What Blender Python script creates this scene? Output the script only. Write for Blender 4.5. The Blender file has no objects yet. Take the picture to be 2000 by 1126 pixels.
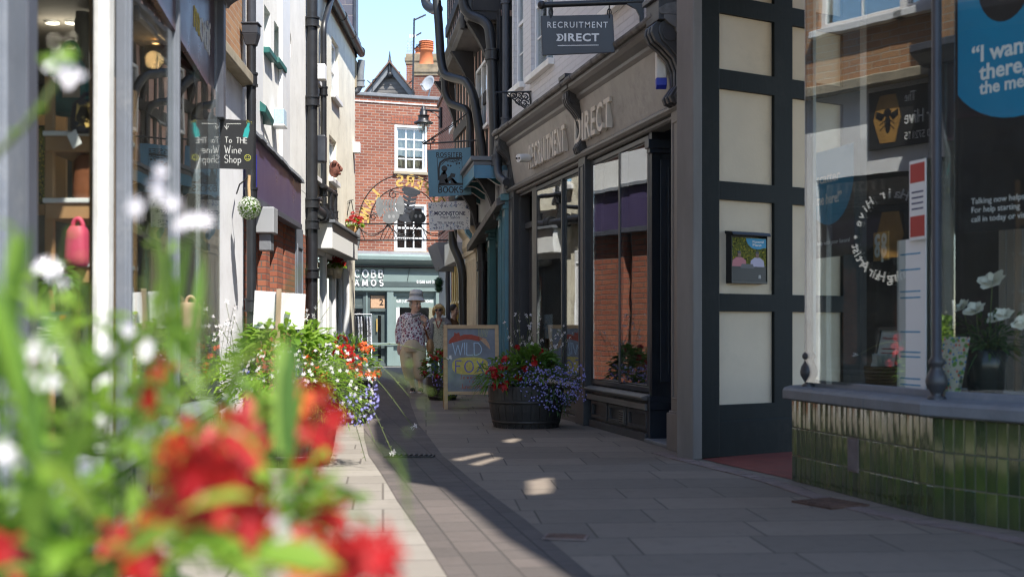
import bpy, bmesh, math, random
from mathutils import Vector, Matrix, Euler
R = math.radians
SC = bpy.context.scene
COL = SC.collection
rnd = random.Random(11)

# ------------------------------------------------------------------ camera, sky, sun, exposure
F, HOR, CZ = 2400.0, 640.0, 1.05          # focal length and horizon in photo pixels, eye height in metres
cd = bpy.data.cameras.new('camera')
cam = bpy.data.objects.new('camera', cd); COL.objects.link(cam)
cam.location = (0, 0, CZ); cam.rotation_euler = (R(90), 0, 0)
cd.sensor_width = 36; cd.lens = 36 * F / 2000; cd.shift_y = (HOR - 563) / 2000
cd.clip_start = 0.05; cd.clip_end = 500
cd.dof.use_dof = True; cd.dof.focus_distance = 16.0; cd.dof.aperture_fstop = 2.2
SC.camera = cam

SUN_TO = Vector((.30, -.42, .857)).normalized()      # direction towards the sun
sun_el = math.asin(SUN_TO.z); sun_az = math.atan2(SUN_TO.x, SUN_TO.y)
w = bpy.data.worlds.new('World'); SC.world = w; w.use_nodes = True
nt = w.node_tree; nt.nodes.clear()
sky = nt.nodes.new('ShaderNodeTexSky'); sky.sky_type = 'NISHITA'; sky.sun_disc = False
sky.sun_elevation = sun_el; sky.sun_rotation = sun_az
sky.air_density = 1.0; sky.dust_density = .3; sky.ozone_density = 2.4
bg = nt.nodes.new('ShaderNodeBackground'); bg.inputs[1].default_value = 0.13
wo = nt.nodes.new('ShaderNodeOutputWorld')
nt.links.new(sky.outputs[0], bg.inputs[0]); nt.links.new(bg.outputs[0], wo.inputs[0])
sl = bpy.data.lights.new('sun', 'SUN'); sl.energy = 3.7; sl.angle = R(.53); sl.color = (1, .955, .88)
so = bpy.data.objects.new('sun', sl); COL.objects.link(so)
so.rotation_euler = (-SUN_TO).to_track_quat('-Z', 'Y').to_euler(); so.location = (20, -20, 40)
SC.view_settings.view_transform = 'Standard'; SC.view_settings.look = 'None'
SC.view_settings.gamma = 1; SC.view_settings.exposure = 1.42
SC.render.engine = 'CYCLES'
cy = SC.cycles
cy.use_denoising = True
try: cy.denoiser = 'OPENIMAGEDENOISE'
except Exception: pass
cy.max_bounces = 9; cy.diffuse_bounces = 4; cy.glossy_bounces = 4; cy.transmission_bounces = 6; cy.transparent_max_bounces = 12
cy.filter_width = 1.15
cy.caustics_reflective = False; cy.caustics_refractive = False; cy.sample_clamp_indirect = 6

# ------------------------------------------------------------------ placing
def gp(px, py):
    "photo pixel on the ground -> x, y in metres"
    d = F * CZ / (py - HOR); return ((px - 1000) / F * d, d)
def at(px, py, Y):
    "photo pixel at depth Y -> point"
    return Vector(((px - 1000) / F * Y, Y, CZ - (py - HOR) / F * Y))

# ------------------------------------------------------------------ objects
def tag(o, label=None, cat=None, group=None, kind=None):
    if label: o['label'] = label
    if cat: o['category'] = cat
    if group: o['group'] = group
    if kind: o['kind'] = kind
    return o
def thing(name, label, cat, loc=(0, 0, 0), rz=0, group=None):
    o = bpy.data.objects.new(name, None); COL.objects.link(o)
    o.location = loc; o.rotation_euler = (0, 0, rz); o.empty_display_size = .1
    return tag(o, label, cat, group)
def kids(o): return [c for c in bpy.data.objects if c.parent == o]
def copy_tree(o, parent=None):
    c = o.copy(); COL.objects.link(c); c.parent = parent
    for ch in kids(o): copy_tree(ch, c)
    return c

class MB:
    "collects shapes, then links them as one mesh object"
    def __init__(s): s.v = []; s.f = []; s.mi = []; s.sm = []; s.m = 0
    def add(s, vs, fs, smooth=False):
        b = len(s.v); s.v.extend([tuple(p) for p in vs])
        for f in fs: s.f.append([b + i for i in f]); s.mi.append(s.m); s.sm.append(smooth)
        return s
    def box(s, x0, x1, y0, y1, z0, z1):
        if x0 > x1: x0, x1 = x1, x0
        if y0 > y1: y0, y1 = y1, y0
        if z0 > z1: z0, z1 = z1, z0
        return s.add([(x0,y0,z0),(x1,y0,z0),(x1,y1,z0),(x0,y1,z0),(x0,y0,z1),(x1,y0,z1),(x1,y1,z1),(x0,y1,z1)],
              [(0,3,2,1),(4,5,6,7),(0,1,5,4),(1,2,6,5),(2,3,7,6),(3,0,4,7)])
    def obox(s, c, ax, ay, az):
        "oriented box: centre and three half vectors"
        c = Vector(c); ax = Vector(ax); ay = Vector(ay); az = Vector(az)
        vs = [c + ax*i + ay*j + az*k for k in (-1,1) for (i,j) in ((-1,-1),(1,-1),(1,1),(-1,1))]
        return s.add(vs, [(0,3,2,1),(4,5,6,7),(0,1,5,4),(1,2,6,5),(2,3,7,6),(3,0,4,7)])
    def bar(s, a, b, w, h=None, up=(0,0,1)):
        a = Vector(a); b = Vector(b); d = (b - a); h = w if h is None else h
        side = d.cross(Vector(up))
        if side.length < 1e-6: side = Vector((1,0,0))
        side.normalize(); u = side.cross(d).normalized()
        return s.obox((a + b) / 2, d / 2, side * w / 2, u * h / 2)
    def prism(s, pts, fn, a0, a1):
        "polygon pts (ccw) extruded; fn(p, a) -> xyz"
        n = len(pts)
        vs = [fn(p, a0) for p in pts] + [fn(p, a1) for p in pts]
        return s.add(vs, [list(range(n))[::-1], list(range(n, 2*n))] + [(i, (i+1) % n, n + (i+1) % n, n + i) for i in range(n)])
    def profx(s, prof, x0, x1):
        "profile of (y, z) swept along x"
        return s.prism(prof, lambda p, a: (a, p[0], p[1]), x0, x1)
    def platey(s, pts, y0, y1):
        "outline of (x, z) with thickness along y"
        return s.prism(pts, lambda p, a: (p[0], a, p[1]), y0, y1)
    def platez(s, pts, z0, z1):
        return s.prism(pts, lambda p, a: (p[0], p[1], a), z0, z1)
    def tube(s, pts, r, n=8, smooth=True, caps=True):
        pts = [Vector(p) for p in pts]; k = len(pts)
        rs = r if isinstance(r, (list, tuple)) else [r] * k
        vs = []; prev = None
        for i, p in enumerate(pts):
            t = (pts[min(i+1, k-1)] - pts[max(i-1, 0)])
            if t.length < 1e-9: t = Vector((0,0,1))
            t.normalize()
            if prev is None:
                a = Vector((0,0,1)) if abs(t.z) < .9 else Vector((1,0,0))
                u = t.cross(a).normalized()
            else:
                u = prev - t * prev.dot(t)
                if u.length < 1e-6: u = t.cross(Vector((1,0,0)))
                u.normalize()
            prev = u; v = t.cross(u)
            vs += [p + (u * math.cos(2*math.pi*j/n) + v * math.sin(2*math.pi*j/n)) * rs[i] for j in range(n)]
        fs = [(i*n + j, i*n + (j+1) % n, (i+1)*n + (j+1) % n, (i+1)*n + j) for i in range(k-1) for j in range(n)]
        s.add(vs, fs, smooth)
        if caps: s.add(vs[:n], [list(range(n))[::-1]]); s.add(vs[-n:], [list(range(n))])
        return s
    def lathe(s, prof, c=(0,0,0), n=20, smooth=True, sx=1, sy=1):
        "profile of (r, z) turned round z"
        vs = [(c[0] + r*sx*math.cos(2*math.pi*j/n), c[1] + r*sy*math.sin(2*math.pi*j/n), c[2] + z) for r, z in prof for j in range(n)]
        k = len(prof)
        return s.add(vs, [(i*n + j, i*n + (j+1) % n, (i+1)*n + (j+1) % n, (i+1)*n + j) for i in range(k-1) for j in range(n)], smooth)
    def ball(s, c, r, n=12, sc=(1,1,1), smooth=True):
        prof = [(max(1e-4, math.sin(math.pi*i/n)), -math.cos(math.pi*i/n)) for i in range(n+1)]
        c = Vector(c)
        vs = [(c.x + q*r*sc[0]*math.cos(2*math.pi*j/n), c.y + q*r*sc[1]*math.sin(2*math.pi*j/n), c.z + z*r*sc[2]) for q, z in prof for j in range(n)]
        return s.add(vs, [(i*n + j, i*n + (j+1) % n, (i+1)*n + (j+1) % n, (i+1)*n + j) for i in range(n) for j in range(n)], smooth)
    def wall(s, x0, x1, z0, z1, y0, y1, holes=()):
        "wall slab (y0 front, y1 back) with rectangular openings (x0,x1,z0,z1)"
        hs = [(max(x0,a), min(x1,b), max(z0,c), min(z1,d)) for a,b,c,d in holes]
        xs = sorted({x0, x1, *[h[0] for h in hs], *[h[1] for h in hs]}); zs = sorted({z0, z1, *[h[2] for h in hs], *[h[3] for h in hs]})
        nx, nz = len(xs)-1, len(zs)-1
        def solid(i, j):
            if i < 0 or j < 0 or i >= nx or j >= nz: return False
            cx = (xs[i]+xs[i+1])/2; cz = (zs[j]+zs[j+1])/2
            return not any(h[0] < cx < h[1] and h[2] < cz < h[3] for h in hs)
        for i in range(nx):
            for j in range(nz):
                if not solid(i, j): continue
                a, b, c, d = xs[i], xs[i+1], zs[j], zs[j+1]
                s.add([(a,y0,c),(b,y0,c),(b,y0,d),(a,y0,d)], [(0,1,2,3)]); s.add([(a,y1,c),(b,y1,c),(b,y1,d),(a,y1,d)], [(3,2,1,0)])
                if not solid(i-1,j): s.add([(a,y0,c),(a,y0,d),(a,y1,d),(a,y1,c)], [(0,1,2,3)])
                if not solid(i+1,j): s.add([(b,y0,c),(b,y0,d),(b,y1,d),(b,y1,c)], [(3,2,1,0)])
                if not solid(i,j-1): s.add([(a,y0,c),(b,y0,c),(b,y1,c),(a,y1,c)], [(3,2,1,0)])
                if not solid(i,j+1): s.add([(a,y0,d),(b,y0,d),(b,y1,d),(a,y1,d)], [(0,1,2,3)])
        return s
    def mesh_data(s, data, fn, smooth=False):
        vs, fs = data; return s.add([fn(Vector(v)) for v in vs], fs, smooth)
    def build(s, name, mats, parent=None, bevel=0, weld=False, loc=None, rot=None, subsurf=0):
        me = bpy.data.meshes.new(name); me.from_pydata(s.v, [], s.f)
        if not isinstance(mats, (list, tuple)): mats = [mats]
        for m in mats: me.materials.append(m)
        me.polygons.foreach_set('material_index', [min(i, len(mats)-1) for i in s.mi])
        me.polygons.foreach_set('use_smooth', s.sm); me.update()
        if weld:
            bm = bmesh.new(); bm.from_mesh(me); bmesh.ops.remove_doubles(bm, verts=bm.verts, dist=1e-4); bm.to_mesh(me); bm.free()
        o = bpy.data.objects.new(name, me); COL.objects.link(o); o.parent = parent
        if loc is not None: o.location = loc
        if rot is not None: o.rotation_euler = rot
        if bevel:
            b = o.modifiers.new('bevel', 'BEVEL'); b.width = bevel; b.segments = 2; b.limit_method = 'ANGLE'; b.angle_limit = R(50)
        if subsurf:
            b = o.modifiers.new('subdivision', 'SUBSURF'); b.levels = subsurf; b.render_levels = subsurf
        return o
    def frame(s, x0, x1, z0, z1, w, y0, y1):
        s.box(x0, x1, y0, y1, z0, z0+w); s.box(x0, x1, y0, y1, z1-w, z1)
        s.box(x0, x0+w, y0, y1, z0+w, z1-w); s.box(x1-w, x1, y0, y1, z0+w, z1-w); return s
    # lettering: local x along the sign, z up, reading from -y
    def text(s, t, x, z, h, y, depth=.004, width=None, align='l', bold=0, shear=0, mirror=False, spacing=1.0):
        data, wd, cap = text_mesh(t, bold, depth / h * .72 if depth else 0, spacing)
        k = h / .72; sx = k if width is None else width / max(wd, 1e-6)
        W = wd * sx; ox = x - (W if align == 'r' else W/2 if align == 'c' else 0)
        sg = -1 if mirror else 1
        def fn(v):
            lx = v.x * sx + v.y * k * shear
            return (ox + (W - lx if mirror else lx), y - v.z * k, z + v.y * k)
        return s.mesh_data(data, fn)
    def strokes(s, word, x, z, h, y, wd, depth=.003, serif=0, width=.7, gap=.22, xf=None, jit=0):
        "hand drawn letters; returns end x. xf(px, pz) -> px, pz may bend the line of writing"
        rr = random.Random(len(word) * 7 + int(h * 1000))
        for ch in word:
            if ch == ' ': x += h * .45; continue
            g = GLYPH.get(ch) or GLYPH.get(ch.upper())
            if not g: continue
            gw = max([p[0] for l in g for p in l] + [.05])
            for l in g:
                pts = [(x + p[0]*h*width/.7 + rr.uniform(-jit, jit)*h, z + p[1]*h + rr.uniform(-jit, jit)*h) for p in l]
                if xf: pts = [xf(*p) for p in pts]
                s.ribbon(pts, wd, y, depth)
                if serif:
                    for (e, o) in ((pts[0], pts[1]), (pts[-1], pts[-2])):
                        if abs(e[0]-o[0]) < abs(e[1]-o[1]) * .8:
                            s.ribbon([(e[0]-serif, e[1]), (e[0]+serif, e[1])], wd*.6, y-.0005, depth)
            x += (gw * width/.7 + gap) * h
        return x
    def ribbon(s, pts, wd, y, depth=.003):
        "flat stroke of width wd along (x, z) points on the plane y, raised by depth"
        n = len(pts); L = []; Rr = []
        for i in range(n):
            a = pts[max(i-1, 0)]; b = pts[min(i+1, n-1)]
            dx, dz = b[0]-a[0], b[1]-a[1]; q = math.hypot(dx, dz) or 1
            nx, nz = -dz/q*wd/2, dx/q*wd/2
            L.append((pts[i][0]+nx, pts[i][1]+nz)); Rr.append((pts[i][0]-nx, pts[i][1]-nz))
        vs = [(p[0], y-depth, p[1]) for p in L] + [(p[0], y-depth, p[1]) for p in Rr]
        fs = [(i, i+1, n+i+1, n+i) for i in range(n-1)]
        vs += [(p[0], y, p[1]) for p in L] + [(p[0], y, p[1]) for p in Rr]
        fs += [(2*n+i, 2*n+i+1, i+1, i) for i in range(n-1)] + [(n+i, n+i+1, 3*n+i+1, 3*n+i) for i in range(n-1)]
        return s.add(vs, fs)

_tc = {}
def text_mesh(t, bold=0, ext=0, spacing=1.0):
    key = (t, bold, round(ext, 4), spacing)
    if key in _tc: return _tc[key]
    cu = bpy.data.curves.new('lettering', 'FONT'); cu.body = t; cu.size = 1; cu.extrude = ext; cu.offset = bold; cu.resolution_u = 3; cu.space_character = spacing
    o = bpy.data.objects.new('lettering', cu); COL.objects.link(o)
    bpy.context.view_layer.update()
    ev = o.evaluated_get(bpy.context.evaluated_depsgraph_get()); me = ev.to_mesh()
    vs = [tuple(v.co) for v in me.vertices]; fs = [tuple(p.vertices) for p in me.polygons]
    ev.to_mesh_clear(); bpy.data.objects.remove(o); bpy.data.curves.remove(cu)
    mx = max([v[0] for v in vs] + [.01]); mn = min([v[0] for v in vs] + [0])
    vs = [(v[0]-mn, v[1], v[2]) for v in vs]
    _tc[key] = ((vs, fs), mx - mn, .72); return _tc[key]

def arc(cx, cz, rx, rz, a0, a1, n=8):
    return [(cx + rx*math.cos(R(a0 + (a1-a0)*i/n)), cz + rz*math.sin(R(a0 + (a1-a0)*i/n))) for i in range(n+1)]
def catmull(P, k=6):
    P = [Vector(p) for p in P]; out = []
    for i in range(len(P)-1):
        a, b, c, d = P[max(i-1,0)], P[i], P[i+1], P[min(i+2, len(P)-1)]
        for j in range(k):
            t = j/k; out.append(.5*((2*b) + (c-a)*t + (2*a-5*b+4*c-d)*t*t + (3*b-a-3*c+d)*t**3))
    out.append(P[-1]); return out
GLYPH = {
 'A': [[(0,0),(.33,1),(.66,0)], [(.12,.35),(.54,.35)]], 'B': [[(0,0),(0,1)], [(0,1)]+arc(.2,.76,.28,.24,90,-90)+[(0,.52)], [(0,.52)]+arc(.24,.26,.32,.26,90,-90)+[(0,0)]],
 'C': [arc(.36,.5,.36,.5,45,315,12)], 'D': [[(0,0),(0,1)], [(0,1),(.15,1)]+arc(.18,.5,.42,.5,90,-90)+[(0,0)]],
 'E': [[(0,0),(0,1)], [(0,1),(.5,1)], [(0,.52),(.4,.52)], [(0,0),(.52,0)]], 'F': [[(0,0),(0,1)], [(0,1),(.5,1)], [(0,.52),(.4,.52)]],
 'H': [[(0,0),(0,1)], [(.6,0),(.6,1)], [(0,.52),(.6,.52)]], 'I': [[(0,0),(0,1)]], 'J': [[(.4,1),(.4,.2)]+arc(.2,.2,.2,.2,0,-150,6)], 'K': [[(0,0),(0,1)], [(.55,1),(.02,.45)], [(.18,.58),(.6,0)]],
 'L': [[(0,1),(0,0)], [(0,0),(.48,0)]], 'M': [[(0,0),(.05,1)], [(.05,1),(.4,.1)], [(.4,.1),(.75,1)], [(.75,1),(.8,0)]],
 'N': [[(0,0),(0,1)], [(0,1),(.6,0)], [(.6,0),(.6,1)]], 'O': [arc(.38,.5,.38,.5,0,360,18)], 'P': [[(0,0),(0,1)], [(0,1)]+arc(.22,.74,.3,.26,90,-90)+[(0,.48)]],
 'R': [[(0,0),(0,1)], [(0,1)]+arc(.22,.74,.3,.26,90,-90)+[(0,.48)], [(.25,.48),(.6,0)]],
 'S': [arc(.28,.74,.27,.26,30,270,9)+arc(.28,.25,.29,.25,90,-150,9)], 'T': [[(.3,0),(.3,1)], [(0,1),(.6,1)]], 'U': [[(0,1)]+arc(.3,.3,.3,.3,180,360)+[(.6,1)]],
 'W': [[(0,1),(.22,0)], [(.22,0),(.43,.8)], [(.43,.8),(.64,0)], [(.64,0),(.86,1)]], 'X': [[(0,0),(.6,1)], [(0,1),(.6,0)]],
 'w': [[(0,.52),(.12,0)],[(.12,0),(.24,.45)],[(.24,.45),(.36,0)],[(.36,0),(.48,.52)]], 'o': [arc(.24,.27,.24,.27,0,360,14)], 'i': [[(.03,0),(.03,.52)], [(.03,.72),(.04,.76)]], 'n': [[(0,0),(0,.52)], [(0,.35)]+arc(.2,.3,.2,.22,170,0,6)+[(.4,0)]],
 'e': [[(.02,.28),(.42,.28)]+arc(.22,.27,.22,.27,0,300,12)], 'h': [[(0,0),(0,1)], [(0,.35)]+arc(.2,.3,.2,.22,170,0,6)+[(.4,0)]],
 'p': [[(0,-.35),(0,.52)], arc(.22,.26,.22,.26,180,-180,14)], 'a': [arc(.2,.26,.2,.26,0,360,12), [(.4,.52),(.42,0)]], 's': [arc(.16,.39,.15,.13,30,270,7)+arc(.16,.13,.17,.13,90,-150,7)],
 't': [[(.14,.85),(.14,.1),(.24,0)], [(0,.55),(.3,.55)]], 'r': [[(0,0),(0,.52)], [(0,.34),(.1,.5),(.24,.5)]], 'l': [[(.03,0),(.03,1)]], 'd': [arc(.2,.26,.2,.26,0,360,12), [(.4,1),(.4,0)]],
 'u': [[(0,.52),(0,.16)]+arc(.19,.18,.19,.18,180,360,6)+[(.38,.52)], [(.38,.52),(.38,0)]], 'f': [[(.3,.95),(.2,1),(.12,.9),(.12,0)], [(0,.55),(.28,.55)]], 'm': [[(0,0),(0,.52)], [(0,.38)]+arc(.15,.34,.15,.18,170,0,5)+[(.3,0)], [(.3,.38)]+arc(.45,.34,.15,.18,170,0,5)+[(.6,0)]],
}
# ------------------------------------------------------------------ materials
def S(h):
    "sRGB hex -> linear"
    c = [int(h[i:i+2], 16)/255 for i in (0, 2, 4)]
    return tuple(x/12.92 if x <= .04045 else ((x+.055)/1.055)**2.4 for x in c)
MAT = {}
class N:
    def __init__(s, name):
        s.m = bpy.data.materials.new(name); s.m.use_nodes = True; s.t = s.m.node_tree; s.t.nodes.clear()
        s.out = s.n('ShaderNodeOutputMaterial'); MAT[name] = s.m
    def n(s, t, **kw):
        x = s.t.nodes.new(t)
        for k, v in kw.items(): setattr(x, k, v)
        return x
    def l(s, a, b): s.t.links.new(a, b)
    def val(s, sock, v):
        if hasattr(v, 'is_output') or isinstance(v, bpy.types.NodeSocket): s.l(v, sock)
        elif isinstance(v, (tuple, list)): sock.default_value = (*v, 1) if len(sock.default_value) == 4 and len(v) == 3 else v
        else: sock.default_value = v
    def math(s, op, a, b=0, clamp=False):
        x = s.n('ShaderNodeMath', operation=op); x.use_clamp = clamp; s.val(x.inputs[0], a); s.val(x.inputs[1], b); return x.outputs[0]
    def mix(s, f, a, b, mode='MIX'):
        x = s.n('ShaderNodeMix', data_type='RGBA', blend_type=mode); s.val(x.inputs[0], f); s.val(x.inputs[6], a); s.val(x.inputs[7], b); return x.outputs[2]
    def coord(s, kind='Object', scale=(1,1,1), rot=(0,0,0), loc=(0,0,0)):
        c = s.n('ShaderNodeTexCoord'); m = s.n('ShaderNodeMapping'); m.inputs['Scale'].default_value = scale; m.inputs['Rotation'].default_value = rot; m.inputs['Location'].default_value = loc
        s.l(c.outputs[kind], m.inputs[0]); return m.outputs[0]
    def wallco(s):
        c = s.n('ShaderNodeTexCoord'); q = s.n('ShaderNodeSeparateXYZ'); s.l(c.outputs['Object'], q.inputs[0])
        k = s.n('ShaderNodeCombineXYZ'); s.l(s.math('ADD', q.outputs[0], q.outputs[1]), k.inputs[0]); s.l(q.outputs[2], k.inputs[1]); return k.outputs[0]
    def noise(s, vec, scale, detail=5, rough=.55, dist=0):
        x = s.n('ShaderNodeTexNoise'); x.inputs['Scale'].default_value = scale; x.inputs['Detail'].default_value = detail; x.inputs['Roughness'].default_value = rough; x.inputs['Distortion'].default_value = dist
        s.l(vec, x.inputs['Vector']); return x.outputs[0]
    def ramp(s, f, a, b):
        x = s.n('ShaderNodeMapRange'); s.val(x.inputs[0], f); x.inputs[1].default_value = a; x.inputs[2].default_value = b; return x.outputs[0]
    def bump(s, h, st=.3, dist=.01, prev=None):
        x = s.n('ShaderNodeBump'); x.inputs['Strength'].default_value = st; x.inputs['Distance'].default_value = dist; s.l(h, x.inputs['Height'])
        if prev is not None: s.l(prev, x.inputs['Normal'])
        return x.outputs[0]
    def pbr(s, col, rough=.5, metal=0, normal=None, spec=.5, coat=0, sss=0, trans=0, alpha=1):
        p = s.n('ShaderNodeBsdfPrincipled'); s.val(p.inputs['Base Color'], col); s.val(p.inputs['Roughness'], rough); s.val(p.inputs['Metallic'], metal)
        p.inputs['Specular IOR Level'].default_value = spec; p.inputs['Coat Weight'].default_value = coat; p.inputs['Coat Roughness'].default_value = .06
        if normal is not None: s.l(normal, p.inputs['Normal'])
        s.l(p.outputs[0], s.out.inputs[0]); return p
def mul(c, k): return tuple(min(1, x*k) for x in c)

def paint(name, col, rough=.5, var=.12, scale=3, bump=.15, bscale=60, dirt=0, dirtcol=(.05,.045,.04), metal=0, spec=.5, coat=0, grain=None):
    n = N(name); v = n.coord()
    if grain: v2 = n.coord(scale=grain)
    else: v2 = v
    a = n.noise(v2, scale, 6, .6); c = n.mix(n.ramp(a, .3, .7), mul(col, 1-var), mul(col, 1+var))
    if dirt:
        d = n.noise(v, 1.7, 8, .7, .4); e = n.noise(v, 14, 6, .7)
        m = n.math('MULTIPLY', n.ramp(d, .5, .72), n.ramp(e, .35, .65)); c = n.mix(n.math('MULTIPLY', m, dirt), c, dirtcol)
    b = n.noise(v2, bscale, 4, .6)
    rg = n.math('ADD', n.math('MULTIPLY', a, .2), rough-.1)
    n.pbr(c, rg, metal, n.bump(b, bump, .004), spec, coat); return n.m

def brickmat(name, c1, c2, mortar, w=.225, h=.075, ms=.006, dark=None, painted=False, bump=.6, stain=.35, off=.5, rough=.85):
    n = N(name); v = n.wallco(); wv = n.noise(v, 3, 3)
    b = n.n('ShaderNodeTexBrick'); b.offset = off; b.squash = 1; b.inputs['Scale'].default_value = 1; b.inputs['Brick Width'].default_value = w; b.inputs['Row Height'].default_value = h
    b.inputs['Mortar Size'].default_value = ms; b.inputs['Mortar Smooth'].default_value = .25; b.inputs['Bias'].default_value = -.1
    b.inputs['Color1'].default_value = (*c1, 1); b.inputs['Color2'].default_value = (*c2, 1); b.inputs['Mortar'].default_value = (*mortar, 1)
    c_row = None
    wob = n.n('ShaderNodeVectorMath', operation='ADD'); nz = n.n('ShaderNodeTexNoise'); nz.inputs['Scale'].default_value = 9; n.l(v, nz.inputs[0])
    sc = n.n('ShaderNodeVectorMath', operation='SCALE'); n.l(nz.outputs[1], sc.inputs[0]); sc.inputs['Scale'].default_value = .006
    n.l(v, wob.inputs[0]); n.l(sc.outputs[0], wob.inputs[1]); n.l(wob.outputs[0], b.inputs['Vector'])
    c = b.outputs['Color']
    if dark:
        b2 = n.n('ShaderNodeTexBrick'); b2.offset = off; b2.inputs['Scale'].default_value = 1; b2.inputs['Brick Width'].default_value = w; b2.inputs['Row Height'].default_value = h; b2.inputs['Mortar Size'].default_value = 0; b2.inputs['Bias'].default_value = -.45
        b2.inputs['Color1'].default_value = (0,0,0,1); b2.inputs['Color2'].default_value = (1,1,1,1); b2.inputs['Mortar'].default_value = (0,0,0,1)
        mp = n.n('ShaderNodeVectorMath', operation='ADD'); mp.inputs[1].default_value = (w*14, h*20, 0); n.l(wob.outputs[0], mp.inputs[0]); n.l(mp.outputs[0], b2.inputs[0])
        fac = n.math('MULTIPLY', n.math('MULTIPLY', n.ramp(b2.outputs['Color'], .35, .75), n.math('SUBTRACT', 1, b.outputs['Fac'])), .85)
        c = n.mix(fac, c, dark)
    st = n.noise(v, .8, 8, .65, .3); c = n.mix(n.math('MULTIPLY', n.ramp(st, .45, .75), stain), c, mul(c1, .35))
    g = n.noise(v, 55, 4, .7); c = n.mix(n.math('MULTIPLY', g, .35), c, mul(c2, .7) if not painted else mul(c1, .85))
    hgt = n.math('ADD', n.math('MULTIPLY', n.math('SUBTRACT', 1, b.outputs['Fac']), 1.0), n.math('MULTIPLY', g, .3))
    n.pbr(c, rough, 0, n.bump(hgt, bump, .006), .3); return n.m

def slabs(name, c1, c2, mortar, w, h, rot, ms=.006, off=.37, stain=.4, bump=.4, rough=.8, tone=None):
    n = N(name); c0 = n.n('ShaderNodeTexCoord'); mp = n.n('ShaderNodeMapping'); mp.inputs['Rotation'].default_value = (0, 0, rot); n.l(c0.outputs['Object'], mp.inputs[0]); v = mp.outputs[0]
    b = n.n('ShaderNodeTexBrick'); b.offset = off; b.offset_frequency = 3; b.squash = .72; b.squash_frequency = 2; b.inputs['Scale'].default_value = 1; b.inputs['Brick Width'].default_value = w; b.inputs['Row Height'].default_value = h
    b.inputs['Mortar Size'].default_value = ms; b.inputs['Mortar Smooth'].default_value = .3
    b.inputs['Color1'].default_value = (*c1, 1); b.inputs['Color2'].default_value = (*c2, 1); b.inputs['Mortar'].default_value = (*mortar, 1); n.l(v, b.inputs['Vector'])
    c = b.outputs['Color']
    st = n.noise(v, 1.1, 9, .68, .5); c = n.mix(n.math('MULTIPLY', n.ramp(st, .42, .72), stain), c, mul(c1, .55))
    sp = n.noise(v, 9, 6, .7); c = n.mix(n.math('MULTIPLY', n.ramp(sp, .55, .8), .3), c, mul(c2, .5))
    vv = n.n('ShaderNodeTexVoronoi'); vv.inputs['Scale'].default_value = 4.2; n.l(v, vv.inputs[0]); c = n.mix(n.math('MULTIPLY', n.ramp(vv.outputs['Distance'], .09, .05), .35), c, (.05,.05,.05))
    g = n.noise(v, 160, 3, .6); c = n.mix(n.math('MULTIPLY', g, .25), c, mul(c2, 1.3))
    hgt = n.math('ADD', n.math('SUBTRACT', 1, b.outputs['Fac']), n.math('MULTIPLY', n.noise(v, 40, 6, .7), .35))
    n.pbr(c, n.math('ADD', n.math('MULTIPLY', sp, .3), rough-.2), 0, n.bump(hgt, bump, .005), .35); return n.m

def glassmat(name, f0=.06, tint=(.93,.96,.95), wav=.02, dust=.03):
    n = N(name); v = n.coord(); lw = n.n('ShaderNodeLayerWeight'); lw.inputs[0].default_value = .5
    nb = n.bump(n.noise(v, 1.6, 2, .4), wav, .05)
    g = n.n('ShaderNodeBsdfGlossy'); g.inputs['Roughness'].default_value = 0.0; g.inputs[0].default_value = (1,1,1,1); n.l(nb, g.inputs['Normal'])
    tr = n.n('ShaderNodeBsdfTransparent'); tr.inputs[0].default_value = (*tint, 1)
    df = n.n('ShaderNodeBsdfDiffuse'); df.inputs[0].default_value = (.5,.5,.48,1)
    mx0 = n.n('ShaderNodeMixShader'); n.val(mx0.inputs[0], n.math('MULTIPLY', n.ramp(n.noise(v, 3, 8, .7), .35, .8), dust)); n.l(tr.outputs[0], mx0.inputs[1]); n.l(df.outputs[0], mx0.inputs[2])
    fr = n.math('ADD', n.math('MULTIPLY', n.math('POWER', lw.outputs['Facing'], 5), 1-f0), f0, True)
    mx = n.n('ShaderNodeMixShader'); n.l(fr, mx.inputs[0]); n.l(mx0.outputs[0], mx.inputs[1]); n.l(g.outputs[0], mx.inputs[2]); n.l(mx.outputs[0], n.out.inputs[0]); return n.m

def leafmat(name, c1, c2, trans=.35, rough=.45, tcol=None):
    n = N(name); gi = n.n('ShaderNodeNewGeometry'); c = n.mix(gi.outputs['Random Per Island'], c1, c2)
    v = n.coord(); c = n.mix(n.math('MULTIPLY', n.noise(v, 60, 3), .35), c, mul(c1, .6))
    p = n.pbr(c, rough, 0, None, .4)
    t = n.n('ShaderNodeBsdfTranslucent'); n.val(t.inputs[0], n.mix(.5, c, tcol or mul(c2, 1.6)))
    m = n.n('ShaderNodeMixShader'); m.inputs[0].default_value = trans; n.l(p.outputs[0], m.inputs[1]); n.l(t.outputs[0], m.inputs[2]); n.l(m.outputs[0], n.out.inputs[0]); return n.m

def emit(name, col, st):
    n = N(name); e = n.n('ShaderNodeEmission'); e.inputs[0].default_value = (*col, 1); e.inputs[1].default_value = st; n.l(e.outputs[0], n.out.inputs[0]); return n.m

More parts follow.
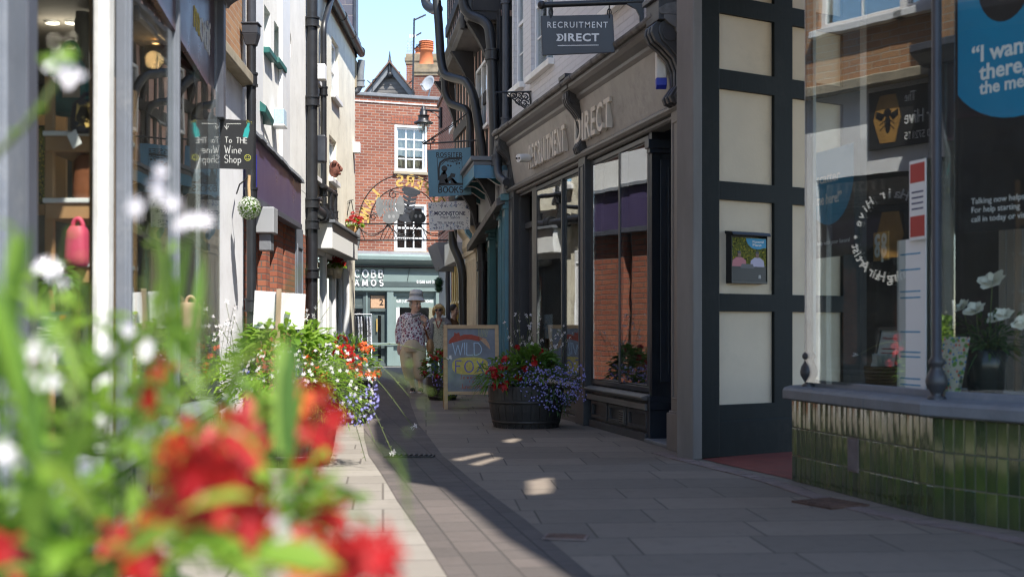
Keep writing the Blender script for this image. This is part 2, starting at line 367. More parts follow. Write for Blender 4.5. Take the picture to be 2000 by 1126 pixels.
# stone, brick, render
paint('white_render', (.84,.825,.78), .85, .08, 2, .5, 30, .5, (.42,.38,.32))
paint('white_wall', (.82,.82,.84), .8, .07, 2, .4, 40, .4, (.45,.42,.38))
paint('cream_render', (.78,.735,.60), .85, .12, 2, .6, 25, .7, (.35,.29,.2))
paint('flaky_cream', (.70,.65,.52), .9, .2, 5, .9, 18, .8, (.25,.19,.13))
brickmat('red_brick', (.35,.125,.07), (.21,.065,.042), (.40,.34,.28), .225, .075, .009, (.07,.035,.035), stain=.6)
brickmat('orange_brick', (.38,.14,.08), (.30,.09,.055), (.16,.13,.11), .225, .078, .009, (.20,.05,.035), stain=.08, bump=.9)
brickmat('buff_brick', (.47,.27,.14), (.38,.19,.10), (.42,.37,.3), .225, .075, .007, (.22,.10,.07), stain=.2)
brickmat('old_brick', (.24,.09,.06), (.15,.06,.045), (.24,.2,.16), .225, .075, .008, (.07,.04,.035), stain=.5)
brickmat('painted_brick', (.68,.66,.66), (.66,.64,.65), (.6,.58,.58), .23, .078, .006, None, True, .9, .12, rough=.75)
brickmat('slate', (.10,.105,.13), (.16,.14,.17), (.25,.22,.2), .42, .22, .008, (.05,.055,.07), stain=.2, rough=.55)
paint('stone_ledge', (.34,.29,.21), .9, .2, 6, .7, 30, .7, (.1,.085,.06))
paint('terracotta', (.52,.15,.055), .75, .12, 5, .3, 40)
paint('lead', (.16,.17,.185), .55, .2, 5, .4, 30, .5, (.3,.29,.28))
paint('roof_tile', (.17,.10,.075), .9, .3, 9, .7, 25, .5, (.25,.2,.1))
# painted joinery
paint('graphite_paint', (.045,.046,.05), .38, .12, 4, .12, 50, .25, (.16,.145,.13))
paint('fascia_taupe', (.34,.32,.295), .5, .22, 2, .3, 40, .7, (.10,.095,.09))
paint('taupe_moulding', (.145,.14,.135), .42, .15, 4, .25, 40, .35, (.28,.25,.22))
paint('worn_cornice', (.13,.125,.12), .7, .5, 9, .8, 30, .8, (.34,.3,.27))
paint('navy_paint', (.014,.02,.03), .35, .15, 4, .15, 50, .2, (.08,.08,.08))
paint('black_green_timber', (.010,.013,.013), .65, .3, 5, .4, 30, .35, (.05,.047,.043), spec=.25, grain=(1,1,.2))
paint('beige_panel', (.64,.53,.395), .75, .08, 1.5, .3, 45, .4, (.36,.30,.23))
paint('black_timber', (.028,.026,.026), .7, .3, 4, .6, 20, .4, (.09,.08,.07), grain=(1,1,.15))
paint('old_timber', (.12,.115,.11), .8, .4, 5, .8, 18, .6, (.16,.14,.12), grain=(.3,1,1))
paint('pink_plaster', (.66,.44,.37), .85, .1, 3, .4, 35, .25, (.35,.24,.2))
paint('teal_paint', (.085,.22,.27), .42, .12, 4, .2, 40, .25, (.16,.19,.19))
paint('dark_teal', (.03,.115,.125), .45, .15, 4, .2, 40)
paint('bright_blue_paint', (.09,.24,.36), .5, .12, 4, .2, 40, .3, (.2,.24,.25))
paint('sage_paint', (.19,.25,.24), .42, .06, 3, .1, 40, .1, (.12,.13,.12))
paint('dark_sage', (.075,.10,.10), .45, .1, 3, .1, 40)
paint('cream_paint', (.60,.50,.36), .6, .1, 3, .3, 40, .4, (.25,.19,.13))
paint('white_paint', (.8,.8,.8), .45, .04, 3, .12, 50, .12, (.5,.47,.42))
paint('greyblue_paint', (.16,.175,.205), .5, .12, 4, .25, 40, .35, (.5,.49,.47))
paint('slate_blue_paint', (.085,.09,.112), .42, .14, 4, .15, 40, .2, (.2,.2,.22))
paint('peeling_white', (.72,.71,.68), .6, .1, 4, .6, 22, .35, (.30,.27,.22))
paint('black_iron', (.016,.017,.02), .4, .25, 6, .3, 40, .3, (.06,.055,.05))
paint('blue_iron', (.045,.05,.062), .42, .2, 6, .3, 40, .3, (.1,.095,.09))
paint('grey_iron', (.2,.21,.22), .5, .2, 6, .3, 40, .5, (.1,.08,.06))
paint('purple_board', (.08,.062,.135), .3, .1, 2, .02, 30, 0, spec=.5)
paint('royal_blue', (.02,.04,.45), .4)
paint('black_board', (.022,.022,.024), .5, .15, 6, .1, 60)
paint('sign_charcoal', (.035,.034,.042), .4, .08, 4, .06, 60)
paint('gold_paint', (.62,.42,.13), .45, .1, 5, .1, 40)
paint('hex_gold', (.40,.22,.06), .5, .3, 5, .1, 40)
paint('letter_greige', (.64,.59,.52), .55, .08, 5, .1, 40, .3, (.3,.27,.23))
paint('letter_white', (.8,.8,.8), .5, .02)
paint('chalk_white', (.72,.72,.70), .9, .12, 60)
paint('sign_blue', (.10,.22,.29), .5, .06, 4, .1, 40)
paint('sign_white', (.75,.75,.76), .5, .03)
paint('ink_blue', (.035,.08,.30), .5, .2, 30)
paint('ink_navy', (.02,.03,.10), .5)
paint('chalk_slate', (.21,.23,.26), .85, .25, 5, .1, 60, .3, (.28,.29,.3))
paint('pale_wood', (.50,.34,.18), .6, .18, 5, .2, 30, .2, (.3,.18,.08), grain=(.3,1,4))
paint('stake_wood', (.45,.32,.22), .75, .2, 5, .3, 40, grain=(1,1,.15))
paint('rust_red', (.36,.075,.045), .8, .2, 20)
paint('chalk_yellow', (.55,.45,.12), .9, .2, 30)
paint('chalk_blue', (.42,.55,.66), .9, .2, 40)
paint('chalk_violet', (.16,.15,.42), .9, .2, 40)
paint('chalk_tan', (.5,.32,.2), .9, .2, 40)
paint('wine_teal', (.02,.32,.31), .6)
paint('lime_yellow', (.55,.55,.08), .6)
paint('barrel_black', (.022,.021,.021), .55, .3, 6, .5, 25, .5, (.07,.06,.05), grain=(2,2,.25))
paint('barrel_hoop', (.035,.032,.03), .5, .3, 8, .3, 40, .4, (.09,.05,.03), metal=.3)
paint('soil', (.035,.025,.018), .95, .4, 20, .8, 60)
paint('red_tile', (.21,.045,.03), .7, .25, 8, .3, 40, .4, (.09,.05,.04))
paint('kerb_brown', (.20,.15,.135), .85, .25, 7, .5, 60, .4, (.09,.075,.07))
paint('cast_rust', (.13,.075,.055), .7, .4, 10, .5, 60, .5, (.03,.025,.02), metal=.3)
paint('dark_hole', (.006,.006,.006), .9)
# shop interiors and goods
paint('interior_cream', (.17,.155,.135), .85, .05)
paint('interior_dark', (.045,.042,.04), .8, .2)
paint('interior_floor', (.12,.09,.065), .5, .2)
paint('slat_beige', (.22,.19,.155), .6, .1, 3, .1, 40)
paint('oak_furniture', (.42,.24,.11), .5, .15, 4, .15, 30, grain=(1,1,.2))
paint('teal_fabric', (.01,.10,.085), .8, .2, 30, .4, 90)
paint('navy_fabric', (.012,.015,.03), .75, .2, 30, .4, 90)
paint('tan_leather', (.22,.075,.03), .5, .2, 10, .3, 60)
paint('pink_fabric', (.55,.06,.12), .6, .1, 10)
paint('kraft_card', (.40,.28,.19), .8, .08)
paint('paper', (.74,.73,.70), .8, .03)
paint('print_blue', (.0,.22,.40), .5, .02)
paint('print_black', (.012,.011,.012), .45, .05)
paint('print_navy', (.012,.03,.10), .5, .05)
paint('print_red', (.42,.05,.04), .6, .05)
paint('print_orange', (.65,.14,.03), .6)
paint('print_green', (.12,.22,.05), .6, .5, 30)
paint('wicker', (.15,.085,.04), .8, .3, 40, .8, 60)
paint('rose_white', (.72,.68,.55), .6, .06)
paint('vase_black', (.015,.018,.015), .25, .1)
paint('tile_grout', (.17,.16,.11), .9, .2)
paint('plastic_white', (.75,.75,.73), .4, .03)
paint('plastic_black', (.012,.012,.014), .35, .1)
paint('dish_grey', (.33,.34,.35), .5, .06)
paint('aluminium', (.55,.56,.58), .35, .1, metal=.8)
# people
paint('skin', (.66,.42,.32), .5, .06, 20, .05, 60)
paint('grey_hat', (.72,.69,.67), .85, .06, 20, .4, 150)
paint('khaki_cloth', (.60,.49,.33), .85, .08, 8, .5, 25)
paint('grey_hair', (.45,.42,.38), .6, .2, 40, .6, 60)
paint('blond_hair', (.66,.45,.19), .5, .25, 40, .6, 60)
paint('dark_hair', (.03,.02,.015), .5, .25, 40, .6, 60)
paint('grey_cardigan', (.30,.28,.28), .9, .08, 10, .5, 90)
paint('denim', (.07,.11,.20), .85, .15, 20, .3, 90)
paint('shoe_green', (.045,.09,.035), .7, .15, 20)
paint('shoe_dark', (.015,.02,.018), .7)
paint('brown_jacket', (.13,.065,.025), .8, .2, 12)
paint('scarf_teal', (.02,.17,.22), .8, .1)
paint('lips', (.38,.10,.09), .5)
paint('eye_dark', (.02,.015,.012), .3)
def floral(name, ground, spots):
    n = N(name); v = n.coord(); c = ground
    for i, (col, sc, th) in enumerate(spots):
        q = n.n('ShaderNodeTexVoronoi'); q.inputs['Scale'].default_value = sc; q.inputs['Randomness'].default_value = 1
        mp = n.n('ShaderNodeVectorMath', operation='ADD'); mp.inputs[1].default_value = (3.1*i, 1.7*i, 7.3*i); n.l(v, mp.inputs[0])
        wv = n.n('ShaderNodeTexNoise'); wv.inputs['Scale'].default_value = sc*1.5; n.l(v, wv.inputs[0]); sc_ = n.n('ShaderNodeVectorMath', operation='SCALE'); n.l(wv.outputs[1], sc_.inputs[0]); sc_.inputs['Scale'].default_value = .5/sc
        ad = n.n('ShaderNodeVectorMath', operation='ADD'); n.l(mp.outputs[0], ad.inputs[0]); n.l(sc_.outputs[0], ad.inputs[1]); n.l(ad.outputs[0], q.inputs[0])
        c = n.mix(n.ramp(q.outputs['Distance'], th, th*.75), c, col)
    n.pbr(c, .85, 0, n.bump(n.noise(v, 14, 4), .5, .02), .2); return n.m
floral('floral_shirt', (.78,.74,.76), [((.30,.06,.12), 22, .42), ((.10,.09,.13), 26, .36), ((.42,.30,.34), 34, .32), ((.22,.02,.06), 30, .26)])
floral('floral_dress', (.64,.62,.48), [((.20,.20,.12), 40, .36), ((.62,.60,.5), 50, .3)])
floral('magazine_print', (.45,.42,.32), [((.12,.25,.05), 28, .4), ((.5,.06,.04), 36, .3), ((.05,.15,.35), 45, .3)])
floral('photo_green', (.10,.11,.025), [((.32,.26,.03), 60, .4), ((.02,.02,.012), 40, .3)])
floral('clothes_print', (.5,.5,.52), [((.02,.02,.025), 26, .5), ((.4,.36,.1), 40, .2)])
glassmat('shop_glass', .09)
glassmat('bay_glass', .20, (.9,.95,.94))
glassmat('clear_glass', .04, (.95,.97,.96))
glassmat('office_glass', .24, (.85,.9,.92), .03, .05)
glassmat('house_glass', .10, (.7,.75,.75), .05, .04)
# plants
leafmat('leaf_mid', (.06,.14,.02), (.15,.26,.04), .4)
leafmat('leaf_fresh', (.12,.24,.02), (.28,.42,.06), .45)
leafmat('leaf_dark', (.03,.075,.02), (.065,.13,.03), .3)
leafmat('stem_green', (.10,.14,.04), (.16,.19,.06), .2)
leafmat('petal_red', (.30,.004,.006), (.44,.010,.008), .15, .5, (.5,.01,.01))
leafmat('petal_orange', (.62,.08,.02), (.66,.16,.03), .25, .5, (.8,.15,.03))
leafmat('petal_white', (.78,.76,.76), (.8,.72,.76), .3, .5, (.8,.78,.78))
leafmat('petal_lobelia', (.20,.19,.60), (.36,.34,.78), .25, .5, (.4,.38,.8))
leafmat('petal_violet', (.25,.12,.45), (.45,.3,.62), .25, .5)
leafmat('topiary_white', (.75,.74,.72), (.55,.6,.5), .2)
leafmat('topiary_dark', (.015,.06,.03), (.04,.12,.06), .2)
# ------------------------------------------------------------------ facades
class Fac:
    "a street front: x runs left to right seen from the lane, -y points out to the lane, z up"
    def __init__(s, name, label, cat, p0, p1, group=None):
        s.p0 = Vector((p0[0], p0[1])); s.p1 = Vector((p1[0], p1[1])); d = s.p1 - s.p0
        s.L = d.length; s.d = d / s.L; s.rz = math.atan2(d.y, d.x); s.n = Vector((s.d.y, -s.d.x))
        s.root = thing(name, label, cat, (p0[0], p0[1], 0), s.rz, group)
    def u(s, px, out=0):
        k = (px - 1000) / F; a = s.p0 + s.n * out
        # a + d*u = Y*(k,1)
        return (k * a.y - a.x) / (s.d.x - k * s.d.y)
    def Y(s, px, out=0): return (s.p0 + s.n * out + s.d * s.u(px, out)).y
    def z(s, px, py, out=0): return CZ - (py - HOR) / F * s.Y(px, out)
    def uz(s, px, py, out=0): return s.u(px, out), s.z(px, py, out)
    def w(s, u, out, z):
        q = s.p0 + s.d * u + s.n * out; return Vector((q.x, q.y, z))

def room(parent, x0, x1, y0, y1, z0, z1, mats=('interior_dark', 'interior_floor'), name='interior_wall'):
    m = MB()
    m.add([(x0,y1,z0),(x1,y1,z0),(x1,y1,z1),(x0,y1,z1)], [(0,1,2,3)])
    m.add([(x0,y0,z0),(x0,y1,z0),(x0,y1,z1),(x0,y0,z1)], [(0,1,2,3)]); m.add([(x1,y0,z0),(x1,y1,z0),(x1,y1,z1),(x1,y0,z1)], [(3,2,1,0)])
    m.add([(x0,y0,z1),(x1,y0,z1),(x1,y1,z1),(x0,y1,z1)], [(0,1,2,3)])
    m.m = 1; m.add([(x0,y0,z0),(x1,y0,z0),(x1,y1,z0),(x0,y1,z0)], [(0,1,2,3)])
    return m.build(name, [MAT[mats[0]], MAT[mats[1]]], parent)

def sash(parent, x0, x1, z0, z1, y, nx=2, ny=4, mat='white_paint', fw=.06, bar=.022, sill=True, sillmat=None, depth=.07, pane='house_glass', curtain=None):
    "a window set at depth y in its opening: frame > pane, sill"
    m = MB(); m.frame(x0, x1, z0, z1, fw, y, y+depth)
    zm = (z0+z1)/2; m.box(x0+fw, x1-fw, y+.01, y+depth-.01, zm-.025, zm+.025)
    for i in range(1, nx): xx = x0+fw + (x1-x0-2*fw)*i/nx; m.box(xx-bar/2, xx+bar/2, y+.018, y+depth-.018, z0+fw, z1-fw)
    for j in range(1, ny):
        zz = z0+fw + (z1-z0-2*fw)*j/ny
        if abs(zz-zm) > .04: m.box(x0+fw, x1-fw, y+.02, y+depth-.02, zz-bar/2, zz+bar/2)
    f = m.build('window', MAT[mat], parent, .004)
    MB().box(x0+fw*.5, x1-fw*.5, y+depth*.5-.003, y+depth*.5+.003, z0+fw*.5, z1-fw*.5).build('pane', MAT[pane], f)
    if sill:
        MB().box(x0-.06, x1+.06, -.075, y+.03, z0-.085, z0-.004).build('sill', MAT[sillmat or mat], f, .008)
    if curtain:
        q = MB(); n = 24
        for i in range(n):
            a = x0+(x1-x0)*i/n; b = x0+(x1-x0)*(i+1)/n; o = .02*math.sin(i*2.1); o2 = .02*math.sin((i+1)*2.1)
            q.add([(a,y+.16+o,z0),(b,y+.16+o2,z0),(b,y+.16+o2,z1),(a,y+.16+o,z1)], [(0,1,2,3)])
        q.build('curtain', MAT[curtain], f)
    return f

def pipe(parent, pts, r=.045, mat='black_iron', collars=(), name='drainpipe', smooth=True, brackets=()):
    m = MB(); P = catmull(pts, 5) if smooth and len(pts) > 2 else pts
    m.tube(P, r, 12)
    for c in collars:
        a, d = Vector(c[0]), Vector(c[1]).normalized()
        m.tube([a-d*.05, a+d*.05], r*1.28, 12); m.tube([a-d*.075, a-d*.05], r*1.42, 12); m.tube([a+d*.05, a+d*.065], r*1.4, 12)
    return m.build(name, MAT[mat], parent)
def elbow(pts, rad=.1, k=4):
    "straight runs with rounded corners"
    P = [Vector(p) for p in pts]; out = [P[0]]
    for i in range(1, len(P)-1):
        a = (P[i-1]-P[i]); b = (P[i+1]-P[i]); r = min(rad, a.length*.45, b.length*.45)
        s, e = P[i]+a.normalized()*r, P[i]+b.normalized()*r
        for j in range(k+1):
            t = j/k; out.append(s*(1-t)**2 + P[i]*2*t*(1-t) + e*t*t)
    out.append(P[-1]); return out

# ------------------------------------------------------------------ ground
def sheet(name, pts, z, m, kind='structure', sub=False):
    o = MB().add([(x, y, z) for x, y in pts], [list(range(len(pts)))]).build(name, MAT[m] if isinstance(m, str) else m)
    tag(o, kind=kind); return o
slabs('slab_brown', (.24,.196,.156), (.16,.133,.108), (.05,.043,.036), .86, .47, R(-4), .006)
slabs('slab_sand', (.27,.245,.212), (.205,.182,.155), (.085,.072,.06), .66, .40, R(-6), .008, stain=.5)
slabs('sett_strip', (.125,.103,.092), (.085,.073,.066), (.05,.044,.04), .30, .198, R(-100.4), .006, .5, stain=.6, bump=.7)
slabs('ground_far', (.2,.19,.17), (.18,.17,.15), (.1,.09,.08), .6, .4, 0)
sheet('ground', [(-60,-40),(60,-40),(60,120),(-60,120)], -.012, 'ground_far')
LE = [(.2,2.6),(-.27,5.19),(-.47,6.3),(-.70,7.5),(-.92,8.75),(-1.185,10.16),(-1.42,11.8),(-1.62,13.4),(-1.95,16.5),(-2.3,20),(-2.75,25),(-3.2,31),(-3.3,32.4)]
RE = [(.83,2.6),(.346,5.19),(.068,6.77),(-.28,8.51),(-.576,10.16),(-.82,12.0),(-1.02,13.4),(-1.35,16.5),(-1.7,20),(-2.15,25),(-2.6,31),(-2.7,32.4)]
sheet('pavement', [(-1.0,-6),(.2,-6)] + LE + [(-6,33),(-6,-6)], -.004, 'slab_sand')
sheet('pavement', [(.83,-6)] + RE + [(0,35.5),(6,36),(8,-6)], 0, 'slab_brown')
m = MB()
for a in range(len(LE)-1):
    l0, l1 = LE[a], LE[a+1]
    r0 = RE[min(a, len(RE)-1)]; r1 = RE[min(a+1, len(RE)-1)]
L2_ = LE[::-1]
o = MB().add([(x,y,-.0005) for x,y in RE + L2_], [list(range(len(RE)+len(LE)))]).build('road', MAT['sett_strip']); tag(o, kind='structure')
sheet('road_near', [(.2,-6),(.83,-6),(.83,2.6),(.2,2.6)], -.0005, 'sett_strip')
sheet('porch_floor', [(1.62,9.5),(1.96,8.45),(2.5,8.6),(3.4,9.2),(3.4,11.0),(2.35,10.42),(1.52,9.85)], .004, 'red_tile')
sheet('porch_floor', [(2.4,6.78),(2.66,6.30),(3.0,5.2),(3.4,3.5),(5,3.5),(5,8),(2.9,8)], .004, 'red_tile')
# border course of darker setts along the shop fronts
brd = brickmat('border_setts', (.17,.12,.105), (.135,.10,.09), (.05,.045,.04), .22, .11, .008)
m = MB(); rb = random.Random(5)
path = [(1.30,10.35),(1.42,9.85),(1.60,9.25),(1.80,8.55),(1.86,8.25),(2.02,7.35),(2.22,6.78),(2.50,6.25),(2.86,5.25),(3.3,3.6)]
P = catmull([(x,y,0) for x,y in path], 8)
acc = 0
for i in range(len(P)-1):
    a, b = P[i], P[i+1]; d = (b-a); ln = d.length
    if ln < 1e-4: continue
    d.normalize(); nrm = Vector((d.y*-1, d.x, 0)); nrm = -nrm if nrm.x > 0 else nrm
    k = max(1, round(ln/.2))
    for j in range(k):
        s0 = a + d*ln*j/k + d*.004; s1 = a + d*ln*(j+1)/k - d*.004; h = .005+rb.random()*.004
        q = [s0+nrm*.01, s1+nrm*.01, s1+nrm*.135, s0+nrm*.135]
        if (q[1]-q[0]).cross(q[3]-q[0]).z < 0: q = q[::-1]
        m.platez([(v.x, v.y) for v in q], .001, h)
o = m.build('kerb', MAT['kerb_brown']); tag(o, kind='structure')

def grate(name, label, c, ax, w, l, n, group=None, frame=.02, mat='cast_rust'):
    t = thing(name, label, 'drain grate', (c[0], c[1], .006), ax, group)
    MB().frame(-w/2, w/2, -l/2, l/2, frame, 0, .02).build('frame', MAT[mat], t, rot=(R(90),0,0)).location = (0,0,-.014)
    m = MB()
    for i in range(n):
        x = -w/2+frame + (w-2*frame)*(i+.5)/n; m.box(x-.009, x+.009, -l/2+frame, l/2-frame, -.006, .012)
    m.build('bars', MAT[mat], t, .003)
    MB().box(-w/2+.002, w/2-.002, -l/2+.002, l/2-.002, -.004, -.001).build('pit', MAT['dark_hole'], t); return t
g = gp(800, 891); grate('drain_grate', 'narrow iron drain grate across the dark paved strip', (g[0], g[1]), R(-3), .40, .17, 9, frame=.016, mat='barrel_hoop')
g = gp(1628, 984); grate('drain_grate', 'rusty square gully grate at the foot of the green tiled shop base', (g[0]-.02, g[1]), R(-62), .34, .30, 8)
g = gp(1105, 1050); t = thing('utility_cover', 'small rusty utility cover set flush in the shaded slabs', 'utility cover', (g[0], g[1], .004), R(-10))
MB().box(-.11,.11,-.075,.075,0,.006).build('cover_frame', MAT['kerb_brown'], t)
m = MB().box(-.095,.095,-.06,.06,.006,.009)
for i in range(5): m.box(-.08+.035*i,-.06+.035*i,-.045,.045,.009,.012)
m.build('cover_plate', MAT['cast_rust'], t)
# ------------------------------------------------------------------ right side: recruitment office
A = Fac('recruitment_office', 'shop with dark grey front and white painted brick upper floor under a long cornice', 'shop building', (0.0, 16.9), (1.50, 10.3)); r = A.root
DG, TP = MAT['graphite_paint'], MAT['taupe_moulding']
uw = [A.u(x) for x in (1005, 1010, 1036, 1044, 1096, 1131, 1137, 1150, 1155, 1208, 1264, 1268)]
D0, D1 = A.u(1269), A.L - .34
up1 = [A.u(x) for x in (1003, 1023, 1037, 1080)]
def zz(px, py, out=0): return A.z(px, py, out)
wz = 4.3
wins = [(up1[0], up1[1]-.02, wz, wz+1.75), (up1[2], up1[3], wz-.02, wz+1.75), (4.35, 5.25, wz, wz+1.75)]
MB().wall(0, A.L+.02, 3.5, 8.4, 0, .28, wins).build('wall', MAT['painted_brick'], r)
for a,b,c,d in wins: sash(r, a, b, c, d, .05, 2, 4, 'white_paint', .055, sillmat='white_render', curtain='white_paint')
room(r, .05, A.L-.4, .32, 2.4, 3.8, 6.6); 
MB().box(-.1, A.L+.1, -.3, 4, 8.4, 8.5).build('roof', MAT['roof_tile'], r)
paint('worn_taupe', (.175,.16,.15), .5, .25, 3, .3, 40, .5, (.12,.10,.09), grain=(1,1,.2))
# front wall of the shop: stallriser, fascia board
holes = [(uw[1], uw[2], -.1, 2.86), (uw[3], uw[5], .44, 2.86), (uw[8], uw[10], .44, 2.86), (D0, D1, -.1, 2.9)]
m = MB().wall(0, A.L, 0, 2.92, .02, .14, holes); m.build('shop_front', DG, r, .004)
def shopwin(x0, x1, xm, z0, z1, yaw):
    m = MB(); m.frame(x0, x1, z0, z1, .05, .015, .10); m.box(xm-.025, xm+.025, .005, .095, z0+.05, z1-.05)
    m.frame(x0+.05, xm-.025, z0+.05, z1-.05, .018, .03, .08); m.frame(xm+.025, x1-.05, z0+.05, z1-.05, .018, .03, .08)
    f = m.build('shop_window', MAT['navy_paint'], r, .006)
    for a, b in ((x0+.045, xm-.02), (xm+.02, x1-.045)): MB().box(-(b-a)/2, (b-a)/2, -.003, .003, z0+.06, z1-.06).build('pane', MAT['office_glass'], f, loc=((a+b)/2, .056, 0), rot=(0,0,yaw))
    s = MB(); s.profx([(.015,z0-.012),(.015,z0-.07),(-.05,z0-.07),(-.075,z0-.05),(-.075,z0-.035)], x0-.05, x1+.05); s.box(x0-.05,x1+.05,-.04,.02,z0-.16,z0-.10)
    s.build('sill', TP, f, .006)
    return f
shopwin(uw[3], uw[5], uw[4], .45, 2.84, R(3)); shopwin(uw[8], uw[10], uw[9], .45, 2.84, R(6))
# panelled stall riser
for (a, b) in ((uw[3], uw[5]), (uw[8], uw[10]+.03)):
    m = MB(); n = 3 if b-a > 1.6 else 2; wd = (b-a)/n
    for i in range(n): m.frame(a+wd*i+.03, a+wd*(i+1)-.03, .10, .28, .035, -.012, .02)
    m.box(a, b, -.03, .02, 0, .075); m.build('stall_riser', DG, r, .004)
q = A.uz(1212, 815, .02); m = MB().box(q[0]-.07, q[0]+.07, -.016, .02, .11, .24); m.build('vent_plate', MAT['taupe_moulding'], r, .003)
m = MB()
for i in range(5): m.box(q[0]-.055, q[0]+.055, -.021, -.015, .125+.022*i, .135+.022*i)
m.build('vent_slot', MAT['dark_hole'], r)
# door at the far end, recessed entrance at the near end
m = MB(); m.box(uw[1]+.02, uw[2]-.02, .16, .2, 0, 2.4); m.frame(uw[1], uw[2], -.02, 2.86, .04, .03, .17); m.box(uw[1]+.03, uw[2]-.03, .1, .16, 2.38, 2.46)
for z0, z1 in ((.15,.8),(.95,2.25)): m.frame(uw[1]+.12, uw[2]-.12, z0, z1, .035, .145, .165)
d = m.build('door', MAT['graphite_paint'], r, .004)
MB().ball((uw[2]-.14, .13, 1.05), .03, 8).build('handle', MAT['aluminium'], d)
dx = D0+.0
m = MB(); m.box(dx-.055, dx+.0, .02, .9, 0, 2.9)      # return of the window into the entrance
for z0, z1 in ((.55, 2.6),): m.box(dx, dx+.016, .10, .82, z0, z1)
for z0, z1 in ((.55, 2.6),): m.box(dx+.016, dx+.022, .17, .75, z0+.07, z1-.07)
m.box(dx-.06, dx+.03, -.01, .92, 0, .30); m.box(dx-.06, dx+.045, -.02, .92, .30, .37); m.box(dx-.06, dx+.03, -.015, .92, .37, .42)
m.box(dx-.06, dx+.03, -.01, .92, 2.66, 2.70); m.box(dx-.06, dx+.055, -.03, .92, 2.70, 2.78)
m.build('entrance_return', MAT['navy_paint'], r, .006)
m = MB(); m.box(D0, D1+.02, .88, .93, 0, 2.6); m.frame(D0+.06, D1-.02, .1, 2.5, .09, .85, .9); d = m.build('door', MAT['navy_paint'], r, .004)
MB().box(D0+.14, D1-.1, .885, .879, .9, 2.3).build('pane', MAT['office_glass'], d); MB().tube([(D1-.1,.8,1.0),(D1-.1,.8,1.25)], .012).build('handle', MAT['aluminium'], d)
MB().box(D0-.02, D1+.1, -.05, .95, 0, .035).build('threshold', MAT['lead'], r, .008)
MB().box(D0-.1, D1+.3, .14, 1.0, 2.9, 2.93).build('entrance_ceiling', MAT['taupe_moulding'], r)
# pilasters and console brackets
def console(x, w, sc=1.0, top=3.72):
    c = MB(); P = []
    prof = [(-.02,2.98),(-.05,2.93),(-.10,2.95),(-.115,3.0),(-.09,3.05),(-.06,3.10),(-.06,3.22),(-.09,3.32),(-.15,3.40),(-.21,3.46),(-.235,3.53),(-.23,3.58),(-.20,3.62),(.02,3.62)]
    prof = [(y*sc, z) for y, z in prof]
    c.profx(prof[::-1], x-w/2, x+w/2)
    for k in (-.32, 0, .32):
        pr = [(y*sc-.012 if 0 < i < len(prof)-1 else y, z) for i, (y, z) in enumerate(prof)]
        c.profx(pr[::-1], x+k*w-w*.09, x+k*w+w*.09)
    c.box(x-w*.62, x+w*.62, -.245*sc, .02, 3.622, top); c.box(x-w*.7, x+w*.7, -.27*sc, .02, top, top+.045)
    for sd in (-1, 1): c.tube([(x+sd*w*.5, -.15*sc, 3.52), (x+sd*(w*.5+.012), -.15*sc, 3.52)], .06*sc, 14); c.tube([(x+sd*w*.5, -.05*sc, 2.99), (x+sd*(w*.5+.012), -.05*sc, 2.99)], .045, 12)
    return c.build('console_bracket', MAT['graphite_paint'], r, .005)
def pilaster(x, w, out, mat, zt=2.94, basew=1.25, zb=.30):
    m = MB(); m.box(x-w/2, x+w/2, -out, .03, zb, zt); m.box(x-w*basew/2, x+w*basew/2, -out-.025, .03, 0, zb-.02); m.box(x-w*(basew*.5+.5)/2, x+w*(basew*.5+.5)/2, -out-.012, .03, zb-.02, zb)
    m.frame(x-w*.36, x+w*.36, zb+.1, zt-.12, .02, -out-.010, -out+.01)
    return m.build('pilaster', mat, r, .006)
pilaster((uw[6]+uw[7])/2, uw[7]-uw[6], .045, DG); pilaster((0+uw[1])/2, uw[1]-.02, .05, DG)
xe = A.L-.17; pilaster(xe, .30, .06, MAT['worn_taupe'], basew=1.3, zb=.34)
console(xe, .26, 1.15, 3.80); console((uw[6]+uw[7])/2, .19, 1.0, 3.74); console(.12, .19, 1.0, 3.70)
# sign board, mouldings, cornice
MB().add([(0,-.012,2.98),(A.L,-.012,2.98),(A.L,-.10,3.52),(0,-.10,3.52)], [(0,1,2,3)]).add([(0,.03,2.98),(A.L,.03,2.98),(A.L,.03,3.52),(0,.03,3.52)], [(3,2,1,0)]).build('fascia_board', MAT['fascia_taupe'], r)
m = MB(); m.profx([(.03,2.90),(-.06,2.90),(-.085,2.925),(-.085,2.95),(-.05,2.965),(-.03,2.985),(.03,2.985)][::-1], 0, A.L)
m.profx([(.14,2.855),(.0,2.855),(-.02,2.87),(-.02,2.895),(.14,2.895)][::-1], 0, A.L); m.build('lower_moulding', TP, r, .003)
m = MB(); m.profx([(.03,3.50),(-.10,3.50),(-.13,3.53),(-.135,3.56),(-.20,3.60),(-.235,3.63),(-.235,3.665),(.03,3.665)][::-1], 0, A.L); m.build('upper_moulding', TP, r, .003)
m = MB(); rr = random.Random(3); k = 34
for i in range(k):
    a, b = A.L*i/k, A.L*(i+1)/k; j = rr.uniform(-.006,.006); t = rr.uniform(-.006,.01)
    m.profx([(.03,3.665),(-.27+j,3.668),(-.285+j,3.69),(-.285+j,3.715),(-.22,3.745+t),(.03,3.80+t)][::-1], a+.0015, b-.0015)
m.build('cornice', MAT['worn_cornice'], r, .004)
def fascia_y(z): return -.012 - .088*(z-2.98)/.54
zt = 3.06; hL = .30
ua, ub = A.u(1046), A.u(1118); uc, ud = A.u(1137), A.u(1208)
def letter_part(t, x0, x1):
    m = MB(); m.text(t, x0, zt, hL, -.065, .03, x1-x0, bold=.012, spacing=1.12); return m.build('lettering', MAT['letter_greige'], r, .0015)
letter_part('RECRUITMENT', ua, ub); letter_part('DIRECT', uc, ud)
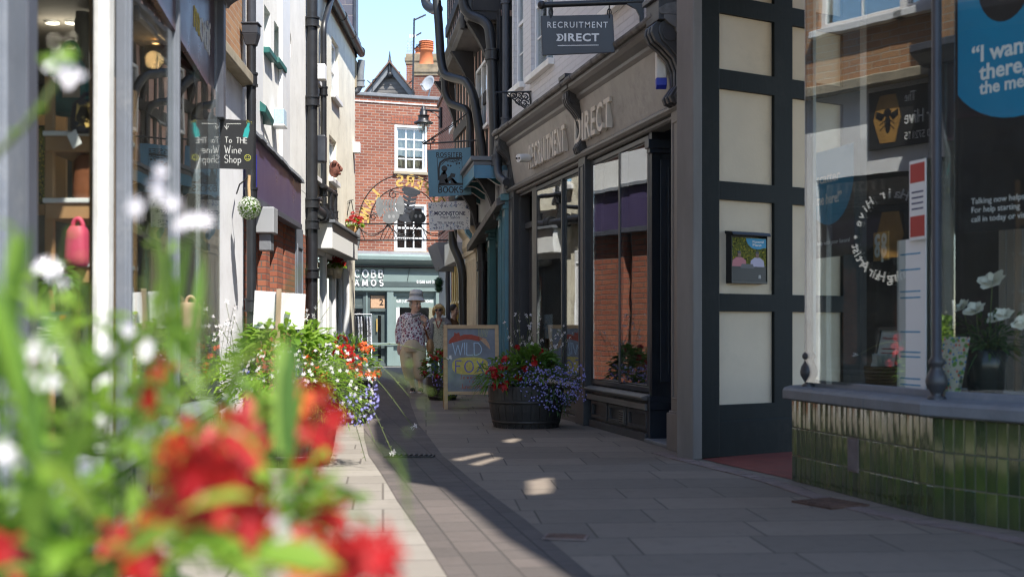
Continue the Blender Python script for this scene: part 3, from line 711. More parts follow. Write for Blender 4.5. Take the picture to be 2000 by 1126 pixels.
room(r, .05, D0-.1, .15, 2.6, .02, 2.88, ('interior_dark', 'interior_floor'))
# window display cards inside
def office_card(px, py0, py1, label, w):
    u0, z0 = A.uz(px, py1, -.12); z1 = A.z(px, py0, -.12)
    t = thing('display_card', label, 'display card', A.w(u0, -.12, 0), A.rz)
    MB().box(0, w, 0, .006, z0, z1).build('card', MAT['chalk_blue'], t)
    m = MB(); m.text('DIRECT', w/2, z0+(z1-z0)*.62, .045, -.0005, .001, w*.6, 'c'); m.text('now recruiting', w/2, z0+(z1-z0)*.4, .028, -.0005, .001, w*.62, 'c')
    for i in range(3): m.box(w*.16, w*(.84-.1*i), -.0015, -.0004, z0+.07-.02*i, z0+.078-.02*i)
    m.build('print', MAT['paper'], t)
    return t
office_card(1058, 614, 660, 'pale blue notice card standing in the dark office window above the barrel', .52)

# pipes on this front
P = lambda px, py, Y: at(px, py, Y)
pm = [A.w(-.12, .06, 8.3), A.w(-.12, .06, 3.86), A.w(-.10, .16, 3.72), A.w(-.06, .2, 3.4), A.w(.02,.2,3.12), A.w(.28,.14,3.02)]
def world_part(name, mbuild, mat, parent, bevel=0):
    o = mbuild.build(name, MAT[mat], None, bevel); bpy.context.view_layer.update()
    o.parent = parent; o.matrix_parent_inverse = (Matrix.Translation(parent.location) @ parent.rotation_euler.to_matrix().to_4x4()).inverted(); return o
def wpipe(parent, pts, r=.05, mat='black_iron', collars=(), name='drainpipe', rad=.14):
    m = MB(); m.tube(elbow(pts, rad), r, 12)
    for c, d in collars:
        a = Vector(c); d = Vector(d).normalized(); m.tube([a-d*.055, a+d*.055], r*1.26, 12); m.tube([a+d*.05, a+d*.075], r*1.42, 12); m.tube([a-d*.075, a-d*.05], r*1.42, 12)
    return world_part(name, m, mat, parent)
wpipe(r, pm, .055, 'blue_iron', [(pm[1]+Vector((0,0,.02)), (0,0,1)), (pm[3]+Vector((0,0,-.05)), (0,0,1)), (A.w(-.12,.06,5.6),(0,0,1))])

# hanging sign of the office
ys = A.Y(1255) - .02; xs = A.w(A.u(1255), 0, 0).x
t = thing('bracket_sign', 'charcoal board sign with white lettering hung from a black bar over the shop cornice', 'hanging sign', (0, 0, 0))
a, b = at(1058, 10, ys), at(1256, 3, ys)
m = MB(); m.tube([a, b], .027, 10); m.ball(a, .04, 10); m.platey([(b.x+.02,b.z+.16),(b.x+.02,b.z-.28),(b.x-.03,b.z-.28),(b.x-.035,b.z-.14),(b.x-.07,b.z-.07),(b.x-.15,b.z-.03),(b.x-.15,b.z-.01)], ys-.02, ys+.02)
world_part('bracket', m, 'black_iron', t)
p00, p10, p11, p01 = at(1059,109,ys), at(1201,103,ys), at(1197,29,ys), at(1056,32,ys)
m = MB(); m.add([p00+Vector((0,-.012,0)), p10+Vector((0,-.012,0)), p11+Vector((0,-.012,0)), p01+Vector((0,-.012,0)), p00+Vector((0,.012,0)), p10+Vector((0,.012,0)), p11+Vector((0,.012,0)), p01+Vector((0,.012,0))], [(0,1,2,3),(7,6,5,4),(0,4,5,1),(1,5,6,2),(2,6,7,3),(3,7,4,0)])
world_part('board', m, 'sign_charcoal', t, .004)
m = MB(); y0 = ys-.0125
c = at(1068, 55, ys); d = at(1187, 55, ys); m.text('RECRUITMENT', c.x, c.z, .057, y0, .002, d.x-c.x, bold=.006, spacing=1.25)
c = at(1101, 81, ys); d = at(1170, 80, ys); m.text('IRECT', c.x, c.z, .072, y0, .002, d.x-c.x, bold=.03, spacing=1.12)
c = at(1086, 81, ys); h = .066
m.add([(c.x+q[0]*h, y0-.002, c.z+q[1]*h) for q in ((0,1),(.25,1),(.62,.5),(.25,0),(0,0),(.3,.5))], [(5,0,1,2),(5,2,3,4)])
m.ribbon([(c.x+.28*h,c.z+.92*h),(c.x+.5*h,c.z+.92*h)]+arc(c.x+.55*h,c.z+.5*h,.4*h,.42*h,80,-80)+[(c.x+.28*h,c.z+.08*h)], .012, y0, .002)
c = at(1089, 90, ys); d = at(1169, 89, ys); m.ribbon([(c.x,c.z),(d.x,d.z)], .007, y0, .002)
world_part('lettering', m, 'letter_white', t)
for px in (1076, 1190):
    m = MB(); c = at(px, 16, ys); e = at(px, 33, ys)
    for i in range(3): q = c.lerp(e, (i+.5)/3); m.tube([q+Vector((.018*math.cos(v) if i%2 else 0, .018*math.cos(v) if not i%2 else 0, .034*math.sin(v))) for v in [k*math.pi/5 for k in range(11)]], .006, 6)
    world_part('chain', m, 'black_iron', t)
# scroll bracket left without a sign
t = thing('scroll_bracket', 'empty black wrought iron scroll bracket on the white painted brick wall', 'iron bracket'); ub_ = A.u(1036); yb = A.Y(1038)
m = MB(); a, b = at(966, 181, yb), at(1038, 179, yb); m.tube([a,b], .012, 6); m.tube([at(1034,178,yb), at(1039,222,yb)], .014, 6)
def scroll(m, c, s, turns, a0, y, r0=.008, flip=1):
    m.tube([(c[0]+flip*s*(1-.75*i/22)*math.cos(R(a0+turns*360*i/22)), y, c[1]+s*(1-.75*i/22)*math.sin(R(a0+turns*360*i/22))) for i in range(23)], r0, 5)
for px, py, s in ((1002,187,.05),(1014,186,.055),(1026,188,.06),(1012,198,.05),(1024,201,.055),(1031,210,.04)): q = at(px,py,yb); scroll(m, (q.x,q.z), s, 1.4, 60+px, yb); scroll(m, (q.x+.02,q.z-.02), s*.7, 1.2, 200, yb, .007, -1)
m.tube([at(990,182,yb), at(1005,196,yb), at(1020,208,yb), at(1037,220,yb)], .009, 6)
world_part('ironwork', m, 'black_iron', t)
t = thing('security_camera', 'small white security camera under the office cornice', 'camera'); q = at(1023, 310, A.Y(1023, .2)); 
m = MB(); m.tube([q+Vector((-.07,-.05,-.0)), q+Vector((.06,.05,.015))], .052, 16); m.tube([q+Vector((.04,.03,0)), q+Vector((.14,.1,.02))], .03, 8); world_part('housing', m, 'plastic_white', t)
m = MB(); f = q+Vector((-.073,-.053,0)); 
for k in (-1,1): m.ball(f+Vector((.018*k,-.012*k,0)), .014, 8)
world_part('lens', m, 'plastic_black', t)
t = thing('alarm_box', 'white and blue alarm box beside the large console bracket', 'alarm box'); ya = A.Y(1292,.12); q = at(1291, 130, ya)
m = MB(); m.box(q.x-.045, q.x+.045, q.y-.04, q.y+.06, q.z-.11, q.z+.16); world_part('housing', m, 'plastic_white', t, .012)
m = MB(); m.profx([(-.04,-.02),(-.045,-.085),(.0,-.115),(.05,-.06),(.05,-.02)][::-1], -.046, .046); m.v = [(v[0]+q.x, v[1]+q.y-.004, v[2]+q.z-.085) for v in m.v]; world_part('light_cover', m, 'royal_blue', t, .004)

# ------------------------------------------------------------------ timber wall of the entrance and building over it
B = Fac('timber_framed_building', 'timber framed building with dark beams and beige panels between the two shop fronts', 'timber building', (1.50, 9.93), (3.05, 10.9)); r = B.root
xs = [B.u(x) for x in (1360, 1399, 1507, 1542)]; bt = []
wd = xs[2]-xs[1]; gap = xs[3]-xs[2]
cols = [(xs[1], xs[2]), (xs[3], xs[3]+wd), (xs[3]+wd+gap, xs[3]+2*wd+gap)]
rows = [tuple(B.z(1450, y) for y in q) for q in ((788,608),(574,393),(358,180),(143,35))]; rows.append((rows[-1][1]+.15, 4.6))
MB().wall(0, B.L, 0, 4.7, -.035, .0, [(c[0],c[1],z[0],z[1]) for c in cols for z in rows]).build('timber_frame', MAT['black_green_timber'], r, .006)
MB().box(0, B.L, .0, .2, 0, 4.7).build('panel', MAT['beige_panel'], r)
m = MB(); m.box(xs[0]-.12, xs[1]-.04, -.09, -.03, 0, 3.75); m.build('corner_post', MAT['black_green_timber'], r, .012)
m = MB(); m.box(-.045, xs[0]-.125, -.11, .1, 0, 3.75); m.build('edge_strip', MAT['worn_taupe'], r, .01)
MB().box(xs[1]-.04, B.L, -.05, .0, -.005, rows[0][0]-.13).build('plinth', MAT['black_green_timber'], r, .008)
# upper storey of the same building standing over the entrance and the co-operative shop, set back and unseen; its eaves are shaped to throw the shade on the paving
K = 8.5/SUN_TO.z
def eave(px, py): g = gp(px, py); return (g[0]+SUN_TO.x*K, g[1]+SUN_TO.y*K)
ev = [eave(*p) for p in ((1108,1126),(980,1048),(920,996),(856,950),(792,940),(756,908),(732,876))]
ev = [(ev[0][0]+2.0, ev[0][1]-7)] + ev + [(ev[-1][0]-.32, ev[-1][1]+2.6), (1.42, 10.3)]
bk = [(7.5, 10.3), (9, -6)]
from mathutils.geometry import tessellate_polygon
# holes added in the unseen eaves to let small sun patches into the shade
gaps = [[(1028,938),(1072,930),(1076,950),(1070,962),(1028,966),(1030,950)], [(884,895),(950,882),(957,886),(892,900)], [(918,905),(968,890),(976,894),(930,909)], [(984,858),(1008,854),(1014,858),(1000,864),(985,863)], [(1026,862),(1050,859),(1058,863),(1040,867)]]
gaps = [[eave(*p) for p in g_] for g_ in gaps]; poly = ev + bk; m = MB()
loops = [[Vector((x, y, 0)) for x, y in l] for l in [poly] + gaps]; flat = [v for l in loops for v in l]; tri = tessellate_polygon(loops); nf = len(flat)
m.add([(v.x, v.y, 8.49) for v in flat] + [(v.x, v.y, 8.46) for v in flat], [tuple(tr) for tr in tri] + [tuple(nf+i for i in tr[::-1]) for tr in tri])
o_ = 0
for l in loops: k = len(l); m.add([(v.x, v.y, z) for z in (8.46, 8.49) for v in l], [(i, (i+1) % k, k+(i+1) % k, k+i) for i in range(k)])
world_part('roof', m, 'roof_tile', r)
jf = [(x+1.45, y) for x, y in ev[:-1]] + [(3.2, 10.25)]
m = MB(); m2 = MB(); m3 = MB()
for i in range(len(jf)-1):
    a, b = Vector((*jf[i],0)), Vector((*jf[i+1],0)); d = b-a
    if d.length < .05: continue
    m.add([a+Vector((0,0,4.1)), b+Vector((0,0,4.1)), b+Vector((0,0,8.42)), a+Vector((0,0,8.42))], [(3,2,1,0)])
    k = max(1, round(d.length/.42)); du = d.normalized(); nn = Vector((-du.y, du.x, 0)); nn = nn if nn.x < 0 else -nn
    for j in range(k):
        q = a + d*(j+.5)/k + nn*.02; m2.obox(q+Vector((0,0,6.26)), du*.09, nn*.03, (0,0,2.15))
    for z in (4.2, 6.2, 8.3): m2.obox((a+b)/2+nn*.025+Vector((0,0,z)), d/2, nn*.045, (0,0,.11))
world_part('infill_panel', m, 'pink_plaster', r); world_part('upper_timbers', m2, 'black_timber', r)
m = MB(); pl = [(1.62,10.2),(2.02,8.42),(2.42,6.86),(3.0,5.86),(3.4,3),(7.5,3),(7.5,10.25)]; m.platez(pl[::-1] if sum((pl[i][0]-pl[i-1][0])*(pl[i][1]+pl[i-1][1]) for i in range(len(pl))) > 0 else pl, 4.0, 4.1); world_part('soffit', m, 'black_timber', r)
# leaflet holder on the timber wall
t = thing('leaflet_holder', 'black leaflet box with a photo leaflet fixed to the beige panel of the timber wall', 'leaflet box', B.w(B.u(1453), 0, 0), B.rz)
h0, h1 = B.z(1453, 552, .05), B.z(1453, 452, .05); w2 = (B.u(1488)-B.u(1418))/2
m = MB(); m.box(-w2, w2, -.006, .0, h0, h1-.02); m.box(-w2, -w2+.006, -.07, 0, h0, h1-.03); m.box(w2-.006, w2, -.07, 0, h0, h1-.03); m.box(-w2, w2, -.07, 0, h0-.006, h0+.012); m.build('holder', MAT['plastic_black'], t, .002)
m = MB(); m.profx([(.0,h1+.005),(-.085,h1-.008),(-.10,h1-.03),(-.095,h1-.038),(.0,h1-.022)], -w2-.014, w2+.014); m.build('lid', MAT['plastic_black'], t, .006)
zl0, zl1 = h0+.012, h1-.05
m = MB(); m.box(-w2+.008, w2-.008, -.062, -.052, zl0, zl1); lf = m.build('leaflet', MAT['photo_green'], t)
H_ = zl1-zl0; yl = -.0625
MB().box(-w2+.01, w2-.01, yl-.0006, yl, zl0+.001, zl0+H_*.36).build('print_table', MAT['print_black'], lf)
m = MB(); m.add([(x, yl-.0008, z) for x, z in [(w2-.01,zl1-.004),(.0,zl1-.004)]+arc(w2*.45,zl1-.004,w2*.62,H_*.25,180,300,8)+[(w2-.01,zl1-H_*.22)]], [list(range(12))]); m.build('print_badge', MAT['print_blue'], lf)
m = MB(); m.text('Funeral', w2*.18, zl1-H_*.11, .019, yl-.001, .0005, w2*.62, bold=.02); m.text('Plans', w2*.18, zl1-H_*.185, .019, yl-.001, .0005, w2*.5, bold=.02)
for dx, dz in ((0,0),(.014,0),(0,-.014),(.014,-.014)): m.ribbon(arc(w2*.55+dx, zl0+H_*.13+dz, .0055, .0055, 0, 360, 10), .003, yl-.001, .0004)
m.build('print_text', MAT['paper'], lf)
m = MB()
for x, c in ((-w2*.55, 0), (w2*.45, 1)):
    m.m = c; m.add([(x+q[0], yl-.001, zl0+H_*.34+q[1]) for q in ((-w2*.4,0),(w2*.4,0),(w2*.36,.05),(w2*.15,.075),(-w2*.15,.075),(-w2*.36,.05))], [list(range(6))])
    m.m = 2; m.add([(x+p[0], yl-.0013, zl0+H_*.34+.098+p[1]) for p in arc(0,0,.019,.026,0,330,11)], [list(range(12))])
    m.m = 3; m.add([(x+p[0], yl-.0016, zl0+H_*.34+.107+p[1]) for p in arc(0,0,.021,.022,0,180,9)], [list(range(10))])
m.m = 4; m.add([(q[0], yl-.0018, zl0+H_*.30+q[1]) for q in ((-w2*.5,0),(w2*.28,0),(w2*.2,.035),(-w2*.42,.035))], [(0,1,2,3)])
paint('print_pink', (.45,.14,.16)); paint('print_lilac', (.42,.38,.5)); paint('print_skin', (.16,.075,.045)); paint('print_grey', (.1,.09,.10))
m.build('print_figures', [MAT['print_pink'], MAT['print_lilac'], MAT['print_skin'], MAT['print_black'], MAT['print_grey']], lf)
# ------------------------------------------------------------------ green tiled shop with the corner bay window
def facbake(fac, mb, owner):
    "mesh drawn in fac's local frame -> owner's local frame"
    M = Matrix.Translation(owner.location) @ Matrix.Rotation(owner.rotation_euler.z, 4, 'Z')
    T = M.inverted() @ Matrix.Translation((fac.p0.x, fac.p0.y, 0)) @ Matrix.Rotation(fac.rz, 4, 'Z')
    mb.v = [tuple(T @ Vector(v)) for v in mb.v]; return mb
class Sub(Fac):
    def __init__(s, p0, p1):
        s.p0 = Vector((p0[0], p0[1])); s.p1 = Vector((p1[0], p1[1])); d = s.p1 - s.p0
        s.L = d.length; s.d = d/s.L; s.rz = math.atan2(d.y, d.x); s.n = Vector((s.d.y, -s.d.x))
def fpart(fac, mb, name, mat, parent, bevel=0):
    root = parent
    facbake(fac, mb, root); return mb.build(name, mat if not isinstance(mat, str) else MAT[mat], parent, bevel)

G = Fac('tiled_corner_shop', 'shop with a bay window of large panes over a green glazed tile base', 'shop building', (1.93, 8.46), (2.34, 6.81)); r = G.root
GB = Sub((2.34, 6.81), (3.20, 5.44)); GR = Sub((3.1, 9.5), (1.93, 8.46))
ST, SB_ = .56, .655; BAYYAW = R(5.4)
# tiles: each glazed tile its own slightly tilted pillow, drawn in one mesh per part
def tiles(fac, seed):
    m = MB(); q = random.Random(seed); tw = .0685; rowz = [(.0,.175),(.18,.365),(.37,.555)]
    n = max(1, round(fac.L/tw)); tw = fac.L/n
    for z0, z1 in rowz:
        for i in range(n):
            x0, x1 = i*tw+.0022, (i+1)*tw-.0022; tl = q.uniform(-.0022,.0022); tv = q.uniform(-.004,.004); b = .0028+q.uniform(-.001,.001)
            m.m = q.choice((0,0,1,2))
            xs = [x0, x0+.004, (x0+x1)/2, x1-.004, x1]; ys = [0, -b, -b-.001, -b, 0]
            vs = []
            for j, zz_ in enumerate((z0+.0015, z0+.0045, z1-.0045, z1-.0015)):
                ed = j in (0, 3)
                for k in range(5): vs.append((xs[k], (ys[k]*(.25 if ed else 1)) + (k-2)*tl*.5 + (j-1.5)*tv*.35 - .002, zz_))
            m.add(vs, [(j*5+k, j*5+k+1, (j+1)*5+k+1, (j+1)*5+k) for j in range(3) for k in range(4)], False)
    return m
def tilemat(name, c1, c2):
    n = N(name); v = n.coord(scale=(1,1,.35)); gi = n.n('ShaderNodeNewGeometry')
    c = n.mix(n.ramp(n.noise(v, 14, 5, .6), .35, .65), c1, c2); c = n.mix(n.math('MULTIPLY', gi.outputs['Random Per Island'], .55), c, mul(c1, .4))
    d = n.noise(n.coord(), 3.2, 8, .7, .4); c = n.mix(n.math('MULTIPLY', n.ramp(d, .52, .75), .5), c, (.17,.15,.05))
    q = n.coord('Object'); sp = n.n('ShaderNodeSeparateXYZ'); n.l(q, sp.inputs[0])
    dirt = n.math('MULTIPLY', n.ramp(n.math('ADD', sp.outputs[2], n.math('MULTIPLY', n.noise(n.coord(), 8, 5, .7), .12)), .24, .04), .55); c = n.mix(dirt, c, (.05,.048,.035))
    n.pbr(c, n.math('ADD', n.math('MULTIPLY', n.noise(v, 8, 4), .14), .05), 0, n.bump(n.noise(n.coord(), 26, 3), .12, .004), .6, 1.0); return n.m
tilemat('tile_green', (.045,.085,.014), (.09,.135,.02)); tilemat('tile_green_dark', (.025,.055,.012), (.06,.10,.016)); tilemat('tile_green_moss', (.07,.11,.016), (.15,.17,.04))
TM = [MAT['tile_green'], MAT['tile_green_dark'], MAT['tile_green_moss']]
for f_, sd in ((G,1),(GB,2),(GR,3)):
    m = MB().box(0, f_.L, .0, .14, 0, ST); fpart(f_, m, 'base_wall', 'tile_grout', r); fpart(f_, tiles(f_, sd), 'glazed_tile', TM, r)
    m = MB(); rr = random.Random(4); k = max(2, int(f_.L/.2))
    for i in range(k):
        a, b = f_.L*i/k, f_.L*(i+1)/k; j = rr.uniform(-.002,.002)
        m.profx([(.16,ST+.002),(-.06+j,ST+.002),(-.072+j,ST+.012),(-.072+j,SB_-.03),(-.06+j,SB_-.012),(-.02,SB_),(.16,SB_+.008)][::-1], a-(.04 if i == 0 and f_ is not G else 0), b+.0005)
    fpart(f_, m, 'sill', 'lead', r)
gx0 = G.u(1580, -.03)
for f_ in (G, GB):
    m = MB(); m.box(gx0 if f_ is G else .03, f_.L-.03, .05, .09, SB_-.01, SB_+.045); fpart(f_, m, 'bottom_rail', 'greyblue_paint', r, .006); m = MB().box(gx0 if f_ is G else .03, f_.L-.03, .045, .10, 3.35, 3.75); fpart(f_, m, 'top_rail', 'greyblue_paint', r, .006)
    m = MB().box(-f_.L/2+(gx0 if f_ is G else .02), f_.L/2-.02, -.0035, .0035, SB_+.03, 3.4); yw = BAYYAW if f_ is G else 0; m.v = [tuple(Matrix.Rotation(yw, 3, 'Z') @ Vector(v) + Vector((f_.L/2, .0655, 0))) for v in m.v]; facbake(f_, m, r); m.build('pane', MAT['bay_glass' if f_ is G else 'clear_glass'], r)
def bay_post(p, name='bay_column'):
    m = MB(); z0 = SB_
    m.lathe([(.05,0),(.05,.012),(.028,.022),(.036,.04),(.056,.075),(.060,.10),(.052,.135),(.034,.165),(.03,.18),(.046,.195),(.046,.215),(.027,.235),(.027,3.2)], (p.x, p.y, z0), 16)
    return world_part(name, m, 'graphite_paint', r)
bay_post(G.w(gx0, -.03, 0)); bay_post(GB.w(.0, -.02, 0)); bay_post(GB.w(GB.L, -.03, 0))
m = MB().box(gx0-.065, gx0-.03, .03, .10, SB_, 3.75); fpart(G, m, 'edge_trim', 'peeling_white', r, .004)
m = MB().box(-.02,.04,-.02,.12,3.4,3.9); fpart(GB, m, 'fascia_end', 'graphite_paint', r)
for f_ in (G, GB): m = MB().box(gx0-.05 if f_ is G else 0, f_.L, -.05, .2, 3.72, 3.98); fpart(f_, m, 'fascia', 'graphite_paint', r)
v0 = G.uz(1669, 888, 0); m = MB(); m.box(v0[0]-.062, v0[0]+.062, -.014, .0, v0[1]-.105, v0[1]+.105)
for i in range(9): m.box(v0[0]-.05+.0115*i, v0[0]-.044+.0115*i, -.0185, -.0135, v0[1]-.095, v0[1]+.095)
fpart(G, m, 'air_vent', 'kerb_brown', r, .002)
# room behind: bay floor, slatted screen, back walls
wpts = [(1.99,8.50),(2.40,6.86),(3.2,5.6)]
m = MB(); m.platez([(1.97,8.44),(2.37,6.84),(3.22,5.48),(5.2,6.4),(3.6,9.3)][::-1], SB_-.09, SB_-.012); world_part('window_ledge', m, 'interior_dark', r)
BK = Sub((2.75, 9.2), (3.05, 7.7)); BB = Sub((3.05, 7.7), (4.6, 5.6))
m = MB().box(-.2, BK.L, 0, .05, SB_, 3.9); fpart(BK, m, 'interior_wall', 'interior_dark', r)
m = MB()
for i in range(46): m.box(i*.056, i*.056+.045, 0, .03+.004*(i % 3), SB_, 3.9)
fpart(BB, m, 'slatted_screen', 'slat_beige', r)
m = MB().platez([(1.97,8.44),(2.37,6.84),(3.22,5.48),(5.2,6.4),(3.6,9.3)][::-1], 3.9, 3.95); world_part('interior_ceiling', m, 'interior_cream', r)

# things in the bay
def on_glass(fac, dep): return lambda px, py: fac.uz(px, py, -dep)
g = on_glass(GB, .16); u0, zt_ = g(1871, -60); _, zb_ = g(1871, 456); u1 = u0 + .62
t = thing('window_poster', 'large black poster with a blue disc and white slogan hanging above the roses', 'poster', GB.w(0, -.16, 0), GB.rz)
MB().box(u0, u1, 0, .006, zb_, zt_+.2).build('sheet', MAT['print_black'], t)
cu, cz_ = g(1985, 62); rad = cz_ - g(1985, 228)[1]
pts = [(u0, g(1871, -60)[1]), (u0, g(1871, 186)[1])] + [p for p in arc(cu, cz_, rad*1.05, rad, 225, 330, 12) if u0 < p[0] < u1] + [(u1, cz_-rad*.6), (u1, zt_)]
m = MB(); m.add([(x, -.0012, z) for x, z in pts], [list(range(len(pts)))]); m.build('print_disc', MAT['print_blue'], t)
cu2, cz2 = g(1962, -40); m = MB(); m.add([(x, -.002, z) for x, z in arc(cu2, cz2, .17, cz2-g(1962,42)[1], 180, 360, 14)], [list(range(15))]); m.build('print_photo', MAT['print_black'], t)
m = MB()
for s_, px, py, hh in (('\u201cI want e', 1898, 124, 37), ('there, th', 1913, 157, 36), ('the mea', 1913, 185, 29)):
    a = g(px, py); m.text(s_, a[0], a[1], (g(px, py-hh)[1]-a[1])*.86, -.002, .001, bold=.025)
m.build('slogan', MAT['paper'], t)
m = MB()
for s_, py in (('Talking now helps', 399), ('For help starting', 416), ('call in today or visit', 434)):
    a = g(1897, py); m.text(s_, a[0], a[1], .033, -.0015, .0006)
m.build('small_text', MAT['paper'], t)
def disp(fac, dep, px0, px1, py0, py1, name, label, cat, mats, fn=None, group=None, lean=0, thick=.006):
    u0, zb = fac.uz(px0, py1, -dep); zt = fac.z(px0, py0, -dep); u1 = fac.u(px1, -dep); w_, h_ = abs(u1-u0), zt-zb
    t = thing(name, label, cat, fac.w(min(u0,u1), -dep, zb), fac.rz, group); t.rotation_euler.x = lean
    MB().box(0, w_, 0, thick, 0, h_).build('sheet', MAT[mats], t)
    if fn: fn(t, w_, h_)
    return t
def scatter(t, w_, h_):
    m = MB(); pts = [p for p in arc(w_*.38, h_*.75, w_*.62, h_*.45, 180, 360, 16) if 0 <= p[0] <= w_]; pts = [(0,h_)] + pts + [(w_,h_)] if pts else []
    m.add([(x,-.001,z) for x,z in pts], [list(range(len(pts)))]); m.build('print_disc', MAT['print_blue'], t)
    m = MB(); m.text('scatter', w_*.04, h_*.70, .075, -.0016, .0006, w_*.62, bold=.02); m.text('me here!\u201d', w_*.04, h_*.50, .075, -.0016, .0006, w_*.66, bold=.02); m.text('help with your funeral', w_*.05, h_*.12, .03, -.0016, .0006, w_*.85); m.build('slogan', MAT['chalk_white'], t)
disp(G, .35, 1592, 1668, 300, 505, 'window_poster', 'black poster with a pale blue half disc near the timber wall end of the bay', 'poster', 'print_black', scatter)
def bluelines(t, w_, h_):
    m = MB()
    for z in (.06,.10,.24,.27,.40,.62,.66,.80,.9): m.box(w_*.12, w_*.82, -.001, 0, h_*z, h_*z+.008)
    m.build('print', MAT['print_blue'], t)
disp(G, .10, 1752, 1808, 470, 768, 'paper_banner', 'tall white paper with blue rules standing beside the wicker basket in the bay', 'notice', 'paper', bluelines)
def rednote(t, w_, h_):
    m = MB(); m.box(w_*.06, w_*.94, -.001, 0, h_*.72, h_*.96); m.box(w_*.06,w_*.94,-.001,0,h_*.04,h_*.30); m.build('print', MAT['print_red'], t)
    m = MB()
    for i in range(4): m.box(w_*.15, w_*.85, -.001, 0, h_*(.38+.07*i), h_*(.40+.07*i))
    m.build('print_lines', MAT['ink_navy'], t)
disp(G, .08, 1776, 1808, 316, 470, 'notice', 'red and white paper notice taped inside the bay above the ruled paper', 'notice', 'paper', rednote)
def framed(t, w_, h_):
    m = MB(); m.frame(-.012, w_+.012, -.012, h_+.012, .02, -.012, .004); m.build('frame', MAT['plastic_black'], t)
    m = MB(); m.text('Memories', w_*.5, h_*.8, .022, -.001, .0005, w_*.7, 'c')
    for i in range(5): m.box(w_*.2, w_*.8, -.001, 0, h_*(.3+.08*i), h_*(.32+.08*i))
    m.build('print', MAT['print_red'], t)
disp(G, .42, 1702, 1744, 640, 745, 'framed_notice', 'black framed notice leaning behind the wicker basket', 'notice', 'paper', framed, lean=R(-12))
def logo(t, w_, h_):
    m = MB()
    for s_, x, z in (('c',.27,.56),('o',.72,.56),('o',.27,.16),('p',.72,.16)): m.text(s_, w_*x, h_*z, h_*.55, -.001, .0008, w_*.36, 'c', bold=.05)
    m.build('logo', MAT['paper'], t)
disp(G, .10, 1706, 1735, 455, 510, 'window_logo', 'four letter white shop logo on a gold sheet painted as the hexagon reflection behind the bay glass', 'sign', 'hex_gold', logo)  # gold sheet puts the reflected hexagon into colour behind the letters
# basket with leaflets
u_, z_ = G.uz(1722, 745, -.24); t = thing('wicker_basket', 'wicker basket filled with leaflets on the ledge of the bay window', 'basket', G.w(u_, -.24, SB_), G.rz)
m = MB(); m.lathe([(.001,0),(.085,0),(.105,.15),(.11,.155),(.10,.15),(.082,.01),(.001,.01)], n=22)
for i in range(7): m.tube([((.087+.003*i)*math.cos(k*.3), (.087+.003*i)*math.sin(k*.3), .012+.021*i) for k in range(22)], .009, 6)
m.build('basket', MAT['wicker'], t)
rr = random.Random(9); m = MB()
for i in range(9): m.obox((rr.uniform(-.06,.06), rr.uniform(-.05,.05), .17), (.03,0,rr.uniform(-.012,.012)), (0,.001,0), (rr.uniform(-.02,.02), rr.uniform(-.02,.02), .055))
m.build('leaflet', MAT['paper'], t)
# magazine rack
u_, z_ = GB.uz(1856, 760, -.10); t = thing('magazine_holder', 'clear holder of colourful garden leaflets beside the vase of roses', 'leaflet holder', GB.w(u_, -.10, SB_+.01), GB.rz)
m = MB(); m.obox((0,0,.17), (.075,0,0), (0,.002,0), (.012,.03,.165)); m.obox((.012,.012,.17), (.075,0,0), (0,.002,0), (.012,.03,.165)); m.build('leaflet', MAT['magazine_print'], t)
m = MB().obox((0,-.01,.06), (.082,0,0), (0,.002,0), (0,.005,.06)); m.box(-.08,.08,-.03,.05,0,.005); m.build('stand', MAT['house_glass'], t)
# vase of white roses
u_, z_ = GB.uz(1925, 750, -.42); t = thing('flower_vase', 'black vase of white roses standing in the bay under the slogan poster', 'vase of flowers', GB.w(u_, -.42, SB_+.0), GB.rz)
MB().lathe([(.001,0),(.085,0),(.10,.05),(.105,.16),(.13,.27),(.12,.27),(.09,.2),(.001,.2)], n=20).build('vase', MAT['vase_black'], t)
# ------------------------------------------------------------------ leaves and flowers
def rdir(q, el0=-1, el1=1):
    z = q.uniform(el0, el1); a = q.uniform(0, 2*math.pi); s = math.sqrt(max(0, 1-z*z)); return Vector((s*math.cos(a), s*math.sin(a), z))
def leaf(m, p, d, ln, wd, q, bend=.35, fold=.15):
    "pointed leaf: six faces with a midrib fold and a droop"
    d = d.normalized(); s = d.cross(Vector((0,0,1)))
    if s.length < .05: s = Vector((1,0,0))
    s.normalize(); n = s.cross(d)
    a = q.uniform(-.7,.7); s, n = s*math.cos(a)+n*math.sin(a), n*math.cos(a)-s*math.sin(a)
    row = []
    for t, k in ((0,.12),(.3,.85),(.62,.9),(1,.0)):
        c = p + d*ln*t - Vector((0,0,1))*bend*ln*t*t
        if k == 0: row.append([c])
        else: row.append([c - s*wd*k/2 + n*wd*fold*k, c, c + s*wd*k/2 + n*wd*fold*k])
    vs = [v for r_ in row for v in r_]
    m.add(vs, [(0,1,4,3),(1,2,5,4),(3,4,7,6),(4,5,8,7),(6,7,9),(7,8,9)], True)
def blade(m, p, d, ln, wd, q, droop=.6):
    d = d.normalized(); s = d.cross(Vector((0,0,1)))
    if s.length < .05: s = Vector((1,0,0))
    s.normalize(); vs = []
    for i in range(6):
        t = i/5; c = p + d*ln*t - Vector((0,0,1))*droop*ln*t*t; k = wd*(.6+.8*t)*(1-t)**.6 if t < 1 else 0
        vs += [c - s*k/2, c + s*k/2 + Vector((0,0,.004))]
    m.add(vs, [(2*i, 2*i+1, 2*i+3, 2*i+2) for i in range(5)], True)
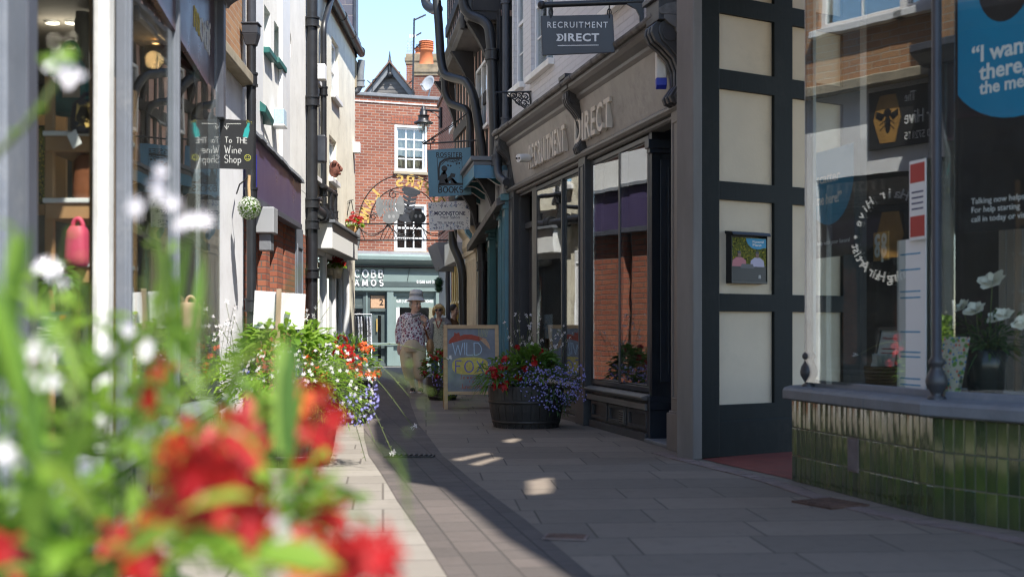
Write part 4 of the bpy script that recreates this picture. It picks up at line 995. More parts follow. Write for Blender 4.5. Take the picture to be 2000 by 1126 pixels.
def flower(m, p, n, r, k, q, cup=.3, wid=.8):
    n = n.normalized(); u = n.cross(Vector((0,0,1)))
    if u.length < .05: u = Vector((1,0,0))
    u.normalize(); v = n.cross(u); a0 = q.uniform(0, 6.3)
    for i in range(k):
        a = a0 + 2*math.pi*i/k + q.uniform(-.15,.15); d = u*math.cos(a)+v*math.sin(a); s = v*math.cos(a)-u*math.sin(a); rr_ = r*q.uniform(.8,1.15)
        w_ = rr_*wid
        m.add([p, p+d*rr_*.5-s*w_*.42+n*rr_*cup*.6, p+d*rr_+n*rr_*cup-s*w_*.12, p+d*rr_*1.02+n*rr_*cup*.8+s*w_*.14, p+d*rr_*.5+s*w_*.42+n*rr_*cup*.5], [(0,1,2,3,4)], True)
def stem(m, pts, r=.0025): m.tube(catmull(pts, 4), r, 4, True, False)
def rose(m, p, n, r, q):
    n = n.normalized()
    for ring, (k, s, c) in enumerate(((3,.45,1.1),(5,.7,.8),(6,1.0,.45))): flower(m, p - n*r*.1*ring, n, r*s, k, q, c, 1.25)
# the roses and their leaves belong to the vase
q = random.Random(3); m = MB(); m2 = MB(); m3 = MB()
for dx, dy, dz, rr_ in ((.06,-.02,.66,.075),(-.02,-.06,.50,.062),(.14,-.02,.47,.055),(-.14,-.02,.52,.05),(.22,.03,.42,.06),(.02,.08,.46,.06)):
    p = Vector((dx,dy,dz)); rose(m, p, Vector((dx*1.2,-.6,.6)), rr_, q); stem(m3, [(dx*.2,dy*.2,.2),(dx*.7,dy*.7,dz*.7),p], .003)
for i in range(240):
    d = rdir(q, -.25, .8); p = Vector((0,0,.30)) + d*q.uniform(.02,.22)*Vector((1,.6,1)).length/1.4; leaf(m2, p, d+Vector((0,-.2,.1)), q.uniform(.05,.10), .018, q)
for i in range(40): d = rdir(q, -.1, .8); blade(m2, Vector((0,0,.28)), d, q.uniform(.2,.34), .008, q, .5)
m.build('rose_bloom', MAT['rose_white'], t); m2.build('foliage', MAT['leaf_dark'], t); m3.build('stem', MAT['stem_green'], t)

def barrel(root, r0, r1, h, label=None):
    "half barrel: staves with slight gaps, two hoops, soil"
    m = MB(); n = 26
    for i in range(n):
        a0, a1 = 2*math.pi*i/n+.006, 2*math.pi*(i+1)/n-.006
        P = []
        for k in range(6):
            t_ = k/5; rr_ = r0+(r1-r0)*t_ + .022*math.sin(math.pi*min(1, t_*.9+.1)); z = h*t_
            for a in (a0, (a0+a1)/2, a1): P.append(((rr_+(.003 if a == (a0+a1)/2 else 0))*math.cos(a), rr_*math.sin(a), z))
        b = len(P); Q = [((math.hypot(x,y)-.028)/math.hypot(x,y)*x, (math.hypot(x,y)-.028)/math.hypot(x,y)*y, z) for x,y,z in P]
        m.add(P+Q, [(3*k+j, 3*k+j+1, 3*k+j+4, 3*k+j+3) for k in range(5) for j in range(2)] + [(15+j, 16+j, b+16+j, b+15+j) for j in range(2)]
              + [(b+3*k+j+3, b+3*k+j+4, b+3*k+j+1, b+3*k+j) for k in range(3,5) for j in range(2)])
    bo = m.build('barrel', MAT['barrel_black'], root)
    for zc in (.10, .58):
        t_ = zc; rr_ = r0+(r1-r0)*t_+.022*math.sin(math.pi*min(1,t_*.9+.1))+.004; t2 = t_+.08; r2 = r0+(r1-r0)*t2+.022*math.sin(math.pi*min(1,t2*.9+.1))+.004
        MB().lathe([(rr_-.004,h*t_),(rr_+.003,h*t_+.002),(r2+.003,h*t2-.002),(r2-.004,h*t2)], n=40).build('hoop', MAT['barrel_hoop'], bo)
    MB().lathe([(.001,h*.93),(r1-.02,h*.90)], n=24).build('soil', MAT['soil'], root)
    return bo

def mound(m, q, n, c, rx, ry, rz, ln, wd, lo=-.1, bend=.4, shell=.45):
    for i in range(n):
        d = rdir(q, lo, 1); k = q.uniform(shell, 1)**.6; p = Vector(c) + Vector((d.x*rx*k, d.y*ry*k, d.z*rz*k))
        leaf(m, p, d + rdir(q)*.6 + Vector((0,0,.2)), ln*q.uniform(.6,1.3), wd*q.uniform(.7,1.2), q, bend)
def cluster(m, q, p, n, spread, r, k=5, cup=.25):
    for i in range(n):
        d = rdir(q, -.35, 1); flower(m, Vector(p)+d*spread*q.uniform(.55,1), d+Vector((0,-.25,.1)), r*q.uniform(.75,1.2), k, q, cup)
def spikes(ms, mf, q, base, n, hgt, lean, r=.016, k=4, fl=(2,5), mb=None):
    "gaura: wiry stems that carry a few white butterflies near the tip and buds"
    for i in range(n):
        d = Vector((q.uniform(-1,1)*lean[0]+lean[2], q.uniform(-1,1)*lean[1], 1)); h = hgt*q.uniform(.6,1.15)
        b = Vector(base) + Vector((q.uniform(-.15,.15), q.uniform(-.12,.12), 0)); tip = b + Vector((d.x*h*.8, d.y*h*.8, h)); mid = b.lerp(tip, .5)+Vector((-d.x*.05, 0, .06*h))
        stem(ms, [b, mid, tip], .0018)
        for j in range(q.randint(*fl)):
            tt = q.uniform(.62,1.0); p = mid.lerp(tip, (tt-.5)*2) + rdir(q)*.012; flower(mf, p, rdir(q, -.2, .8)+Vector((0,-.6,0)), r*q.uniform(.7,1.2), k, q, .15, .7)
        for j in range(4): p = b.lerp(tip, q.uniform(.25,.9)); leaf(ms, p, rdir(q, -.2, .6), .03, .007, q, .2)

# right hand barrel, in the shade
c = gp(1027, 829); X0, Y0 = c[0], c[1]-.25
t = thing('flower_barrel', 'dark half barrel of red begonias and blue lobelia beside the chalkboard sign', 'planter', (X0, Y0+.02, 0), 0, 'barrels of flowers along the lane')
barrel(t, .335, .405, .44)
q = random.Random(21); ml = MB(); md = MB(); mr = MB(); mb_ = MB(); mw = MB(); ms = MB(); mc = MB()
mound(ml, q, 420, (-.02,0,.52), .40, .36, .32, .10, .042, -.1, .4)
mound(ml, q, 160, (.10,-.05,.66), .22, .2, .17, .13, .065, 0, .35)
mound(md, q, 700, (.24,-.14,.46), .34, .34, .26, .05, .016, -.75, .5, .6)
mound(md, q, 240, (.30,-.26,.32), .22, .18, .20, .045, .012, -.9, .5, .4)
mound(ml, q, 170, (-.28,-.1,.50), .22, .25, .22, .14, .03, -.4, .7)
for i in range(26): blade(ml, Vector((-.25+q.uniform(-.1,.1), -.2, .5)), Vector((-.8+q.uniform(-.4,.6), -.4, .8)), q.uniform(.22,.42), .014, q, .8)
for i in range(22):
    a = q.uniform(0, 1); p = Vector((-.36+q.uniform(-.08,.36)*a*1.4, -.34+q.uniform(-.08,.12), .42+.36*q.random()*q.uniform(.3,1)))
    cluster(mr, q, p, q.randint(4,8), .032, .027, 5)
for p in ((.16,-.1,.80),(.07,-.25,.73),(-.1,-.1,.84),(-.3,-.3,.44),(-.22,-.38,.42)): cluster(mr, q, p, 6, .03, .028)
def lob(mf, mcn, q, p, r):
    n = Vector((q.uniform(-.5,.5), -1, q.uniform(-.1,.7))); flower(mf, p, n, r, 5, q, .1, .75); flower(mcn, p+n.normalized()*.003, n, r*.32, 4, q, 0, .9)
for i in range(430):
    d = rdir(q, -.85, .75); d.y = -abs(d.y); k_ = q.uniform(.72,1.08)*(1+.12*math.sin(5*d.x+7*d.z)); p = Vector((.24,-.12,.45)) + Vector((d.x*.37, d.y*.38, d.z*.29))*k_; lob(mb_, mc, q, p, q.uniform(.009,.013))
for i in range(60):
    d = rdir(q, -.1, .7); d.y = -abs(d.y); p = Vector((-.02,-.1,.5)) + Vector((d.x*.45, d.y*.36, d.z*.3)); lob(mb_, mc, q, p, .010)
spikes(ms, mw, q, (.02,.05,.6), 17, .58, (.55,.4,.02), .019)
spikes(ms, mw, q, (.25,.0,.6), 9, .42, (.5,.3,.35), .018)
for nm, mm, ma in (('foliage',ml,'leaf_mid'),('trailing_foliage',md,'leaf_dark'),('red_begonia',mr,'petal_red'),('blue_lobelia',mb_,'petal_lobelia'),('lobelia_eye',mc,'petal_white'),('white_gaura',mw,'petal_white'),('stem',ms,'stem_green')): mm.build(nm, MAT[ma], t)

# left barrel in the sun, with the placard
c = gp(575, 900); X0, Y0 = -1.72, 9.55
t = thing('flower_barrel', 'half barrel in the sun overflowing with white gaura and pale lobelia under a placard', 'planter', (X0, Y0, 0), 0, 'barrels of flowers along the lane')
barrel(t, .29, .36, .46)
q = random.Random(33); ml = MB(); md = MB(); mr = MB(); mb_ = MB(); mw = MB(); ms = MB(); mc = MB()
mound(ml, q, 900, (-.06,0,.62), .50, .40, .46, .085, .034, -.25, .4)
mound(ml, q, 260, (-.02,-.08,.92), .34, .26, .22, .12, .05, -.1, .4)
mound(md, q, 1500, (.10,-.12,.58), .50, .42, .30, .05, .012, -.6, .5, .5)
mound(md, q, 500, (.36,-.2,.52), .30, .28, .24, .045, .010, -.8, .5, .4)
mound(ml, q, 200, (-.46,-.1,.62), .26, .26, .24, .07, .028, -.4, .5)
for i in range(150):
    d = rdir(q, -.9, .4); p = Vector((.50,-.18,.52)) + Vector((d.x*.20, d.y*.24, d.z*.24)); lob(mb_, mc, q, p, q.uniform(.009,.013))
for i in range(150):
    d = rdir(q, -.5, .9); d.y = -abs(d.y); p = Vector((.12,-.1,.58)) + Vector((d.x*.56, d.y*.44, d.z*.40)); flower(mw, p, d+Vector((0,-.5,.2)), q.uniform(.012,.02), 5, q, .1, .6)
for p in ((.40,.25,.88),(.46,.2,.80),(.36,.25,.95),(.48,.25,.72),(.34,.2,.84)): cluster(mr, q, p, 9, .05, .03)
for p in ((-.36,-.2,.80),(-.28,-.28,.72),(-.30,.0,.9)): cluster(mb_, q, p, 5, .04, .018)
spikes(ms, mw, q, (-.45,-.05,.7), 14, .5, (.6,.4,-.2), .02)
spikes(ms, mw, q, (.0,.05,.85), 7, .4, (.4,.3,.2), .018)
for k, (ex, ey, ez, mx_, mz) in enumerate(((.95,-.2,.52,.62,.80),(.98,-.3,.30,.6,.72),(.82,-.35,.13,.55,.60),(.62,-.3,.05,.45,.5),(1.22,.1,.80,.7,.92),(.70,-.4,.20,.5,.55))):
    b = Vector((.2,-.1,.62)); e = Vector((ex,ey,ez)); md_ = Vector((mx_, ey*.6, mz)); P_ = catmull([b, md_, e], 10); ms.tube(P_, .0028, 4, True, False)
    for j in range(26): leaf(ms, P_[min(len(P_)-1, int(q.uniform(.3,1)*len(P_)))], rdir(q, -.3, .6), .022, .009, q, .2)
    if k in (1, 2, 4):
        for j in range(3): flower(mw, e+rdir(q)*.025, rdir(q, -.2, .5)+Vector((0,-1,0)), .02, 4, q, .15, .7)
for nm, mm, ma in (('foliage',ml,'leaf_fresh'),('trailing_foliage',md,'leaf_fresh'),('red_geranium',mr,'petal_red'),('pale_lobelia',mb_,'petal_lobelia'),('lobelia_eye',mc,'petal_white'),('white_gaura',mw,'petal_white'),('stem',ms,'stem_green')): mm.build(nm, MAT[ma], t)
# placard
yp = 9.35; a, b = at(541, 716, yp), at(545, 566, yp)
t = thing('placard', 'blank white placard on a wooden stake stuck in the sunlit flower barrel', 'placard')
m = MB().bar(a-Vector((.01,0,.25)), b+Vector((0,0,.008)), .036, .02, (0,1,0)); world_part('stake', m, 'stake_wood', t, .002)
m = MB(); c4 = [at(494,640,yp+.02), at(593,643,yp+.02), at(597,574,yp+.02), at(498,567,yp+.02)]
m.add([p+Vector((0,-.004,0)) for p in c4]+[p+Vector((0,.004,0)) for p in c4], [(0,1,2,3),(7,6,5,4),(0,4,5,1),(1,5,6,2),(2,6,7,3),(3,7,4,0)]); world_part('board', m, 'letter_white', t)

# third barrel further along on the left, fourth behind the chalkboard
def small_barrel(X, Y, sc, label, seed, red='petal_red', lobelia=True):
    t = thing('flower_barrel', label, 'planter', (X, Y, 0), 0, 'barrels of flowers along the lane'); barrel(t, .26*sc, .33*sc, .46*sc)
    q = random.Random(seed); ml = MB(); mr = MB(); mb_ = MB()
    mound(ml, q, 420, (0,0,.6*sc), .42*sc, .36*sc, .40*sc, .09, .04, -.3, .4)
    for i in range(26):
        d = rdir(q, -.3, .9); d.y = -abs(d.y); cluster(mr, q, Vector((0,0,.60*sc))+Vector((d.x*.40,d.y*.36,d.z*.40))*sc, 7, .042, .03)
    if lobelia:
        for i in range(120): d = rdir(q, -.9, .3); d.y = -abs(d.y); flower(mb_, Vector((.12,-.05,.48*sc))+Vector((d.x*.3,d.y*.34,d.z*.3)), d+Vector((0,-1,0)), .014, 5, q, .1)
    ml.build('foliage', MAT['leaf_mid'], t); mr.build('red_bloom', MAT[red], t)
    if mb_.v: mb_.build('blue_lobelia', MAT['petal_lobelia'], t)
    return t
small_barrel(-1.88, 13.6, 1.0, 'half barrel crowded with orange red geraniums behind the sunlit barrel', 5, 'petal_orange', False)
small_barrel(-1.02, 18.0, .72, 'half barrel of red flowers partly hidden behind the chalkboard sign', 6)

# near planter in front of the camera, left
NS = .95
t = thing('flower_planter', 'blurred planter of red begonias, white gaura and long green leaves close to the camera', 'planter', (-.72*NS, 1.75*NS, 0), 0)
barrel(t, .30, .38, .48)
def bloom_drop(m, q, p, n, sp):
    "ragged pendant head: pointed petals hang and spread from a few centres"
    for k in range(max(2, n//2)):
        c = p + Vector((q.uniform(-1,1)*sp, q.uniform(-.6,.6)*sp, q.uniform(-1.1,.7)*sp)); d = Vector((q.uniform(-.6,.6), -1, q.uniform(-.5,.6)))
        flower(m, c, d, .023*q.uniform(.7,1.2), q.choice((4,5,5,6)), q, q.uniform(-.1,.5), q.uniform(.5,.8))
        if q.random() < .5: leaf(m, c, Vector((q.uniform(-.5,.5), -.3, -1)), .035, .014, q, .1)
q = random.Random(77); ml = MB(); mf = MB(); mr = MB(); mo = MB(); mw = MB(); ms = MB(); mv = MB(); md = MB()
def L_(px, py, Y): return at(px, py, Y*NS) - Vector((-.72*NS, 1.75*NS, 0))
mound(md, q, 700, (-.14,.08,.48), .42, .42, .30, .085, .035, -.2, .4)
mound(mf, q, 520, (-.16,.0,.54), .40, .40, .27, .09, .034, -.2, .4)
for px, py, Y, n in ((90,820,1.7,42),(60,1000,1.4,40),(250,860,1.8,40),(330,1000,1.5,40),(420,900,1.7,26),(520,800,1.8,24),(560,1000,1.5,30),(200,720,1.9,20),(130,640,1.9,16),(40,700,1.6,26),(480,1090,1.3,34),(160,1080,1.3,40),(620,950,1.6,16)):
    c = L_(px, py, Y)
    for i in range(int(n*1.5)): leaf(mf if q.random() < .62 else ml, c+rdir(q)*q.uniform(.01,.05 if px > 350 else .10), rdir(q, -.3, .9), q.uniform(.035,.08), q.uniform(.010,.026), q, .35)
for px, py, Y, dx, dz, ln, wd in ((440,860,1.7,.12,1,.30,.022),(330,700,1.9,.05,1,.34,.020),(25,720,1.5,.0,1,.3,.028),(120,1000,1.3,-.3,1,.4,.03),(250,800,1.6,.7,.8,.3,.02),(540,960,1.6,.05,1,.26,.02),(770,820,1.75,.1,-.9,.10,.012),(310,560,1.9,.25,1,.14,.022),(10,640,1.4,.05,1,.2,.03),(560,830,1.5,-.05,1,.2,.03),(180,690,1.5,.5,.6,.2,.03),(370,640,2.0,.0,1,.24,.03)):
    for k in range(2): blade(mf if k else ml, L_(px+q.uniform(-12,12), py+q.uniform(-10,10)+60, Y), Vector((dx+q.uniform(-.15,.15), q.uniform(-.3,.3), dz)), ln*NS, wd*NS, q, .25)
for px, py, Y, n, sp in ((440,870,1.25,9,.022),(430,930,1.2,9,.022),(350,940,1.2,9,.022),(340,890,1.25,7,.018),(470,1000,1.2,8,.02),(400,960,1.22,6,.018),(615,830,1.5,6,.02),(290,740,1.75,9,.030),(285,790,1.8,4,.012),(590,760,1.85,10,.030),(600,830,1.8,16,.042),(560,850,1.85,6,.02),(440,850,1.55,10,.032),(380,870,1.6,9,.03),(350,960,1.45,12,.032),(460,960,1.5,12,.035),(440,900,1.5,8,.03),(400,840,1.5,6,.03),(290,1055,1.3,8,.024),(700,1080,1.15,16,.028),(690,1050,1.15,6,.014),(610,1110,1.2,12,.03),(620,1000,1.5,7,.02),(650,1090,1.2,9,.02),(75,712,1.7,5,.02),(590,920,1.65,6,.02),(250,1075,1.3,6,.022),(560,1040,1.4,5,.02),(20,1090,1.3,3,.015)):
    red = q.random() < .93; m = MB(); bloom_drop(m, q, L_(px, py, Y), n, sp); m.build('red_begonia' if red else 'orange_begonia', MAT['petal_red' if red else 'petal_orange'], t)
for px, py, Y in ((340,880,1.5),(320,930,1.5),(580,790,1.8),(300,1030,1.3)): m = MB(); cluster(m, q, L_(px, py, Y), 5, .017, .016); m.build('orange_begonia', MAT['petal_orange'], t)
for px, py, Y, r_ in ((300,370,1.55,.024),(275,395,1.55,.020),(330,390,1.55,.018),(380,430,1.6,.024),(360,450,1.6,.020),(400,420,1.6,.022),(260,410,1.55,.02),(310,345,1.55,.018),(75,690,1.5,.03),(60,740,1.5,.028),(90,750,1.5,.024),(110,530,1.8,.03),(75,520,1.8,.02),(120,550,1.8,.022),(10,880,1.2,.02),(210,690,1.6,.024),(540,1020,1.35,.018),(560,1050,1.35,.016),(520,1085,1.3,.016),(575,1090,1.35,.012),(290,680,1.7,.026),(260,650,1.7,.02)):
    m = MB()
    for k in range(2): flower(m, L_(px, py, Y)+rdir(q)*.008, Vector((q.uniform(-.4,.4), -1, q.uniform(-.2,.6))), r_*.5, 5, q, .2, .8)
    m.build('white_gaura', MAT['petal_white'], t)
for px, py, Y, r_ in ((118,130,1.6,.018),(140,150,1.6,.016)): flower(mv, L_(px, py, Y), Vector((.1,-1,.3)), r_, 4, q, .3, .9)
for px, py in ((100,125),(137,108)): flower(mf, L_(px, py, 1.6), Vector((.1,-1,.3)), .014, 5, q, .5, .9)
stem(ms, [L_(-40,330,1.6), L_(30,265,1.6), L_(80,205,1.6), L_(125,135,1.6)], .0042)
for px, py in ((22,268),(55,235),(70,222)): leaf(mf, L_(px, py, 1.6), Vector((.6,-.2,.7)), .022, .014, q)
for k in range(60):
    px = q.uniform(-20, 560) if k < 48 else q.uniform(300, 640); py = q.uniform(560, 980) if px < 340 else q.uniform(760, 1020); Y = q.uniform(1.2, 2.0)
    blade(mf if k % 3 else ml, L_(px, py+120, Y), Vector((q.uniform(-.5,.5), q.uniform(-.3,.3), 1)), q.uniform(.12,.26), q.uniform(.006,.013), q, q.uniform(.1,.5))
for px, py, dx, dz in ((330,1060,1,.1),(500,1080,1,0),(250,1090,.6,.5),(180,1010,-.5,.7),(60,1060,.3,.9),(440,1100,1,.05),(120,930,.4,.8),(350,1000,.8,.3)):
    leaf(mf, L_(px, py, 1.12), Vector((dx, -.15, dz)), q.uniform(.07,.10), q.uniform(.035,.05), q, .15)
for k in range(26):
    px, py, Y = q.uniform(0, 420), q.uniform(430, 760), q.uniform(1.4, 2.0); tip = L_(px, py, Y); stem(ms, [tip+Vector((q.uniform(-.06,.06), 0, -.30)), tip+Vector((q.uniform(-.03,.03), 0, -.15)), tip], .0014)
    for j in range(5): leaf(mf, tip-Vector((0,0,.03*j))+rdir(q)*.008, rdir(q, 0, .8), .02, .007, q, .2)
for a, b, c_ in (((230,900),(320,600),(300,380)),((300,880),(400,640),(385,440)),((60,1000),(70,800),(70,700)),((150,900),(140,700),(115,540)),((350,900),(520,640),(590,520))): stem(ms, [L_(*a,1.6), L_(*b,1.6), L_(*c_,1.6)], .0022)
for k, P_ in enumerate((((420,700,2.2),(600,712,2.3),(740,725,2.3),(840,765,2.3)),((600,800,2.1),(700,850,2.1),(770,900,2.1),(800,960,2.1)))):
    pp = catmull([L_(*p) for p in P_], 8); ms.tube(pp, .0016, 4, True, False)
    for j in range(9): leaf(mf, q.choice(pp), rdir(q, -.4, .5), .011, .005, q, .2)
for px, py, Y, r_ in ((340,480,1.9,.012),(800,710,2.3,.005),(325,520,1.9,.014)): flower(mf, L_(px, py, Y), Vector((0,-1,.2)), r_, 4, q, .2)
for i in range(22): p = L_(q.uniform(780,930), q.uniform(690,850), q.uniform(1.4,1.7)); leaf(mf, p, rdir(q), .008, .003, q, .1)
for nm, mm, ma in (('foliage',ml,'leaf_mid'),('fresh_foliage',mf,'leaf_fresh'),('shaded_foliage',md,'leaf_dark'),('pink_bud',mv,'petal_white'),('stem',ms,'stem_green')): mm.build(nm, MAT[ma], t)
# ------------------------------------------------------------------ left side: gift shop with the tall windows
M_ = Fac('gift_shop', 'gift shop with tall panes between grey blue posts and a dark fascia', 'shop building', (-1.543, 3.2), (-2.44, 10.1)); r = M_.root
L = M_.L; zs = .50
def mu(px): return M_.u(px)
mo = lambda px: M_.u(px, .02)
posts = [(mo(44)-.12, .24, 'greyblue_paint', 0), (mo(252), .055, 'greyblue_paint', 0), (mo(347), .055, 'greyblue_paint', .0), (L-.10, .13, 'greyblue_paint', 0)]
for x, w_, ma, tl in posts:
    m = MB(); m.box(x-w_/2, x+w_/2, -.055 if x > L-.1 else -.035, .025, zs, 3.75); m.box(x-w_/2-.01, x+w_/2+.01, -.015, .04, zs, 3.75); m.build('window_post', MAT[ma], r, .008)
m = MB(); m.box(mu(45)-.05, mu(57)-.0, -.03, .09, zs, 3.75); m.build('side_post', MAT['slate_blue_paint'], r, .006)
x = M_.u(209,.05); m = MB(); b = .085
m.add([(x-b-.03,-.07,zs),(x+b-.03,-.07,zs),(x+b-.03,.0,zs),(x-b-.03,.0,zs),(x-b+.03,-.07,3.75),(x+b+.03,-.07,3.75),(x+b+.03,.0,3.75),(x-b+.03,.0,3.75)], [(0,3,2,1),(4,5,6,7),(0,1,5,4),(1,2,6,5),(2,3,7,6),(3,0,4,7)])
m.build('white_post', MAT['peeling_white'], r, .03)
m = MB().box(x+b+.03, x+b+.06, -.02, .05, zs, 3.75); m.build('post_edge', MAT['oak_furniture'], r)
MB().box(0, L, -.035, .05, .0, zs-.09).build('stall_riser', MAT['slate_blue_paint'], r, .006)
m = MB(); n = 12
for i in range(n): m.frame(L*i/n+.04, L*(i+1)/n-.04, .1, zs-.14, .03, -.05, -.03)
m.build('riser_panel', MAT['slate_blue_paint'], r, .004)
MB().profx([(.08,zs-.09),(-.10,zs-.09),(-.11,zs-.08),(-.11,zs-.03),(-.05,zs-.004),(.08,zs)][::-1], 0, L).build('sill', MAT['greyblue_paint'], r, .004)
edges = [mu(60), mu(184), mu(254), mu(345), L-.13]
ap = M_.p0 + M_.d*mu(186); m = MB(); pa_ = Vector((ap.x, ap.y, 0)); pb_ = pa_ + Vector((-.93,.40,0)); m.bar(pa_+Vector((0,0,(zs+3.0)/2)), pb_+Vector((0,0,(zs+3.0)/2)), .006, 3.0-zs); world_part('pane', m, 'shop_glass', r)
m = MB(); m.bar(pa_+Vector((0,0,zs/2)), pb_+Vector((0,0,zs/2)), .1, zs); m.bar(pa_+Vector((0,0,3.05)), pb_+Vector((0,0,3.05)), .08, .1); world_part('lobby_riser', m, 'slate_blue_paint', r)
for a, b, yaw in ((mu(254), mu(345)-.04, .042), (mu(345)+.04, L-.13, .083)):
    c = (a+b)/2; m = MB().box(-(b-a)/2, (b-a)/2, -.003, .003, zs, 2.94); m.build('pane', MAT['shop_glass'], r, loc=(c, .035, 0), rot=(0,0,-yaw))
m = MB(); m.box(mu(232), L-.1, -.012, .022, 2.92, 3.74); fb = m.build('fascia', MAT['print_black'], r)
paint('motif_board', (.075,.035,.05), .3, .1, 3); fb.data.materials[0] = MAT['motif_board']
m = MB(); xa, xb = mu(374), mu(409); cw = (xb-xa)/5.0
m.text('m', xa, 3.17, .235, -.0135, .004, cw*1.5); lm = m.build('lettering', MAT['chalk_yellow'], r)
m = MB(); m.text('otif', xa+cw*1.65, 3.17, .27, -.0135, .004, cw*3.1); m.build('lettering', MAT['chalk_white'], r)
m = MB(); m.profx([(.1,3.70),(-.10,3.70),(-.12,3.73),(-.16,3.76),(-.24,3.80),(-.26,3.83),(-.26,3.90),(.1,3.96)][::-1], 0, L+.1); m.build('cornice', MAT['slate_blue_paint'], r, .004)
m = MB(); m.box(L-.16, L+.02, -.085, .08, 2.75, 3.75); m.build('end_pilaster', MAT['slate_blue_paint'], r, .008)
MB().box(L-.03, L+.03, -.03, .5, 0, 3.7).build('side_wall', MAT['white_wall'], r)
MB().box(0, L, .0, .3, 3.96, 8.3).build('wall', MAT['buff_brick'], r); MB().box(-.1, L, -.1, 6, 8.3, 8.4).build('roof', MAT['roof_tile'], r)
room(r, -.3, L-.05, .15, 3.1, .46, 3.02, ('interior_cream', 'interior_floor'))
m = MB().box(-.3, L-.06, .16, .20, 3.02, 3.7).build('interior_bulkhead', MAT['interior_cream'], r)
q = M_.w(0,0,0)
cp = at(161, 100, 7.6); m = MB(); m.lathe([(.036,.46),(.036,2.86),(.045,2.88),(.05,2.93),(.04,2.97),(.04,3.0)], (cp.x,cp.y,0), 18); world_part('interior_column', m, 'interior_cream', r)
# lit ceiling spots and the warm lamp seen through the glass
emit('spot_glow', (1,.9,.75), 4); emit('lamp_glow', (1,.45,.12), 9)
def lamp_thing(name, label, p, mat_, rad, pw, col):
    t = thing(name, label, 'lamp', p); MB().lathe([(rad*1.3,0),(rad*1.3,-.012),(rad,-.012),(rad,0)], n=16).build('rim', MAT['plastic_white'], t)
    MB().lathe([(.001,-.006),(rad,-.006)], n=16).build('bulb', MAT[mat_], t)
    ld = bpy.data.lights.new(name+'_light', 'POINT'); ld.energy = pw; ld.color = col; ld.shadow_soft_size = .06; lo = bpy.data.objects.new(name+'_light', ld); COL.objects.link(lo); lo.parent = t; lo.location = (0,0,-.12)
    return t
p = at(102, 40, 7.9); lamp_thing('ceiling_spot', 'lit round ceiling spot inside the gift shop, farther from the cream column', (p.x,p.y,3.015), 'spot_glow', .035, 1.0, (1,.87,.7))
p = at(141, 40, 7.9); lamp_thing('ceiling_spot', 'lit round ceiling spot inside the gift shop beside the cream column', (p.x,p.y,3.015), 'spot_glow', .035, 1.0, (1,.87,.7))
p = at(305, 18, 8.4); t = lamp_thing('warm_lamp', 'warm orange lamp glowing behind the gift shop glass under the fascia', (p.x,p.y,3.0), 'lamp_glow', .022, .6, (1,.6,.25))
# shop goods (world coordinates)
def wthing(name, label, cat, p, group=None): return thing(name, label, cat, p, 0, group)
YB = 6.35
def rel(px, py, o, Y=YB): return at(px, py, Y) - o
o0 = at(140, 262, YB); o0.z = .47
t = wthing('display_shelf', 'oak ladder shelf with pale tops in the gift shop window', 'shelf unit', o0)
for px, y0, y1 in ((98,150,640),(216,150,640)):
    a, b = rel(px, y0, o0), rel(px, y1, o0); MB().box(a.x-.022, a.x+.022, -.02, .02, 0, a.z).build('leg', MAT['oak_furniture'], t, .004); MB().box(a.x-.018, a.x+.018, .36, .40, 0, a.z).build('leg', MAT['oak_furniture'], t, .004)
for py in (266, 396, 520):
    a, b = rel(90, py, o0), rel(222, py, o0); MB().box(a.x, b.x, -.05, .42, a.z-.005, a.z+.02).build('shelf_top', MAT['plastic_white'], t, .004)
    MB().box(a.x+.01, b.x-.01, -.04, .40, a.z-.085, a.z-.006).build('shelf_rail', MAT['oak_furniture'], t, .003)
def bag(name, label, px, py0, py1, wpx, mat, dep=.14, Y=YB, hand=True, top=.75):
    o = at(px, py1, Y); h = (py1-py0)/F*Y; w_ = wpx/F*Y
    t = wthing(name, label, 'bag', o)
    m = MB(); n = 14; prof = []
    for j in range(9):
        tt = j/8; k = (1-(1-top)*tt**2.5)*(1 if 0 < j < 8 else .8); prof.append((k, tt))
    vs = []
    for k, tt in prof:
        for i in range(n):
            a = 2*math.pi*i/n; cx, cy_ = math.cos(a), math.sin(a); sx = abs(cx)**.6*(1 if cx > 0 else -1); sy = abs(cy_)**.6*(1 if cy_ > 0 else -1)
            vs.append((sx*w_/2*k, sy*dep/2*k, tt*h))
    m.add(vs, [(j*n+i, j*n+(i+1)%n, (j+1)*n+(i+1)%n, (j+1)*n+i) for j in range(8) for i in range(n)], True); m.add(vs[-n:], [list(range(n))]); m.add(vs[:n], [list(range(n))[::-1]])
    m.build('body', MAT[mat], t)
    if hand: MB().tube([(w_*.22*math.cos(R(a)), 0, h*.97+h*.22*math.sin(R(a))) for a in range(0, 181, 15)], .012, 8).build('handle', MAT[mat], t)
    return t, w_, h, dep
t, w_, h, d = bag('backpack', 'dark teal backpack with a kraft card tag on the oak shelf', 137, 105, 224, 78, 'teal_fabric', .2, 6.5, True, .45)
m = MB(); m.box(-.0, w_*.42, -d/2-.012, -d/2-.006, h*.22, h*.62); m.build('tag', MAT['kraft_card'], t)
m = MB(); m.text('LONDON', w_*.21, h*.5, .018, -d/2-.0125, .0005, w_*.34, 'c'); m.build('tag_print', MAT['paper'], t)
t, w_, h, d = bag('round_bag', 'navy bag with a gold embroidered sun standing on the shelf top', 172, 196, 261, 64, 'navy_fabric', .12, 6.3, True, .8)
m = MB(); cx, cz_ = w_*.18, h*.5
m.add([(cx+(.032 if k % 2 == 0 else .017)*math.cos(k*math.pi/12), -d/2-.004, cz_+(.032 if k % 2 == 0 else .017)*math.sin(k*math.pi/12)) for k in range(24)], [list(range(24))]); q_ = random.Random(2)
